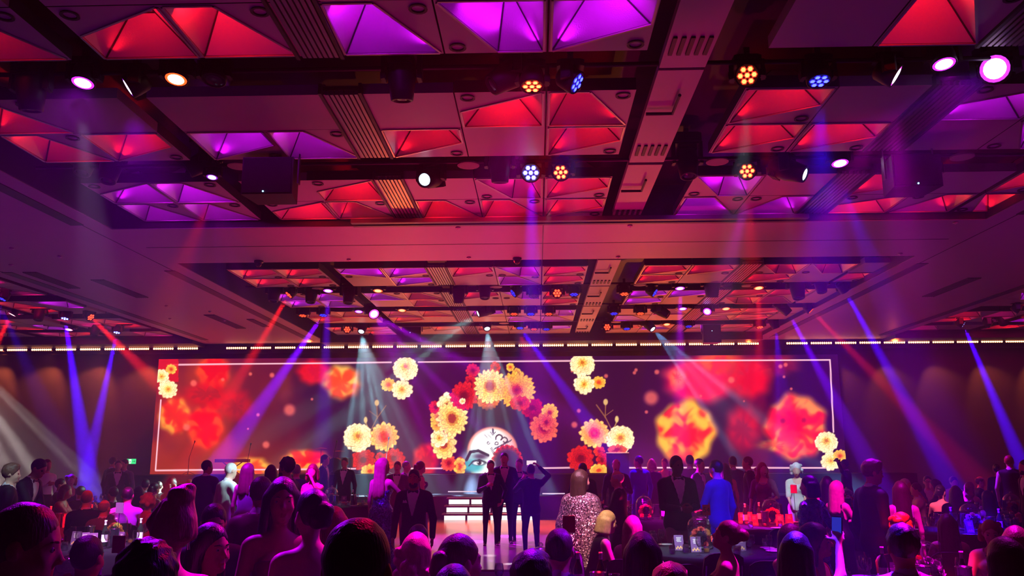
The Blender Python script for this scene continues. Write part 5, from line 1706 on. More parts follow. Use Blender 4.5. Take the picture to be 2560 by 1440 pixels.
        to_obj('dress', j + cuts, h, [cm], body, s)
    # hair
    hp = []
    hc = lambda x, y, z, r, k=.02, w=0.0, wf=60.: hp.append(ell(Hd(x, y, z), r, Rh, 0, k, False, 0, w, wf))
    Rhi = Rh.T
    def hl(X_, Y_, Z_):
        p_ = (X_ - Hn[0], Y_ - Hn[1], Z_ - Hn[2])
        return [Rhi[i, 0] * p_[0] + Rhi[i, 1] * p_[1] + Rhi[i, 2] * p_[2] for i in range(3)]
    hairline = 1.45
    if hair != 'bald':
        w = .003
        low = .035
        if hair in ('short', 'balding'): hc(0, -.008, .134, (.082 * fs, .100, .100), .02, w)
        elif hair == 'buzz': hc(0, -.004, .131, (.078 * fs, .097, .0995), .02)
        elif hair == 'thick': hc(0, -.006, .142, (.090, .106, .106), .02, .005, 70.); hc(.01, .05, .205, (.06, .045, .03), .03, .004, 80.)
        elif hair == 'curly': hc(0, -.010, .142, (.095, .110, .110), .02, .011, 75.)
        else: hc(0, -.010, .137, (.085 * fs, .103, .102), .02, .003, 70.)
        if hair.startswith('long'):
            Lh = {'long': .30, 'longer': .42, 'longcurl': .34}[hair]
            wv = .004 if hair != 'longcurl' else .012
            hp.append(cap(Hd(0, -.045, .11), Hd(0, -.085, .11 - Lh), .082, .070, 0, .04))
            for q in (-1, 1):
                hp.append(cap(Hd(q * .066, -.012, .12), Hd(q * .088, -.045, .11 - Lh * .9), .040, .045, 0, .03))
            for i in range(7):
                a = PI * (1.08 + .84 * i / 6)
                hp.append(cap(Hd(.085 * math.cos(a), -.02 + .085 * math.sin(a), .10), Hd(.11 * math.cos(a), -.03 + .10 * math.sin(a), .11 - Lh - .02 * (i % 2)), .022, .020, 0, .012))
            if hair == 'longcurl':
                for i in range(22):
                    a = PI * (1.0 + RND.random()); z = .12 - RND.random() * Lh
                    hc(.11 * math.cos(a), -.03 + .10 * math.sin(a), z, (.032, .032, .036), .012)
            low = -.6
        elif hair == 'bob':
            for i in range(8):
                a = PI * (.98 + 1.04 * i / 7)
                hp.append(cap(Hd(.072 * math.cos(a), -.015 + .075 * math.sin(a), .12), Hd(.088 * math.cos(a), -.015 + .095 * math.sin(a), -.005), .034, .030, 0, .02))
            low = -.06
        elif hair == 'bobcurl':
            for i in range(26):
                a = PI * (.92 + 1.16 * RND.random()); z = .02 + .16 * RND.random()
                hc(.092 * math.cos(a), -.010 + .098 * math.sin(a), z, (.030, .030, .030), .014)
            low = -.06
        elif hair == 'updo':
            hc(0, -.105, .085, (.062, .052, .055), .015, .006, 70.)
            hc(.02, -.12, .13, (.045, .04, .04), .012, .005, 80.)
        elif hair == 'bun':
            hc(0, -.115, .15, (.052, .050, .050), .012, .004, 80.)
        elif hair == 'topknot':
            hc(.01, -.055, .262, (.058, .056, .044), .008, .005, 70.)
            hc(.035, -.06, .290, (.034, .036, .028), .008, .004, 80.)
            for i in range(7):
                a = PI * (.15 + .7 * i / 6)
                hp.append(cap(Hd(.085 * math.cos(a), .075 * math.sin(a) - .01, .15), Hd(.045 * math.cos(a), -.02, .232), .024, .022, 0, .008))
            for i in range(6):
                a = PI * (1.05 + .9 * i / 5)
                hp.append(cap(Hd(.080 * math.cos(a), -.02 + .085 * math.sin(a), .10), Hd(.05 * math.cos(a), -.05 + .03 * math.sin(a), .228), .024, .022, 0, .008))
            hc(0, -.022, .142, (.090, .106, .098), .02, .003, 60.)
        elif hair == 'pony':
            hc(0, -.112, .15, (.03, .03, .03), .01)
            hp.append(cap(Hd(0, -.125, .15), Hd(.02, -.155, -.08), .034, .028, 0, .02)); hp.append(cap(Hd(.02, -.155, -.08), Hd(.03, -.14, -.2), .028, .012, 0, .02))
        lowz = low
        def facecut(X_, Y_, Z_):
            x, y, z = hl(X_, Y_, Z_)
            lim = np.where(y > .0, lowz * (lowz < 0) * .0 + .035 + hairline * np.maximum(y, 0), np.minimum(lowz, .035))
            lim = np.where((np.abs(x) > .062) & (y < .045), np.minimum(lim, lowz if lowz < 0 else .05), lim)
            return z - lim - .006 * np.sin(70 * x + 2 * np.sin(45 * z)) - .004 * np.sin(150 * x + 40 * y)
        hp.append(cutf(lambda X_, Y_, Z_: facecut(X_, Y_, Z_), *bb, k=.01))
        if hair == 'balding':
            hp.append(ell(Hd(0, .02, .215), (.085, .12, .055), Rh, 0, .01, True))
        ho = to_obj('hair', hp, min(h, .0125 if d > 7 else .0105) if d < 13 else h * .75, [hair_m(hcol)], body, s)
    if h < .016:
        for q in (-1, 1):
            e = MB(); e.smooth = True
            M_ = Matrix.Translation(Vector(Hd(q * .031, .0822, .1065) * s)) @ Matrix([list(r_) for r_ in Rh]).to_4x4()
            e.cur = 0; e.ball((0, 0, 0), .0128 * s, 12, M_)
            e.cur = 1; e.ball((0, .0095 * s, 0), (.0056 * s, .0040 * s, .0056 * s), 10, M_)
            e.build('eye', [m_eye, m_iris], body)
            w_ = MB(); w_.smooth = True
            w_.tube([Hd(q * .014, .0975, .1265) * s, Hd(q * .028, .0975, .1315) * s, Hd(q * .050, .083, .1285) * s], [.0026 * s, .0034 * s, .0016 * s], 6)
            w_.build('eyebrow', hair_m(hcol if hcol not in ('white', 'blonde') else 'mid'), body)
    # things the figure wears
    if 'glasses' in extra:
        gl = MB()
        for q in (-1, 1):
            c0 = [Hd(q * .033 + .024 * math.cos(2 * PI * i / 12), .108, .107 + .019 * math.sin(2 * PI * i / 12)) * s for i in range(13)]
            gl.tube(c0, .003, 5, False)
            gl.tube([Hd(q * .057, .106, .112) * s, Hd(q * .082, -.005, .112) * s], .0028, 5)
        gl.tube([Hd(-.01, .110, .11) * s, Hd(.01, .110, .11) * s], .003, 5)
        gl.build('glasses', m_black, body)
    if 'tiara' in extra:
        ti = MB()
        pts = [Hd(.085 * math.cos(a), -.005 + .10 * math.sin(a), .20) * s for a in [PI * i / 12 for i in range(13)]]
        ti.tube(pts, .005, 5)
        for i in range(1, 12):
            a = PI * i / 12
            ti.tube([Hd(.085 * math.cos(a), -.005 + .10 * math.sin(a), .20) * s, Hd(.086 * math.cos(a), -.005 + .10 * math.sin(a), .235 + .02 * math.sin(a)) * s], [.005, .002], 5)
        ti.build('tiara', mat('silver', (.85, .85, .88), .15, metal=1.0), body)
    if 'earrings' in extra:
        er = MB()
        for q in (-1, 1):
            er.tube([Hd(q * .084, .0, .06) * s, Hd(q * .086, .0, .03) * s], [.003, .006], 6)
        er.build('earrings', mat('silver', (.85, .85, .88), .15, metal=1.0), body)
    if 'necklace' in extra:
        nk = MB(); nk.tube([T(.07 * math.cos(a), .02 + .07 * math.sin(a), .465 - .04 * max(0, math.sin(a))) * s for a in [2 * PI * i / 20 for i in range(21)]], .007, 6, False)
        nk.build('necklace', mat('pearl', (.8, .78, .76), .25), body)
    if 'beard' in extra:
        bd = [ell(Hd(0, .045, .030), (.062, .062, .055), Rh, 0, .02), ell(Hd(0, .075, .005), (.034, .026, .026), Rh, 0, .02)]
        bd.append(cutf(lambda X_, Y_, Z_: .055 - hl(X_, Y_, Z_)[2] , *bb, k=.008))
        bd.append(ell(Hd(0, .10, .04), (.022, .02, .012), Rh, 0, .004, True))
        to_obj('beard', bd, min(h, .012), [hair_m(hcol)], body, s)
    W2 = Matrix.Translation(body.location) @ Matrix.Rotation(th, 4, 'Z')
    info = {'body': body, 'armR': W2 @ Vector(armp['R'][3][0] * s), 'armL': W2 @ Vector(armp['L'][3][0] * s), 's': s, 'pose': pose, 'th': th, 'face': face, 'short': short or label,
            'root': (body.location.x, body.location.y), 'dirR': W2.to_3x3() @ Vector(armp['R'][3][1]), 'dirL': W2.to_3x3() @ Vector(armp['L'][3][1]), 'nR': W2.to_3x3() @ Vector(armp['R'][3][2]), 'nL': W2.to_3x3() @ Vector(armp['L'][3][2])}
    PEOPLE.append(info)
    return info
PEOPLE = []
# ---------------------------------------------------------------- the guests, one by one
def St(*a, **k): return figure(*a, pose='stand', **k)
def Se(*a, **k): return figure(*a, pose='sit', **k)
HOLD = ((.10, .27, .27), None, .8)
PHONE2 = {'L': ((-.06, .30, .30), None, 1.0), 'R': ((.06, .30, .30), None, 1.0)}
TABLE = {'L': ((-.16, .40, .22), None, .5), 'R': ((.16, .40, .22), None, .5)}
LAP = {'L': ((-.10, .30, .08), None, .6), 'R': ((.10, .30, .08), None, .6)}

# --- left side, standing
St(30, 1160, 11, face=50, turn=15, hair='thick', hcol='mid', wear='suit', wcol='black', label='man with tousled hair in a black suit standing at the far left edge, back turned', skin='c')
St(100, 1145, 12, face=88, lean=14, nod=22, hair='short', hcol='black', wear='tux', arms={'R': ((.10, .36, .05), None, .7), 'L': ((-.08, .33, .05), None, .7)}, label='man in tuxedo and bow tie bending over the far left table', skin='a')
St(119, 1148, 18, face=120, hair='short', hcol='mid', wear='shirt', arms={'R': HOLD}, label='waiter in white shirt far behind the bending tuxedo man')
St(284, 1142, 21, face=30, hair='short', hcol='black', wear='suit', wcol='black', label='tallest dark figure left of the green exit sign')
St(297, 1150, 20, face=150, hair='short', hcol='brown', wear='tux', label='man with white shirt front in the trio by the exit sign')
St(312, 1147, 20.4, face=200, hair='short', hcol='black', wear='suit', wcol='grey', wide=1.1, label='broad dark figure directly under the green exit sign')
St(519, 1150, 15, face=8, turn=30, hair='short', hcol='black', wear='suit', wcol='navy', label='man in navy suit seen from behind, left of the pale jacket', skin='b')
St(578, 1156, 13, face=40, nod=12, hair='buzz', hcol='white', wear='jacket', wcol='white', arms={'R': ((.12, .30, .1), None, .7)}, label='bald older man in brightly lit pale green white jacket', skin='c')
St(622, 1158, 12.5, face=20, sex='f', hair='long', hcol='mid', wear='dress', wcol='purple', arms={'L': ((-.30, .08, -.06), None, .5)}, label='woman with long brown hair in violet sleeveless dress beside the pale jacket', skin='c')
St(678, 1162, 14, face=330, sex='f', hair='long', hcol='brown', wear='dress', wcol='sblue', label='woman with long wavy hair left of the bearded profile man', skin='a')
St(718, 1145, 11.5, face=285, hair='curly', hcol='black', wear='suit', wcol='navy', extra=('beard',), label='bearded man with curly hair in profile facing left', skin='a')
St(742, 1160, 15, face=340, hair='buzz', hcol='grey', wear='suit', wcol='blue', label='close cropped man in blue behind the bearded profile man', skin='c')
St(782, 1160, 13, face=200, turn=-20, sex='f', hair='bob', hcol='mid', wear='dress', wcol='pink', arms={'L': ((-.10, .16, .56), (-.6, .4, -.6), .6)}, label='woman in pink dress raising one hand to her face', skin='c')
St(813, 1136, 20.6, face=95, hair='short', hcol='brown', wear='tux', label='tall man in dark dinner suit in profile before the orange flowers', skin='a')
St(862, 1144, 20.4, face=185, hair='short', hcol='brown', wear='tux', label='man facing out with white shirt front beside the music stands', skin='a')
A_GOWN = St(958, 1145, 13, face=25, turn=25, sex='f', hair='longer', hcol='blonde', wear='gown', wcol='sblue', arms={'R': ((.30, .36, .24), None, .6)}, label='woman with very long blonde hair in strapless blue sequin gown', skin='c')
St(994, 1153, 18, face=180, hair='short', hcol='brown', wear='tux', label='man in bow tie facing out right of the long blonde hair', skin='a')
St(1016, 1152, 19, face=100, hair='buzz', hcol='grey', wear='suit', wcol='navy', label='cropped grey man in profile behind the aisle tuxedo man', skin='c')
St(1052, 1153, 17, face=60, sex='f', hair='updo', hcol='mid', wear='dress', wcol='navy', label='woman with pinned up hair in navy dress before the red flower blur', skin='c')
A_AISLE = St(1036, 1172, 10.8, face=184, hair='buzz', hcol='black', wear='tux', extra=('beard', 'square'), feet={'L': (-.11, .16, .085), 'R': (.11, -.16, .10)}, hi=.013, label='bald bearded man in tuxedo with pocket square walking up the aisle', skin='b')

# --- left side, seated around the tables
Se(153, 1197, 17, face=70, hair='short', hcol='black', wear='tux', arms=TABLE, label='seated man with dark hair behind the far left table', short='dark haired far left guest')
Se(179, 1187, 18.5, face=150, sex='f', hair='bobcurl', hcol='red', wear='dress', wcol='black', arms=TABLE, label='seated woman with orange lit curls at the far left table', short='orange curled guest')
Se(166, 1213, 15.2, face=80, lean=12, sex='f', hair='bob', hcol='brown', wear='sleeved', wcol='red', arms={'R': ((.2, .45, .32), None, .6), 'L': ((-.1, .4, .3), None, .6)}, label='seated woman in red leaning forward over the red lit table', short='woman in red')
Se(204, 1216, 15.9, face=10, hair='short', hcol='black', wear='tux', arms=TABLE, label='seated man with dark cropped hair between woman in red and bald man', short='man beside the woman in red')
Se(219, 1227, 12.2, face=345, hair='buzz', hcol='mid', wear='suit', wcol='black', arms=TABLE, label='seated man with red lit shaved head and black jacket, back turned', short='red lit shaved head')
Se(284, 1218, 14.8, face=300, hair='short', hcol='black', wear='tux', arms=TABLE, label='seated man with dark hair in profile left of the white shirt back', short='profile man on the left')
Se(321, 1219, 12.8, face=350, hair='short', hcol='black', wear='shirt', arms=TABLE, label='seated man in bright white violet shirt, back turned', short='white shirt back')
Se(347, 1217, 14.5, face=330, sex='f', hair='long', hcol='black', wear='dress', wcol='black', arms=TABLE, label='seated woman with black hair behind the tiara guest', short='black haired guest')
Se(374, 1233, 12.4, face=40, sex='f', hair='bobcurl', hcol='blonde', wear='dress', wcol='red', extra=('tiara',), arms=TABLE, label='seated blonde woman wearing a sparkling tiara', short='tiara guest')
Se(262, 1251, 11.75, face=5, hair='balding', hcol='grey', wear='suit', wcol='grey', arms=TABLE, label='seated grey haired man behind the marigold glass dome, back turned', short='grey haired man', skin='c')
Se(365, 1198, 17.5, face=0, hair='short', hcol='black', wear='tux', label='seated dark head highest left of the long white frame line', short='upper left dark head')
Se(387, 1208, 16, face=20, sex='f', hair='updo', hcol='brown', wear='dress', wcol='plum', label='seated woman with pinned hair below the frame corner', short='pinned hair guest')
Se(398, 1204, 18.5, face=330, hair='buzz', hcol='brown', wear='suit', wcol='black', label='seated man with cropped brown hair behind the pinned hair woman', short='cropped brown guest')
Se(431, 1194, 17, face=10, sex='f', hair='longcurl', hcol='black', wear='dress', wcol='black', label='seated woman with big dark curly hair left of navy suit', short='big curls guest')
Se(474, 1199, 18, face=350, hair='short', hcol='red', wear='suit', wcol='grey', label='seated man with orange rimmed hair near the navy suit', short='orange rim guest')
Se(452, 1212, 15.5, face=15, hair='short', hcol='black', wear='suit', wcol='black', label='seated dark head in front of the big curly hair', short='dark head by curls')

# --- left foreground
St(72, 1257, 2.55, face=62, turn=12, nod=8, hair='short', hcol='mid', wear='suit', wcol='navy', label='large dark man close by at far left, violet rim on brown hair', skin='a')
Se(222, 1343, 5.0, face=5, hair='short', hcol='black', wear='suit', wcol='plum', arms=TABLE, label='seated man with short black hair before the pink glass dome', short='man before the pink dome', skin='b')
St(368, 1362, 2.45, face=330, nod=10, hair='curly', hcol='black', wear='suit', wcol='black', label='black rounded head at the bottom edge below the blonde topknot', skin='d')
St(432, 1258, 3.5, face=322, turn=-10, sex='f', hair='topknot', hcol='blonde', wear='gown', wcol='plum', extra=('earrings',), label='woman with big blonde topknot lit violet, close on the left', skin='c')
St(530, 1310, 3.9, face=108, turn=10, sex='f', hair='long', hcol='black', wear='gown', wcol='black', hi=.0095, label='dark haired woman in violet light looking right, bare shoulders', skin='a')
St(537, 1258, 5.2, face=150, nod=15, hair='short', hcol='black', wear='suit', wcol='black', label='man with slick dark hair behind the violet lit woman', skin='a')
St(655, 1190, 6.2, face=12, hair='buzz', hcol='brown', wear='suit', wcol='brown', label='shaven headed man with white collar and maroon suit, back turned', skin='b')
A_BROWN = St(708, 1195, 4.7, face=150, turn=10, sex='f', hair='long', hcol='black', wear='gown', wcol='brown', arms={'L': ((-.05, .26, .12), None, .9), 'R': ((.10, .26, .16), None, .9)}, hi=.0105, label='long dark haired woman in brown gown holding a drink at her waist', skin='a')
St(782, 1225, 4.3, face=335, turn=-15, sex='f', hair='updo', hcol='black', wear='gown', wcol='black', extra=('earrings',), label='woman with dark updo and bare pink lit shoulders, back turned', skin='c')
St(838, 1268, 5.6, face=350, sex='f', hair='longcurl', hcol='red', wear='dress', wcol='plum', label='woman with loose auburn curls behind the dark updo', skin='a')
St(897, 1296, 2.05, face=8, hair='short', hcol='brown', wear='suit', wcol='brown', wide=1.1, label='huge dark round head from behind at bottom centre left', skin='b')
Se(1043, 1336, 5.5, face=20, sex='f', hair='longcurl', hcol='blonde', wear='dress', wcol='black', arms=LAP, label='seated woman with long wavy blonde hair lit magenta', short='magenta lit blonde', skin='c')
Se(1046, 1314, 6.6, face=0, hair='short', hcol='brown', wear='suit', wcol='black', arms=TABLE, label='seated dark head just behind the magenta blonde hair', short='dark head behind the blonde')
A_PHONE = Se(1150, 1343, 4.3, face=42, turn=10, sex='f', hair='updo', hcol='mid', wear='dress', wcol='navy', arms={'L': ((.02, .47, .34), None, .9), 'R': ((.22, .44, .30), None, .9)}, label='seated woman with messy updo holding up a phone', short='woman filming with phone', skin='c')
Se(1328, 1389, 3.8, face=10, hair='thick', hcol='black', wear='suit', wcol='navy', arms=TABLE, label='seated man with blue lit hair at bottom centre', short='blue lit hair man')
Se(1134, 1416, 3.6, face=0, hair='short', hcol='black', wear='suit', wcol='navy', arms=TABLE, label='blue topped head at the bottom edge under the phone woman', short='blue topped head')
Se(1398, 1325, 5.2, face=12, hair='short', hcol='brown', wear='suit', wcol='navy', arms=TABLE, label='seated man with neat dark hair and navy jacket, back to camera at centre', short='neat dark haired man', skin='c')

# --- the selfie group on the dance floor
St(1227, 1150, 17.5, face=172, hair='short', hcol='brown', wear='tux', arms={'L': ((-.24, .06, -.02), None, .8), 'R': HOLD}, label='left man of the posing trio, glass at chest', skin='a', top=0.0)
St(1261, 1131, 17.9, face=178, hair='short', hcol='black', wear='tux', arms={'L': ((-.36, .0, .30), None, .4), 'R': ((.36, .02, .32), None, .4)}, label='tallest man in the middle of the posing trio', skin='a')
St(1298, 1146, 18.2, face=190, turn=8, hair='short', hcol='mid', wear='tux', label='right man of the posing trio with pink lit face', skin='c')
A_PHOTO = St(1327, 1160, 15.4, face=348, hair='short', hcol='black', wear='suit', wcol='black', arms={'R': ((.20, .22, .74), (1, .1, -.3), .9), 'L': ((-.12, .30, .50), None, .8)}, label='man from behind raising a phone to photograph the trio', skin='a')

# --- right of the dance floor
St(1452, 1174, 9.6, face=25, turn=35, sex='f', hair='long', hcol='brown', wear='kaftan', wcol='ssilver', label='woman in glittering rose silver sequin kaftan', skin='c')
A_BOB = Se(1518, 1279, 9.0, face=75, lean=16, nod=5, sex='f', hair='bob', hcol='blonde', wear='dress', wcol='black', arms={'R': ((.10, .36, .14), None, .7), 'L': ((-.02, .40, .14), None, .7)}, label='seated blonde woman with a bob smiling to the right, arm lit', short='smiling blonde bob', skin='c')
St(1543, 1177, 12, face=285, hair='balding', hcol='white', wear='suit', wcol='black', arms={'L': HOLD}, label='white haired balding man in dark suit turned left', skin='c', wide=1.08)
St(1540, 1147, 16.6, face=190, hair='balding', hcol='red', wear='tux', arms={'L': ((-.12, .27, .24), None, .8)}, label='red lit balding man facing out behind the white haired man', skin='c')
St(1457, 1157, 15, face=20, hair='short', hcol='black', wear='suit', wcol='black', label='dark headed man behind the sequin kaftan woman', skin='b')
St(1596, 1139, 18, face=330, turn=-30, hair='short', hcol='black', wear='suit', wcol='blue', label='man in bright blue lit suit before the screen flowers', skin='b')
St(1629, 1147, 19.2, face=10, sex='f', hair='bob', hcol='blonde', wear='sleeved', wcol='black', label='blonde woman in black dress right of the blue suit', skin='c')
St(1661, 1146, 20.4, face=200, sex='f', hair='updo', hcol='mid', wear='dress', wcol='brown', label='woman with pinned hair left of the big tuxedo man', skin='a')
A_BIG = St(1690, 1138, 11.4, face=168, turn=-12, hair='buzz', hcol='black', wear='tux', arms={'L': ((-.06, .27, .14), None, .8), 'R': ((.06, .27, .14), None, .8)}, legm=CLO['green'], label='tall broad man in open tuxedo facing out, hands together', skin='d', wide=1.06)
St(1724, 1137, 17.2, face=20, hair='short', hcol='black', wear='suit', wcol='grey', label='grey suited man from behind right of the broad tuxedo man', skin='b')
St(1748, 1146, 16.5, face=130, hair='short', hcol='black', wear='tux', label='man with white shirt front right of the grey suited back', skin='b')
A_BLUE = St(1789, 1149, 11.9, face=320, hair='short', hcol='black', wear='suit', wcol='navy', arms={'L': ((-.1, .3, .12), None, .7)}, label='man in blue lit dark suit from behind, head turned left', skin='c')
St(1812, 1158, 16, face=5, sex='f', hair='long', hcol='brown', wear='dress', wcol='brown', label='woman in brown behind the blue lit suit', skin='a')
St(1831, 1140, 17.5, face=0, hair='short', hcol='black', wear='suit', wcol='navy', label='man with grey rimmed collar standing back to camera in mid group', skin='b')
St(1868, 1141, 16.5, face=285, hair='short', hcol='mid', wear='tux', label='man in profile with shirt front left of the red haired woman', skin='a')
A_REDHAIR = St(1905, 1156, 14.9, face=200, turn=-30, sex='f', hair='longcurl', hcol='red', wear='sleeved', wcol='plum', arms={'L': ((-.14, .28, .14), None, .8), 'R': ((.24, .1, -.06), None, .6)}, extra=('necklace',), label='red haired woman in dark dress holding a phone', skin='c')
St(1990, 1156, 14.9, face=200, nod=16, sex='f', hair='bobcurl', hcol='white', wear='sleeved', wcol='cream', arms={'R': ((.12, .28, .02), None, .8), 'L': ((-.08, .28, .02), None, .8)}, extra=('earrings',), label='white haired older woman in cream and violet top looking down', skin='c')
St(2021, 1189, 9.6, face=325, turn=-30, sex='f', hair='bob', hcol='black', wear='sleeved', wcol='sgreen', arms={'R': ((.26, .10, .0), None, .6)}, label='woman with black bob and blue green sequin sleeves', skin='c')
St(2067, 1191, 11, face=20, sex='f', hair='longer', hcol='black', wear='dress', wcol='black', label='woman with very long black hair behind the sequin sleeves', skin='a')
A_ARM = St(2092, 1203, 10.6, face=60, sex='f', hair='long', hcol='blonde', wear='dress', wcol='black', arms={'R': ((.12, .30, .22), None, .9), 'L': ((-.02, .32, .22), None, .9)}, label='long blonde haired woman in black dress with bare arm and drink', skin='c')
St(2178, 1150, 9.0, face=78, turn=14, nod=6, hair='thick', hcol='mid', wear='tux', label='tall man in tuxedo in profile facing right beside dark wall', skin='a')
St(2249, 1203, 9.8, face=10, sex='f', hair='longer', hcol='brown', wear='dress', wcol='pink', label='woman with long dark hair in pink dress right of tall tuxedo man', skin='c')
St(2111, 1148, 20, face=300, hair='short', hcol='black', wear='suit', wcol='black', arms={'L': ((-.34, .10, .72), (-1, 0, .2), .6), 'R': ((.1, .2, .74), (1, 0, .2), .6)}, label='dark figure with raised arms before the lower right marigolds', skin='d')
St(2521, 1138, 17, face=40, hair='short', hcol='red', wear='vest', wcol='black', label='waiter in dark waistcoat standing in the blue beam', skin='a')
St(2490, 1160, 18, face=20, sex='f', hair='bun', hcol='black', wear='sleeved', wcol='black', label='dark woman with bun left of the waistcoat waiter', skin='b')
St(2561, 1149, 14, face=270, hair='short', hcol='black', wear='suit', wcol='black', extra=('beard',), label='dark bearded man at the right edge facing left', skin='a')

# --- right side, seated
Se(2263, 1198, 16.2, face=140, sex='f', hair='bob', hcol='white', wear='dress', wcol='blue', arms={'L': ((-.10, .20, .55), None, .6), 'R': ((.16, .40, .22), None, .5)}, label='seated pale haired woman in blue, hand by her head', short='pale haired woman in blue')
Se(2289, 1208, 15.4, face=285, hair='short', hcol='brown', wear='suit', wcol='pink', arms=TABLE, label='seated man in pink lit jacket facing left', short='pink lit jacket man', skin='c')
Se(2318, 1190, 17.5, face=195, hair='short', hcol='black', wear='suit', wcol='navy', extra=('glasses',), arms=TABLE, label='seated man with glasses behind the long dark haired guest', short='man with glasses', skin='c')
Se(2336, 1199, 16.6, face=300, sex='f', hair='long', hcol='black', wear='sleeved', wcol='black', arms=TABLE, label='seated woman with long black hair between glasses man and bare back', short='long black hair guest', skin='c')
Se(2350, 1214, 14.5, face=30, turn=20, sex='f', hair='updo', hcol='black', wear='gown', wcol='plum', arms=TABLE, label='seated woman with black updo and bright pink bare back', short='bare back guest', skin='c')
Se(2383, 1193, 19, face=180, hair='thick', hcol='brown', wear='suit', wcol='pink', arms=TABLE, label='seated man with wavy hair facing out before the brown haze', short='wavy haired man', skin='c')
Se(2388, 1216, 14.0, face=30, lean=10, sex='f', hair='long', hcol='brown', wear='jacket', wcol='black', arms=TABLE, label='seated guest in large black jacket beside the bare back', short='black jacket guest', wide=1.15)
Se(2424, 1206, 17.3, face=60, turn=20, sex='f', hair='longcurl', hcol='red', wear='dress', wcol='pink', arms=TABLE, label='seated woman with auburn curls right of the black jacket', short='auburn curls guest', skin='c')
Se(2449, 1192, 19, face=110, hair='balding', hcol='mid', wear='suit', wcol='black', arms=TABLE, label='seated man with receding hair facing right at the back', short='receding hair man', skin='c')
Se(2467, 1228, 13.0, face=350, sex='f', hair='long', hcol='black', wear='dress', wcol='black', arms=TABLE, label='seated woman with black hair left of the blue wine cooler', short='black hair by the cooler')

# --- right foreground
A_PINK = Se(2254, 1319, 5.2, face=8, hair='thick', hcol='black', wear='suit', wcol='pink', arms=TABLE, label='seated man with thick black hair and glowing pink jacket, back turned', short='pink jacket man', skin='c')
Se(1978, 1313, 7.1, face=55, turn=30, sex='f', hair='long', hcol='brown', wear='dress', wcol='sblue', arms=LAP, label='seated woman leaning in behind the selfie pair', short='woman behind the selfie pair', skin='c')
Se(2036, 1309, 6.2, face=130, turn=-15, tilt=14, sex='f', hair='long', hcol='brown', wear='dress', wcol='red', arms=LAP, hi=.011, label='seated smiling woman with tilted head in coral dress', short='smiling coral dress woman', skin='c')
A_SELF = Se(1990, 1335, 5.3, face=40, sex='f', hair='long', hcol='black', wear='gown', wcol='black', arms={'R': ((.11, .40, .70), (.6, 0, -1), .9, (-.4, .9, .2)), 'L': ((-.1, .3, .08), None, .6)}, label='seated black haired woman stretching an arm for a selfie', short='selfie woman', skin='c')
Se(1818, 1303, 6.8, face=290, nod=-16, sex='f', hair='bun', hcol='mid', wear='gown', wcol='black', arms={'L': ((-.02, .33, .30), (-.4, .2, -1), .7), 'R': ((.14, .34, .12), None, .6)}, label='seated woman with head tilted back looking up left', short='woman looking up', skin='c')
Se(1606, 1336, 4.9, face=15, sex='f', hair='longer', hcol='black', wear='dress', wcol='black', arms=LAP, label='black long haired head close by at bottom centre right', short='black long hair near', skin='a')
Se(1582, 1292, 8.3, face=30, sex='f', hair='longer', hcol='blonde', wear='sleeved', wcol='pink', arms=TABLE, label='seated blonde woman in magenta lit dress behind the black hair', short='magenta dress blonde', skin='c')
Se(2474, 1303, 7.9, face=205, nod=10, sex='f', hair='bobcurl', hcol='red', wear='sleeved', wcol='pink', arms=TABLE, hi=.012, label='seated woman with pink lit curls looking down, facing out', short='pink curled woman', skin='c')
Se(2508, 1349, 4.6, face=350, sex='f', hair='longer', hcol='brown', wear='dress', wcol='pink', arms=LAP, label='seated woman with long straight hair from behind at far right', short='long straight hair', skin='c')
Se(2538, 1320, 5.7, face=30, sex='f', hair='long', hcol='mid', wear='dress', wcol='red', arms=LAP, label='seated brown haired woman at the right edge in hot pink', short='right edge brown hair', skin='c')
Se(2366, 1287, 8.8, face=20, sex='f', hair='longer', hcol='brown', wear='dress', wcol='plum', arms=TABLE, label='seated woman with long dark hair behind the near glass dome', short='long dark hair by the dome', skin='c')
Se(2255, 1284, 8.3, face=140, sex='f', hair='bobcurl', hcol='red', wear='sleeved', wcol='red', arms=LAP, label='seated woman with glowing red orange curls below pink dress', short='red orange curls', skin='c')
Se(1674, 1420, 3.9, face=10, hair='thick', hcol='red', wear='suit', wcol='brown', arms=LAP, label='red lit top of a head at the bottom edge right of centre', short='red lit head')
print('people', len(PEOPLE), 'tris', STATS['tris'])
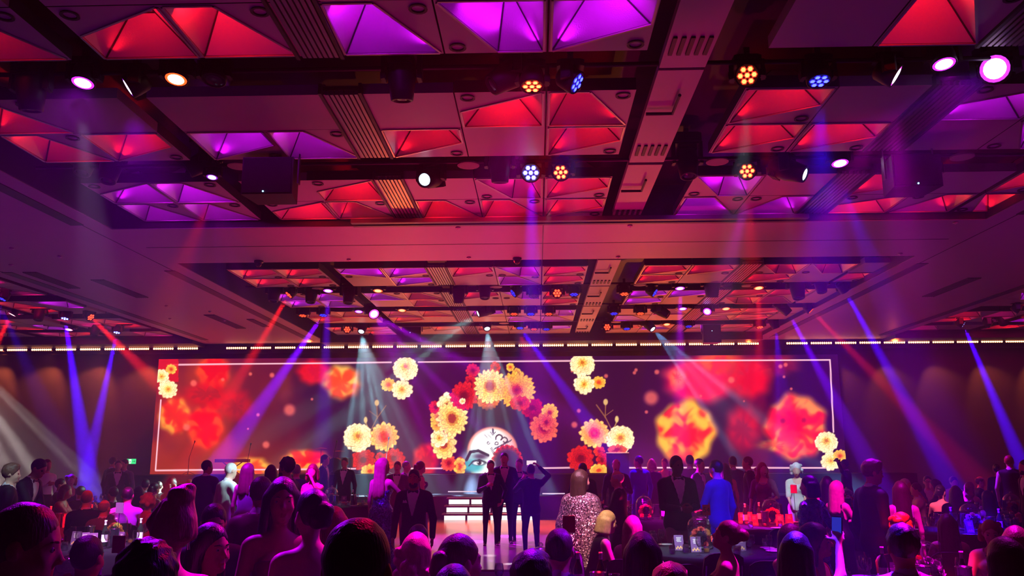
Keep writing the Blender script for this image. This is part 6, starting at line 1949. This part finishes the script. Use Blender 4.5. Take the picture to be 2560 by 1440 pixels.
# ---------------------------------------------------------------- banquet tables, chairs and what stands on them
m_cloth = cloth_m('table_black', (.009, .007, .011), .8)
m_top = mat('table_runner', (.012, .008, .014), .35, noise=.2, nscale=6)
def thin_glass(name, tint, milk=0.0, refl=(.12, .92)):
    """clear pane: sees through, mirrors more towards its rim, a little milky where wet"""
    m = bpy.data.materials.new(name); m.use_nodes = True
    nt = m.node_tree; nt.nodes.clear()
    o = nt.nodes.new('ShaderNodeOutputMaterial')
    t = nt.nodes.new('ShaderNodeBsdfTransparent'); t.inputs[0].default_value = (*tint, 1)
    g = nt.nodes.new('ShaderNodeBsdfGlossy'); g.inputs['Roughness'].default_value = .04
    lw = nt.nodes.new('ShaderNodeLayerWeight'); lw.inputs['Blend'].default_value = .35
    mr = nt.nodes.new('ShaderNodeMapRange'); mr.inputs['To Min'].default_value = refl[0]; mr.inputs['To Max'].default_value = refl[1]
    mx = nt.nodes.new('ShaderNodeMixShader')
    nt.links.new(lw.outputs['Facing'], mr.inputs['Value']); nt.links.new(mr.outputs['Result'], mx.inputs[0])
    nt.links.new(t.outputs[0], mx.inputs[1]); nt.links.new(g.outputs[0], mx.inputs[2])
    out = mx
    if milk:
        d = nt.nodes.new('ShaderNodeBsdfTranslucent'); d.inputs[0].default_value = (*tint, 1)
        m2 = nt.nodes.new('ShaderNodeMixShader'); m2.inputs[0].default_value = milk
        nt.links.new(mx.outputs[0], m2.inputs[1]); nt.links.new(d.outputs[0], m2.inputs[2]); out = m2
    nt.links.new(out.outputs[0], o.inputs['Surface'])
    MATS[name] = m
    return m
m_glass = thin_glass('clear_glass', (.95, .96, .97))
m_water = thin_glass('water', (.85, .90, .92), .45)
m_steel = mat('steel_cooler', (.80, .78, .82), .14, metal=1.0)
m_bottle = mat('bottle_glass', (.012, .018, .012), .06)
m_paper = mat('label_paper', (.86, .85, .80), .6)
m_card = mat('menu_card_purple', (.16, .05, .16), .5, noise=.2, nscale=12)
m_cardink = mat('menu_ink', (.80, .62, .55), .5)
m_cardflower = mat('menu_print_flower', (.85, .36, .10), .5, noise=.4, nscale=50)
m_china = mat('china', (.82, .80, .82), .15)
m_napkin = mat('napkin_black', (.02, .02, .024), .9)
m_skull = mat('black_skull', (.012, .012, .016), .12)
m_petal = {'y': mat('petal_yellow', (.90, .62, .08), .6, noise=.25, nscale=40), 'o': mat('petal_orange', (.90, .24, .03), .6, noise=.25, nscale=40), 'r': mat('petal_red', (.62, .03, .02), .6, noise=.25, nscale=40), 'w': mat('petal_cream', (.92, .84, .62), .6, noise=.2, nscale=40)}
m_amber = mat('amber_drink', (.75, .30, .05), .1)
m_redlit_card = mat('redlit_card', (.70, .05, .06), .5)  # number card with the red light on it put into its colour

def table(px, d, nm, label, r=.9):
    p = at_z(px, 0, .75) if False else at_d(px, 720, d)
    x, y = p.x, math.sqrt(max(.1, 1)) * 0 + d * 1.0
    # centre: pixel column px at distance d on the table plane
    py = 1132 + 1.15 * F_PX / d
    q = at_z(px, py, .75)
    t = empty('banquet_table', (q.x, q.y, 0))
    tag(t, label, 'table', 'round banquet tables')
    b = MB(); b.smooth = True
    n = 48
    vs, fs = [], []
    prof = [(r - .02, .752), (r + .008, .745), (r + .02, .70), (r + .05, .35), (r + .07, .02)]
    for k, (rr, z) in enumerate(prof):
        for i in range(n):
            a = 2 * PI * i / n
            w = 1 + (.028 * math.sin(9 * a + .6) + .012 * math.sin(17 * a)) * max(0, k - 1) / 3
            vs.append((rr * w * math.cos(a), rr * w * math.sin(a), z))
    for k in range(len(prof) - 1):
        for i in range(n):
            fs.append((k * n + i, (k + 1) * n + i, (k + 1) * n + (i + 1) % n, k * n + (i + 1) % n))
    fs.append(tuple(range(n)))
    b.add(vs, fs)
    b.build('tablecloth', m_cloth, t)
    MB().lathe([(.42, .7525), (.42, .756), (.0001, .757)], 32, None, False).build('runner', m_top, t)
    return (q.x, q.y, nm)

def mirr(seed): return random.Random(seed)

def g_wine():
    b = MB(); b.smooth = True
    b.lathe([(.034, 0), (.034, .003), (.005, .008), (.004, .085), (.018, .10), (.036, .13), (.041, .165), (.036, .20), (.033, .215), (.031, .215), (.034, .20), (.039, .165), (.034, .131), (.016, .103), (.0001, .10)], 14, None, False)
    return b.mesh('wine_glass', m_glass)
def g_tumbler(fill):
    b = MB(); b.smooth = True
    b.lathe([(.030, 0), (.038, .02), (.036, .07), (.032, .105), (.030, .105), (.034, .07), (.036, .022), (.0001, .006)], 14, None, False)
    return b.mesh('tumbler', m_glass)
def g_fill():
    b = MB(); b.smooth = True
    b.lathe([(.0001, .007), (.034, .022), (.0345, .062), (.0001, .062)], 14, None, False)
    return b.mesh('water', m_water)
def g_bottle():
    b = MB(); b.smooth = True
    b.lathe([(.0001, 0), (.036, 0), (.038, .01), (.038, .18), (.030, .21), (.0145, .245), (.0135, .30), (.016, .302), (.016, .318), (.0001, .318)], 16, None, False)
    return b.mesh('bottle_body', m_bottle)
def g_blabel():
    b = MB(); b.smooth = True
    b.lathe([(.0386, .055), (.0386, .145)], 16, None, False)
    return b.mesh('bottle_label', m_paper)
def g_foil():
    b = MB(); b.smooth = True
    b.lathe([(.0148, .262), (.0142, .30), (.0168, .303), (.0168, .32), (.0001, .321)], 12, None, False)
    return b.mesh('foil', m_paper)
def g_cooler():
    b = MB(); b.smooth = True
    b.lathe([(.0001, 0), (.058, 0), (.060, .01), (.062, .21), (.066, .215), (.066, .222), (.058, .222), (.057, .02), (.0001, .015)], 20, None, False)
    return b.mesh('wine_cooler', m_steel)
def g_plate():
    b = MB(); b.smooth = True
    b.lathe([(.0001, .003), (.055, .003), (.060, 0), (.085, .010), (.088, .013), (.084, .014), (.058, .006), (.0001, .006)], 22, None, False)
    return b.mesh('side_plate', m_china)
def g_card():
    b = MB()
    for s in (-1, 1):
        b.add([(-.06, s * .030, 0), (.06, s * .030, 0), (.06, s * .002, .17), (-.06, s * .002, .17), (-.06, s * .026, 0), (.06, s * .026, 0), (.06, -s * .001, .17), (-.06, -s * .001, .17)], [(0, 1, 2, 3), (7, 6, 5, 4), (0, 3, 7, 4), (1, 5, 6, 2), (3, 2, 6, 7)])
    return b.mesh('menu_card', m_card)
def g_cardprint():
    b = MB()
    for s in (-1, 1):
        def q(x0, x1, z0, z1, m):
            b.cur = m
            f = lambda z: s * (.0305 - .028 * z / .17 + .0006)
            b.add([(x0, f(z0), z0), (x1, f(z0), z0), (x1, f(z1), z1), (x0, f(z1), z1)], [(0, 1, 2, 3)])
        for k in range(4):
            q(-.032 + .005 * (k % 2), .032 - .006 * (k % 3), .138 - k * .014, .144 - k * .014, 0)
        for k in range(5):
            q(-.045 + k * .018, -.03 + k * .018, .012 + .012 * (k % 2), .034 + .014 * (k % 2), 1)
    return b.mesh('menu_print', [m_cardink, m_cardflower])
def g_candle():
    b = MB(); b.smooth = True
    b.lathe([(.0001, 0), (.034, 0), (.036, .005), (.036, .07), (.033, .07), (.033, .01), (.0001, .008)], 14, None, False)
    return b.mesh('glass_cup', m_glass)
def g_wax():
    b = MB(); b.lathe([(.0001, .009), (.031, .009), (.031, .045), (.0001, .047)], 12, None, False)
    return b.mesh('amber_wax', m_amber)
def g_jug():
    b = MB(); b.smooth = True
    b.lathe([(.0001, 0), (.05, 0), (.056, .02), (.05, .12), (.040, .17), (.045, .20), (.043, .20), (.038, .17), (.048, .12), (.053, .022), (.0001, .006)], 16, None, False)
    b.tube([(.045, 0, .18), (.09, 0, .17), (.095, 0, .10), (.052, 0, .05)], .006, 6)
    return b.mesh('water_jug', m_glass)

def g_dome():
    b = MB(); b.smooth = True
    pr = [(.125, .03), (.128, .05), (.128, .22)]
    for i in range(7):
        a = PI / 2 * i / 6
        pr.append((.128 * math.cos(a) + 1e-4, .22 + .128 * math.sin(a)))
    b.lathe(pr, 28, None, False)
    b.ball((0, 0, .362), .018, 10)
    return b.mesh('glass_dome', m_glass)
def g_base():
    b = MB(); b.smooth = True
    b.lathe([(.0001, 0), (.14, 0), (.145, .01), (.14, .028), (.0001, .03)], 24, None, False)
    return b.mesh('dome_base', mat('lacquered_base', (.02, .015, .02), .15))
def g_skull():
    P_ = [ell((0, .0, .085), (.052, .062, .055)), ell((0, -.035, .045), (.034, .030, .034), None, 0, .02), cap((-.028, -.045, .066), (.028, -.045, .066), .016, None, 0, .02),
          ell((-.021, -.066, .070), (.014, .018, .013), None, 0, .006, True), ell((.021, -.066, .070), (.014, .018, .013), None, 0, .006, True), ell((0, -.068, .047), (.006, .014, .009), None, 0, .004, True)]
    for k in range(6):
        P_.append(cap((-.018 + k * .0072, -.062, .030), (-.018 + k * .0072, -.062, .018), .0042, None, 0, .003))
    V, Q, L = Field(P_, .0055).mesh()
    return grid_mesh('skull', V, Q, m_skull)
def g_flower(c):
    b = MB()
    for ring, (n, r0, z, tl) in enumerate(((9, .034, .0, .25), (8, .025, .009, .6), (6, .015, .016, 1.0), (4, .006, .020, 1.35))):
        for i in range(n):
            a = 2 * PI * i / n + ring * .4
            ca, sa = math.cos(a), math.sin(a)
            w = .011
            p0 = Vector((ca * r0 * .2, sa * r0 * .2, z))
            p1 = Vector((ca * r0, sa * r0, z + math.sin(tl) * .012))
            t = Vector((-sa, ca, 0)) * w
            b.add([p0, p1 * .75 + p0 * .25 - t + Vector((0, 0, .003)), p1, p1 * .75 + p0 * .25 + t + Vector((0, 0, .003))], [(0, 1, 2, 3)])
    b.ball((0, 0, -.002), (.012, .012, .01), 6)
    return b.mesh('flower', m_petal[c])
def g_chairs():
    s = MB(); s.smooth = False
    s.prism([(-.22, -.21), (.22, -.21), (.21, .21), (-.21, .21)], .43, .475)
    return s.mesh('seat', mat('chair_vinyl', (.05, .03, .075), .45))
def g_back():
    b = MB(); b.smooth = True
    n = 9
    vs, fs = [], []
    for j, (y, zz) in enumerate(((-.205, 0), (-.235, 0))):
        for i in range(n):
            u = -1 + 2 * i / (n - 1)
            yy = y - .03 * (1 - u * u) * 0 + .015 * u * u
            top = .90 - .05 * u ** 4
            vs += [(.20 * u, yy, .52), (.215 * u, yy - .03, .72), (.20 * u, yy - .05, top)]
    for j in range(2):
        for i in range(n - 1):
            for k in range(2):
                a = j * n * 3 + i * 3 + k
                f = (a, a + 3, a + 4, a + 1)
                fs.append(f if j else f[::-1])
    m_ = n * 3
    for i in range(n - 1):
        fs.append((i * 3 + 2, i * 3 + 5, m_ + i * 3 + 5, m_ + i * 3 + 2)); fs.append((i * 3, m_ + i * 3, m_ + i * 3 + 3, i * 3 + 3))
    for k in range(2):
        fs.append((k, k + 1, m_ + k + 1, m_ + k)); e = (n - 1) * 3
        fs.append((e + k, m_ + e + k, m_ + e + k + 1, e + k + 1))
    b.add(vs, fs)
    return b.mesh('backrest', mat('chair_vinyl', (.05, .03, .075), .45))
def g_leg(sx, sy):
    b = MB()
    b.tube([(sx * .20, sy * .19, .44), (sx * .215, sy * .215, .0)], .013, 8)
    if sy < 0: b.tube([(sx * .20, -.19, .44), (sx * .19, -.225, .60), (sx * .185, -.262, .78)], .012, 8)
    return b.mesh('leg', mat('chair_chrome', (.45, .43, .48), .2, metal=1.0))

def chair_proto():
    t = empty('banquet_chair')
    link('seat', g_chairs(), t); link('backrest', g_back(), t)
    for sx in (-1, 1):
        for sy in (-1, 1):
            link('leg', g_leg(sx, sy), t)
    return t
CH = chair_proto(); ch_used = [False]
def chair(x, y, rot, label, s=1.0, group=None):
    o = CH if not ch_used[0] else copy_tree(CH)
    ch_used[0] = True
    o.location = (x, y, 0); o.rotation_euler = (0, 0, rot); o.scale = (s, s, s)
    tag(o, label, 'chair', group or 'chairs at the round tables')
    return o
for I in PEOPLE:
    if I['pose'] == 'sit':
        th = I['th']
        f = Vector((-math.sin(th), math.cos(th)))
        x, y = I['root'][0] + f.x * .06, I['root'][1] + f.y * .06
        chair(x, y, th, 'dark padded banquet chair seating the %s' % I['short'], .98)
for (px, py, z, rot, lab) in ((912, 1284, .46, 1.9, 'empty violet lit chair pulled out left of the long blonde hair'), (1722, 1300, .80, 3.3, 'empty dark chair with high back before the broad tuxedo man'), (1790, 1400, .80, .1, 'empty black chair tucked in at the near right table'), (1930, 1335, .8, .3, 'empty chair back at the red lit table'), (1665, 1425, .82, .4, 'empty violet lit chair back at the bottom edge'), (1925, 1415, .82, -.2, 'empty pale violet chair back below the near right table')):
    q = at_z(px, py, z)
    chair(q.x, q.y, rot, lab, 1.0, 'empty chairs')

def place(fn_key, fn, name, x, y, z, label, cat, group, rot=0.0, parts=(), s=1.0):
    o = link(name, cached(fn_key, fn), None, (x, y, z), (0, 0, rot))
    o.scale = (s, s, s)
    for (pn, pk, pf) in parts:
        pp = link(pn, cached(pk, pf), o)
        if pn == 'menu_print': pp['kind'] = 'stuff'
    PLACED.setdefault(group, []).append((label, cat, o, project((x, y, z))[0]))
    return o
PLACED = {}

def centrepiece(x, y, z, label, mix='yorwyo', rot=0.0, s=1.12):
    root = empty('glass_cloche', (x, y, z), rot); root.scale = (s,) * 3
    tag(root, label, 'centrepiece', 'skull and marigold centrepieces')
    link('dome_base', cached('dbase', g_base), root)
    link('glass_dome', cached('ddome', g_dome), root)
    k = link('skull', cached('dskull', g_skull), root, (.015, -.02, .03)); k.scale = (1.25,) * 3
    n = len(mix)
    for i, c in enumerate(mix):
        a = PI * (.02 + .96 * i / (n - 1))
        f = link('flower', cached(('fl', c), lambda: g_flower(c)), root, (.015 + .078 * math.cos(a), -.02 - .012 * math.sin(a), .10 + .085 * math.sin(a)))
        f.rotation_euler = (1.2, 0, .5 * (i - n / 2) / n)
        f.scale = (1.5,) * 3
    for i, c in enumerate('or'):
        f = link('flower', cached(('fl', c), lambda: g_flower(c)), root, (-.06 + .11 * i, -.075, .05), (1.2, 0, 0)); f.scale = (1.2,) * 3

def number_sign(x, y, z, label, lit=True, txt=None, h=.36):
    root = empty('table_number', (x, y, z))
    tag(root, label, 'sign', 'table number signs')
    b = MB(); b.tube([(0, 0, .0), (0, 0, h)], .004, 6); b.lathe([(.0001, 0), (.045, 0), (.045, .006), (.0001, .008)], 14, None, False); b.build('stand', m_steel, root)
    MB().box(-.05, .05, -.004, .004, h - .01, h + .12).build('number_card', m_redlit_card if lit else m_card, root)
    if txt:
        cu = bpy.data.curves.new('number', 'FONT'); cu.body = txt; cu.size = .085; cu.align_x = 'CENTER'; cu.align_y = 'CENTER'; cu.extrude = .001
        cu.materials.append(mat('dark_print', (.12, .01, .02), .5))
        o = bpy.data.objects.new('number', cu); COL.objects.link(o)
        me = bpy.data.meshes.new_from_object(o.evaluated_get(bpy.context.evaluated_depsgraph_get()))
        bpy.data.objects.remove(o)
        link('number', me, root, (0, -.006, h + .055), (PI / 2, 0, 0))

TT = {}
def laid(key, px, d, label, near=False, seed=0, wine=6, cards=3, bottles=2, coolers=2, plates=4, tum=5, candles=2, r=.9, dome='yorwyo', dome_at=None, sign=None):
    x, y, _ = table(px, d, key, label, r)
    rr = mirr(seed)
    z = .752
    zr = .757
    nm = key
    used = []
    def spot_(r0, r1):
        for _ in range(60):
            a = rr.random() * 2 * PI; q = r0 + (r1 - r0) * rr.random()
            X, Y = x + q * math.cos(a), y + q * math.sin(a)
            if all((X - u) ** 2 + (Y - v) ** 2 > .014 for u, v in used):
                used.append((X, Y)); return X, Y
        used.append((X, Y)); return X, Y
    if dome:
        dx, dy = dome_at or (0, 0)
        centrepiece(x + dx, y + dy, zr, 'glass dome over black skull and marigolds on the %s' % nm, dome, rr.uniform(-.3, .3))
        for a in range(10):
            used.append((x + dx + .15 * math.cos(a * .63), y + dy + .15 * math.sin(a * .63)))
        used.append((x + dx, y + dy))
    for i in range(coolers):
        X, Y = spot_(.26, .38)
        place('cooler', g_cooler, 'wine_cooler', X, Y, zr, 'steel wine cooler on the %s' % nm, 'wine cooler', 'coolers on the %s' % nm)
    for i in range(bottles):
        X, Y = spot_(.24, .40)
        place('bottle', g_bottle, 'wine_bottle', X, Y, zr, 'dark wine bottle on the %s' % nm, 'bottle', 'bottles on the %s' % nm, 0, (('bottle_label', 'blab', g_blabel), ('foil', 'bfoil', g_foil)))
    for i in range(cards):
        X, Y = spot_(.30, .40)
        place('card', g_card, 'menu_card', X, Y, zr, 'purple menu card on the %s' % nm, 'menu', 'menus on the %s' % nm, rr.uniform(-.6, .6), (('menu_print', 'cprint', g_cardprint),))
    for i in range(candles):
        X, Y = spot_(.25, .40)
        place('ccup', g_candle, 'candle_jar', X, Y, zr, 'small amber candle jar on the %s' % nm, 'candle', 'candle jars on the %s' % nm, 0, (('amber_wax', 'cwax', g_wax),))
    for i in range(wine):
        X, Y = spot_(.52, .78)
        place('wine', g_wine, 'wine_glass', X, Y, z, 'clear stemmed wine glass on the %s' % nm, 'glass', 'wine glasses on the %s' % nm, 0, (), 1.0)
    for i in range(tum):
        X, Y = spot_(.52, .80)
        place('tumb', lambda: g_tumbler(1), 'tumbler', X, Y, z, 'rounded water tumbler on the %s' % nm, 'glass', 'tumblers on the %s' % nm, 0, (('water', 'twater', g_fill),))
    for i in range(plates):
        X, Y = spot_(.66, .78)
        place('plate', g_plate, 'side_plate', X, Y, z, 'white side plate on the %s' % nm, 'plate', 'plates on the %s' % nm)
    if sign is not None:
        number_sign(x + sign[0], y + sign[1], zr, 'table number card on a thin stand on the %s' % nm, sign[2], sign[3], sign[4] if len(sign) > 4 else .36)
    TT[key] = (x, y)

laid('lit left table', 272, 10.4, 'round black table on the left with lit glassware before the grey haired man', seed=1, wine=9, cards=4, tum=8, coolers=2, dome='yoyroy', dome_at=(-.05, .25), sign=(.25, -.30, False, None, .42))
laid('red lit left table', 180, 13.1, 'round black table in red light behind the left glass dome', seed=2, wine=8, cards=3, tum=5, dome='yyoyo', dome_at=(.25, 0))
laid('far left table in the blue beam', 195, 18.4, 'round black table far left where the blue beams meet', seed=3, wine=6, cards=2, tum=4, bottles=1, dome='wyowy')
laid('low left table', 262, 6.3, 'round black table hidden behind the man before the pink dome', seed=4, wine=8, cards=2, tum=6, dome='orror', dome_at=(-.2, -.2), sign=(.12, -.1, True, None, .40))
laid('table by the blue gown', 850, 18.4, 'round black table left of the blue sequin gown', seed=5, wine=7, cards=2, tum=4, dome='oroyo', dome_at=(-.2, 0))
laid('pink lit table', 1650, 14.6, 'round black table in pink light left of the broad tuxedo man', seed=6, wine=7, cards=2, tum=4, coolers=2, dome='yoyoy', dome_at=(-.30, -.2))
laid('near right table', 1775, 9.85, 'nearest round black table right of the aisle with lit menu cards', seed=7, wine=9, cards=4, tum=8, coolers=2, bottles=2, plates=6, dome='rorro', dome_at=(-.10, .1), sign=(.10, .62, True, '54', .36))
laid('red lit right table', 1915, 13.3, 'round black table drenched in red light before the older woman', seed=8, wine=8, cards=5, tum=6, coolers=1, dome='rorro', dome_at=(.12, .1), sign=(.45, -.1, False, None, .50))
laid('far table by the blue suit', 1850, 18.9, 'round black table far back behind the blue lit suit', seed=9, wine=6, cards=2, tum=4, plates=4, dome='oyoyo', dome_at=(.5, 0))
laid('blue lit right table', 2425, 12.2, 'round black table in blue light on the right with steel coolers', seed=10, wine=9, cards=2, tum=7, coolers=3, dome='wwyww', dome_at=(.05, .05))
laid('far right table', 2560, 15.2, 'round black table at the far right in violet light', seed=11, wine=7, cards=2, tum=5, coolers=1, dome='yowoy', dome_at=(-.25, -.1))
laid('bottom right table', 2330, 7.0, 'nearest round black table at the bottom right with big glass dome', seed=12, wine=8, cards=3, tum=7, coolers=2, dome='wwwwo', dome_at=(-.02, .05))
laid('bottom centre table', 1440, 6.6, 'nearest round black table at bottom centre right of the dance floor', seed=13, wine=6, cards=3, tum=4, coolers=2, bottles=2, dome='rorro', dome_at=(-.28, .0), sign=(-.05, -.1, True, None, .52))
laid('table by the profile man', 2120, 17.2, 'round black table behind the tall profile tuxedo man', seed=14, wine=6, cards=2, tum=4, coolers=1, dome='orwor')
jx, jy = TT['bottom centre table']
for i, (dx, dy) in enumerate(((.30, -.15), (.45, .15))):
    place('jug', g_jug, 'water_jug', jx + dx, jy + dy, .756, ('left' if i == 0 else 'right') + ' glass water jug on the bottom centre table', 'jug', 'water jugs')

WN = WORDN + ['fifteenth', 'sixteenth']
for grp, ls in PLACED.items():
    ls.sort(key=lambda r: r[3])
    for i, (label, cat, o, px) in enumerate(ls):
        tag(o, label if len(ls) == 1 or label.startswith(('left ', 'right ')) else '%s from left: %s' % (WN[i], label), cat, grp)
# phones and glasses in hands
m_phone = mat('phone_black', (.015, .015, .02), .2)
def phone(pos, normal, up, label, screen=None, s=1.0):
    n = Vector(normal).normalized(); u = Vector(up); u = (u - n * u.dot(n)).normalized(); r_ = u.cross(n)
    M = Matrix((r_, u, n)).transposed().to_4x4()
    root = empty('phone', pos); root.rotation_euler = M.to_euler(); root.scale = (s,) * 3
    tag(root, label, 'phone', 'phones')
    b = MB(); b.prism([(-.036, -.07), (-.032, -.075), (.032, -.075), (.036, -.07), (.036, .07), (.032, .075), (-.032, .075), (-.036, .07)], -.004, .004); b.build('case', m_phone, root)
    MB().box(-.033, .033, -.07, .07, .0042, .0048).build('screen', screen or mat('phone_glass', (.02, .02, .025), .05), root)
    MB().box(-.030, -.006, .045, .068, -.0065, -.004).build('camera_bump', m_black, root)
lit_scr = emit('phone_screen', (1, .75, .80), 1.0)
p = at_y(1315, 1147, A_PHOTO['root'][1] + .2)
phone(A_PHOTO['armR'] + Vector((-.06, .0, .04)), (0, -1, .1), (1, 0, 0), 'phone with bright screen held up before the posing trio', lit_scr, 1.3)
phone(A_PHONE['armR'] + Vector((0, .01, .07)), (-.6, -.7, .2), (0, 0, 1), 'phone held up by the woman with messy updo', mat('phone_dim', (.05, .04, .06), .1))
phone(A_SELF['armR'] + A_SELF['dirR'] * .0 + Vector((0, 0, .05)), (-.8, -.5, .1), (0, 0, 1), 'phone at the end of the blue lit selfie arm', emit('phone_blue', (.02, .03, .5), .8), 1.15)
phone(A_REDHAIR['armL'] + Vector((0, 0, .03)), (0, .5, .8), (0, 1, 0), 'phone in the hand of the red haired woman')
def drink(pos, label, fill=True, s=1.1):
    o = link('tumbler', cached('tumb', lambda: g_tumbler(1)), None, pos); o.scale = (s,) * 3
    link('water', cached('twater', g_fill), o)
    tag(o, label, 'glass', 'drinks in hands')
drink(A_BROWN['armR'] + Vector((-.03, 0, -.02)), 'tumbler held by the woman in brown gown')
drink(A_ARM['armR'] + Vector((0, 0, -.03)), 'tumbler held by the blonde woman with bare arm')

# ---------------------------------------------------------------- stage gear: microphones on stands, keyboard, drums, lectern
def mic_stand(px_top, py_top, px_bot, Y, label):
    a = at_y(px_top, py_top, Y); b_ = at_y(px_bot, 1182, Y)
    root = empty('microphone_stand', (b_.x, Y, Z_R)); tag(root, label, 'microphone', 'microphone stands on stage')
    t = MB(); t.tube([(0, 0, 0), (0, 0, .55)], .012, 8)
    for k in range(3):
        an = 2 * PI * k / 3; t.tube([(0, 0, .12), (.25 * math.cos(an), .25 * math.sin(an), .01)], .009, 6)
    t.build('tripod', m_black, root)
    w = a - Vector((b_.x, Y, Z_R))
    l = MB(); l.tube([(0, 0, .55), (w.x * .9, w.y, .55 + (w.z - .55) * .9)], .010, 6); l.build('boom', m_case2, root)
    m = MB(); m.tube([(w.x * .9, w.y, .55 + (w.z - .55) * .9), (w.x, w.y, w.z)], [.016, .026], 8); m.ball((w.x, w.y, w.z + .01), .03, 8); m.build('microphone', m_case2, root)
mic_stand(487, 1104, 470, 27.6, 'microphone boom before the left red flower blur')
mic_stand(627, 1110, 618, 27.6, 'microphone boom above the keyboard')
mic_stand(842, 1103, 832, 27.6, 'microphone boom left of the cream marigold')
mic_stand(972, 1095, 965, 27.6, 'microphone boom before the orange marigold')
k0, k1 = at_y(541, 1152, 27.7), at_y(622, 1152, 27.7)
root = empty('keyboard', ((k0.x + k1.x) / 2, 27.7, Z_R)); tag(root, 'black stage keyboard on crossed stand at the left of the stage', 'keyboard')
w = (k1.x - k0.x) / 2; zt = k0.z - Z_R
MB().box(-w, w, -.15, .15, zt - .05, zt + .05).build('body', m_case, root)
MB().box(-w * .95, w * .95, -.155, -.03, zt + .05, zt + .062).build('keys', m_china, root)
for s in (-1, 1):
    MB().tube([(-s * .3, s * .05, 0), (s * .3, s * .05, zt - .05)], .018, 8).build('leg', m_case2, root)
root = empty('drum_kit', (at_y(838, 1182, 27.9).x, 27.9, Z_R)); tag(root, 'dark drum kit with cymbals before the orange flower blur', 'drums')
for (x, z, r_, h_, nm) in ((0, .28, .26, .35, 'bass_drum'), (-.35, .45, .16, .2, 'snare_drum'), (.38, .40, .2, .3, 'floor_tom')):
    b = MB(); b.lathe([(r_, -h_ / 2), (r_, h_ / 2)], 18, Matrix.Translation((x, 0, z)) @ (Matrix.Rotation(PI / 2, 4, 'X') if nm == 'bass_drum' else Matrix()), True); b.build(nm, m_case2, root)
for (x, z) in ((-.5, .85), (.5, .9), (.1, .75)):
    b = MB(); b.lathe([(.0001, .02), (.05, .012), (.2, 0), (.2, -.004), (.0001, .0)], 18, Matrix.Translation((x, 0, z)), False); b.tube([(x, 0, 0), (x, 0, z)], .010, 6); b.build('cymbal', mat('brass', (.6, .4, .15), .25, metal=1.0), root)
l0, l1 = at_y(1517, 1131, 26.6), at_y(1570, 1131, 26.6)
root = empty('lectern', ((l0.x + l1.x) / 2, 26.6, Z_ST)); tag(root, 'tall dark lectern with a bright top edge on the right of the stage', 'lectern')
w = (l1.x - l0.x) / 2; zt = l0.z - Z_ST
MB().box(-w, w, -.2, .2, 0, zt - .03).build('body', m_stage, root)
MB().box(-w - .01, w + .01, -.21, .21, zt - .025, zt).build('top', emit('lectern_edge', (1, .45, .30), .9), root)
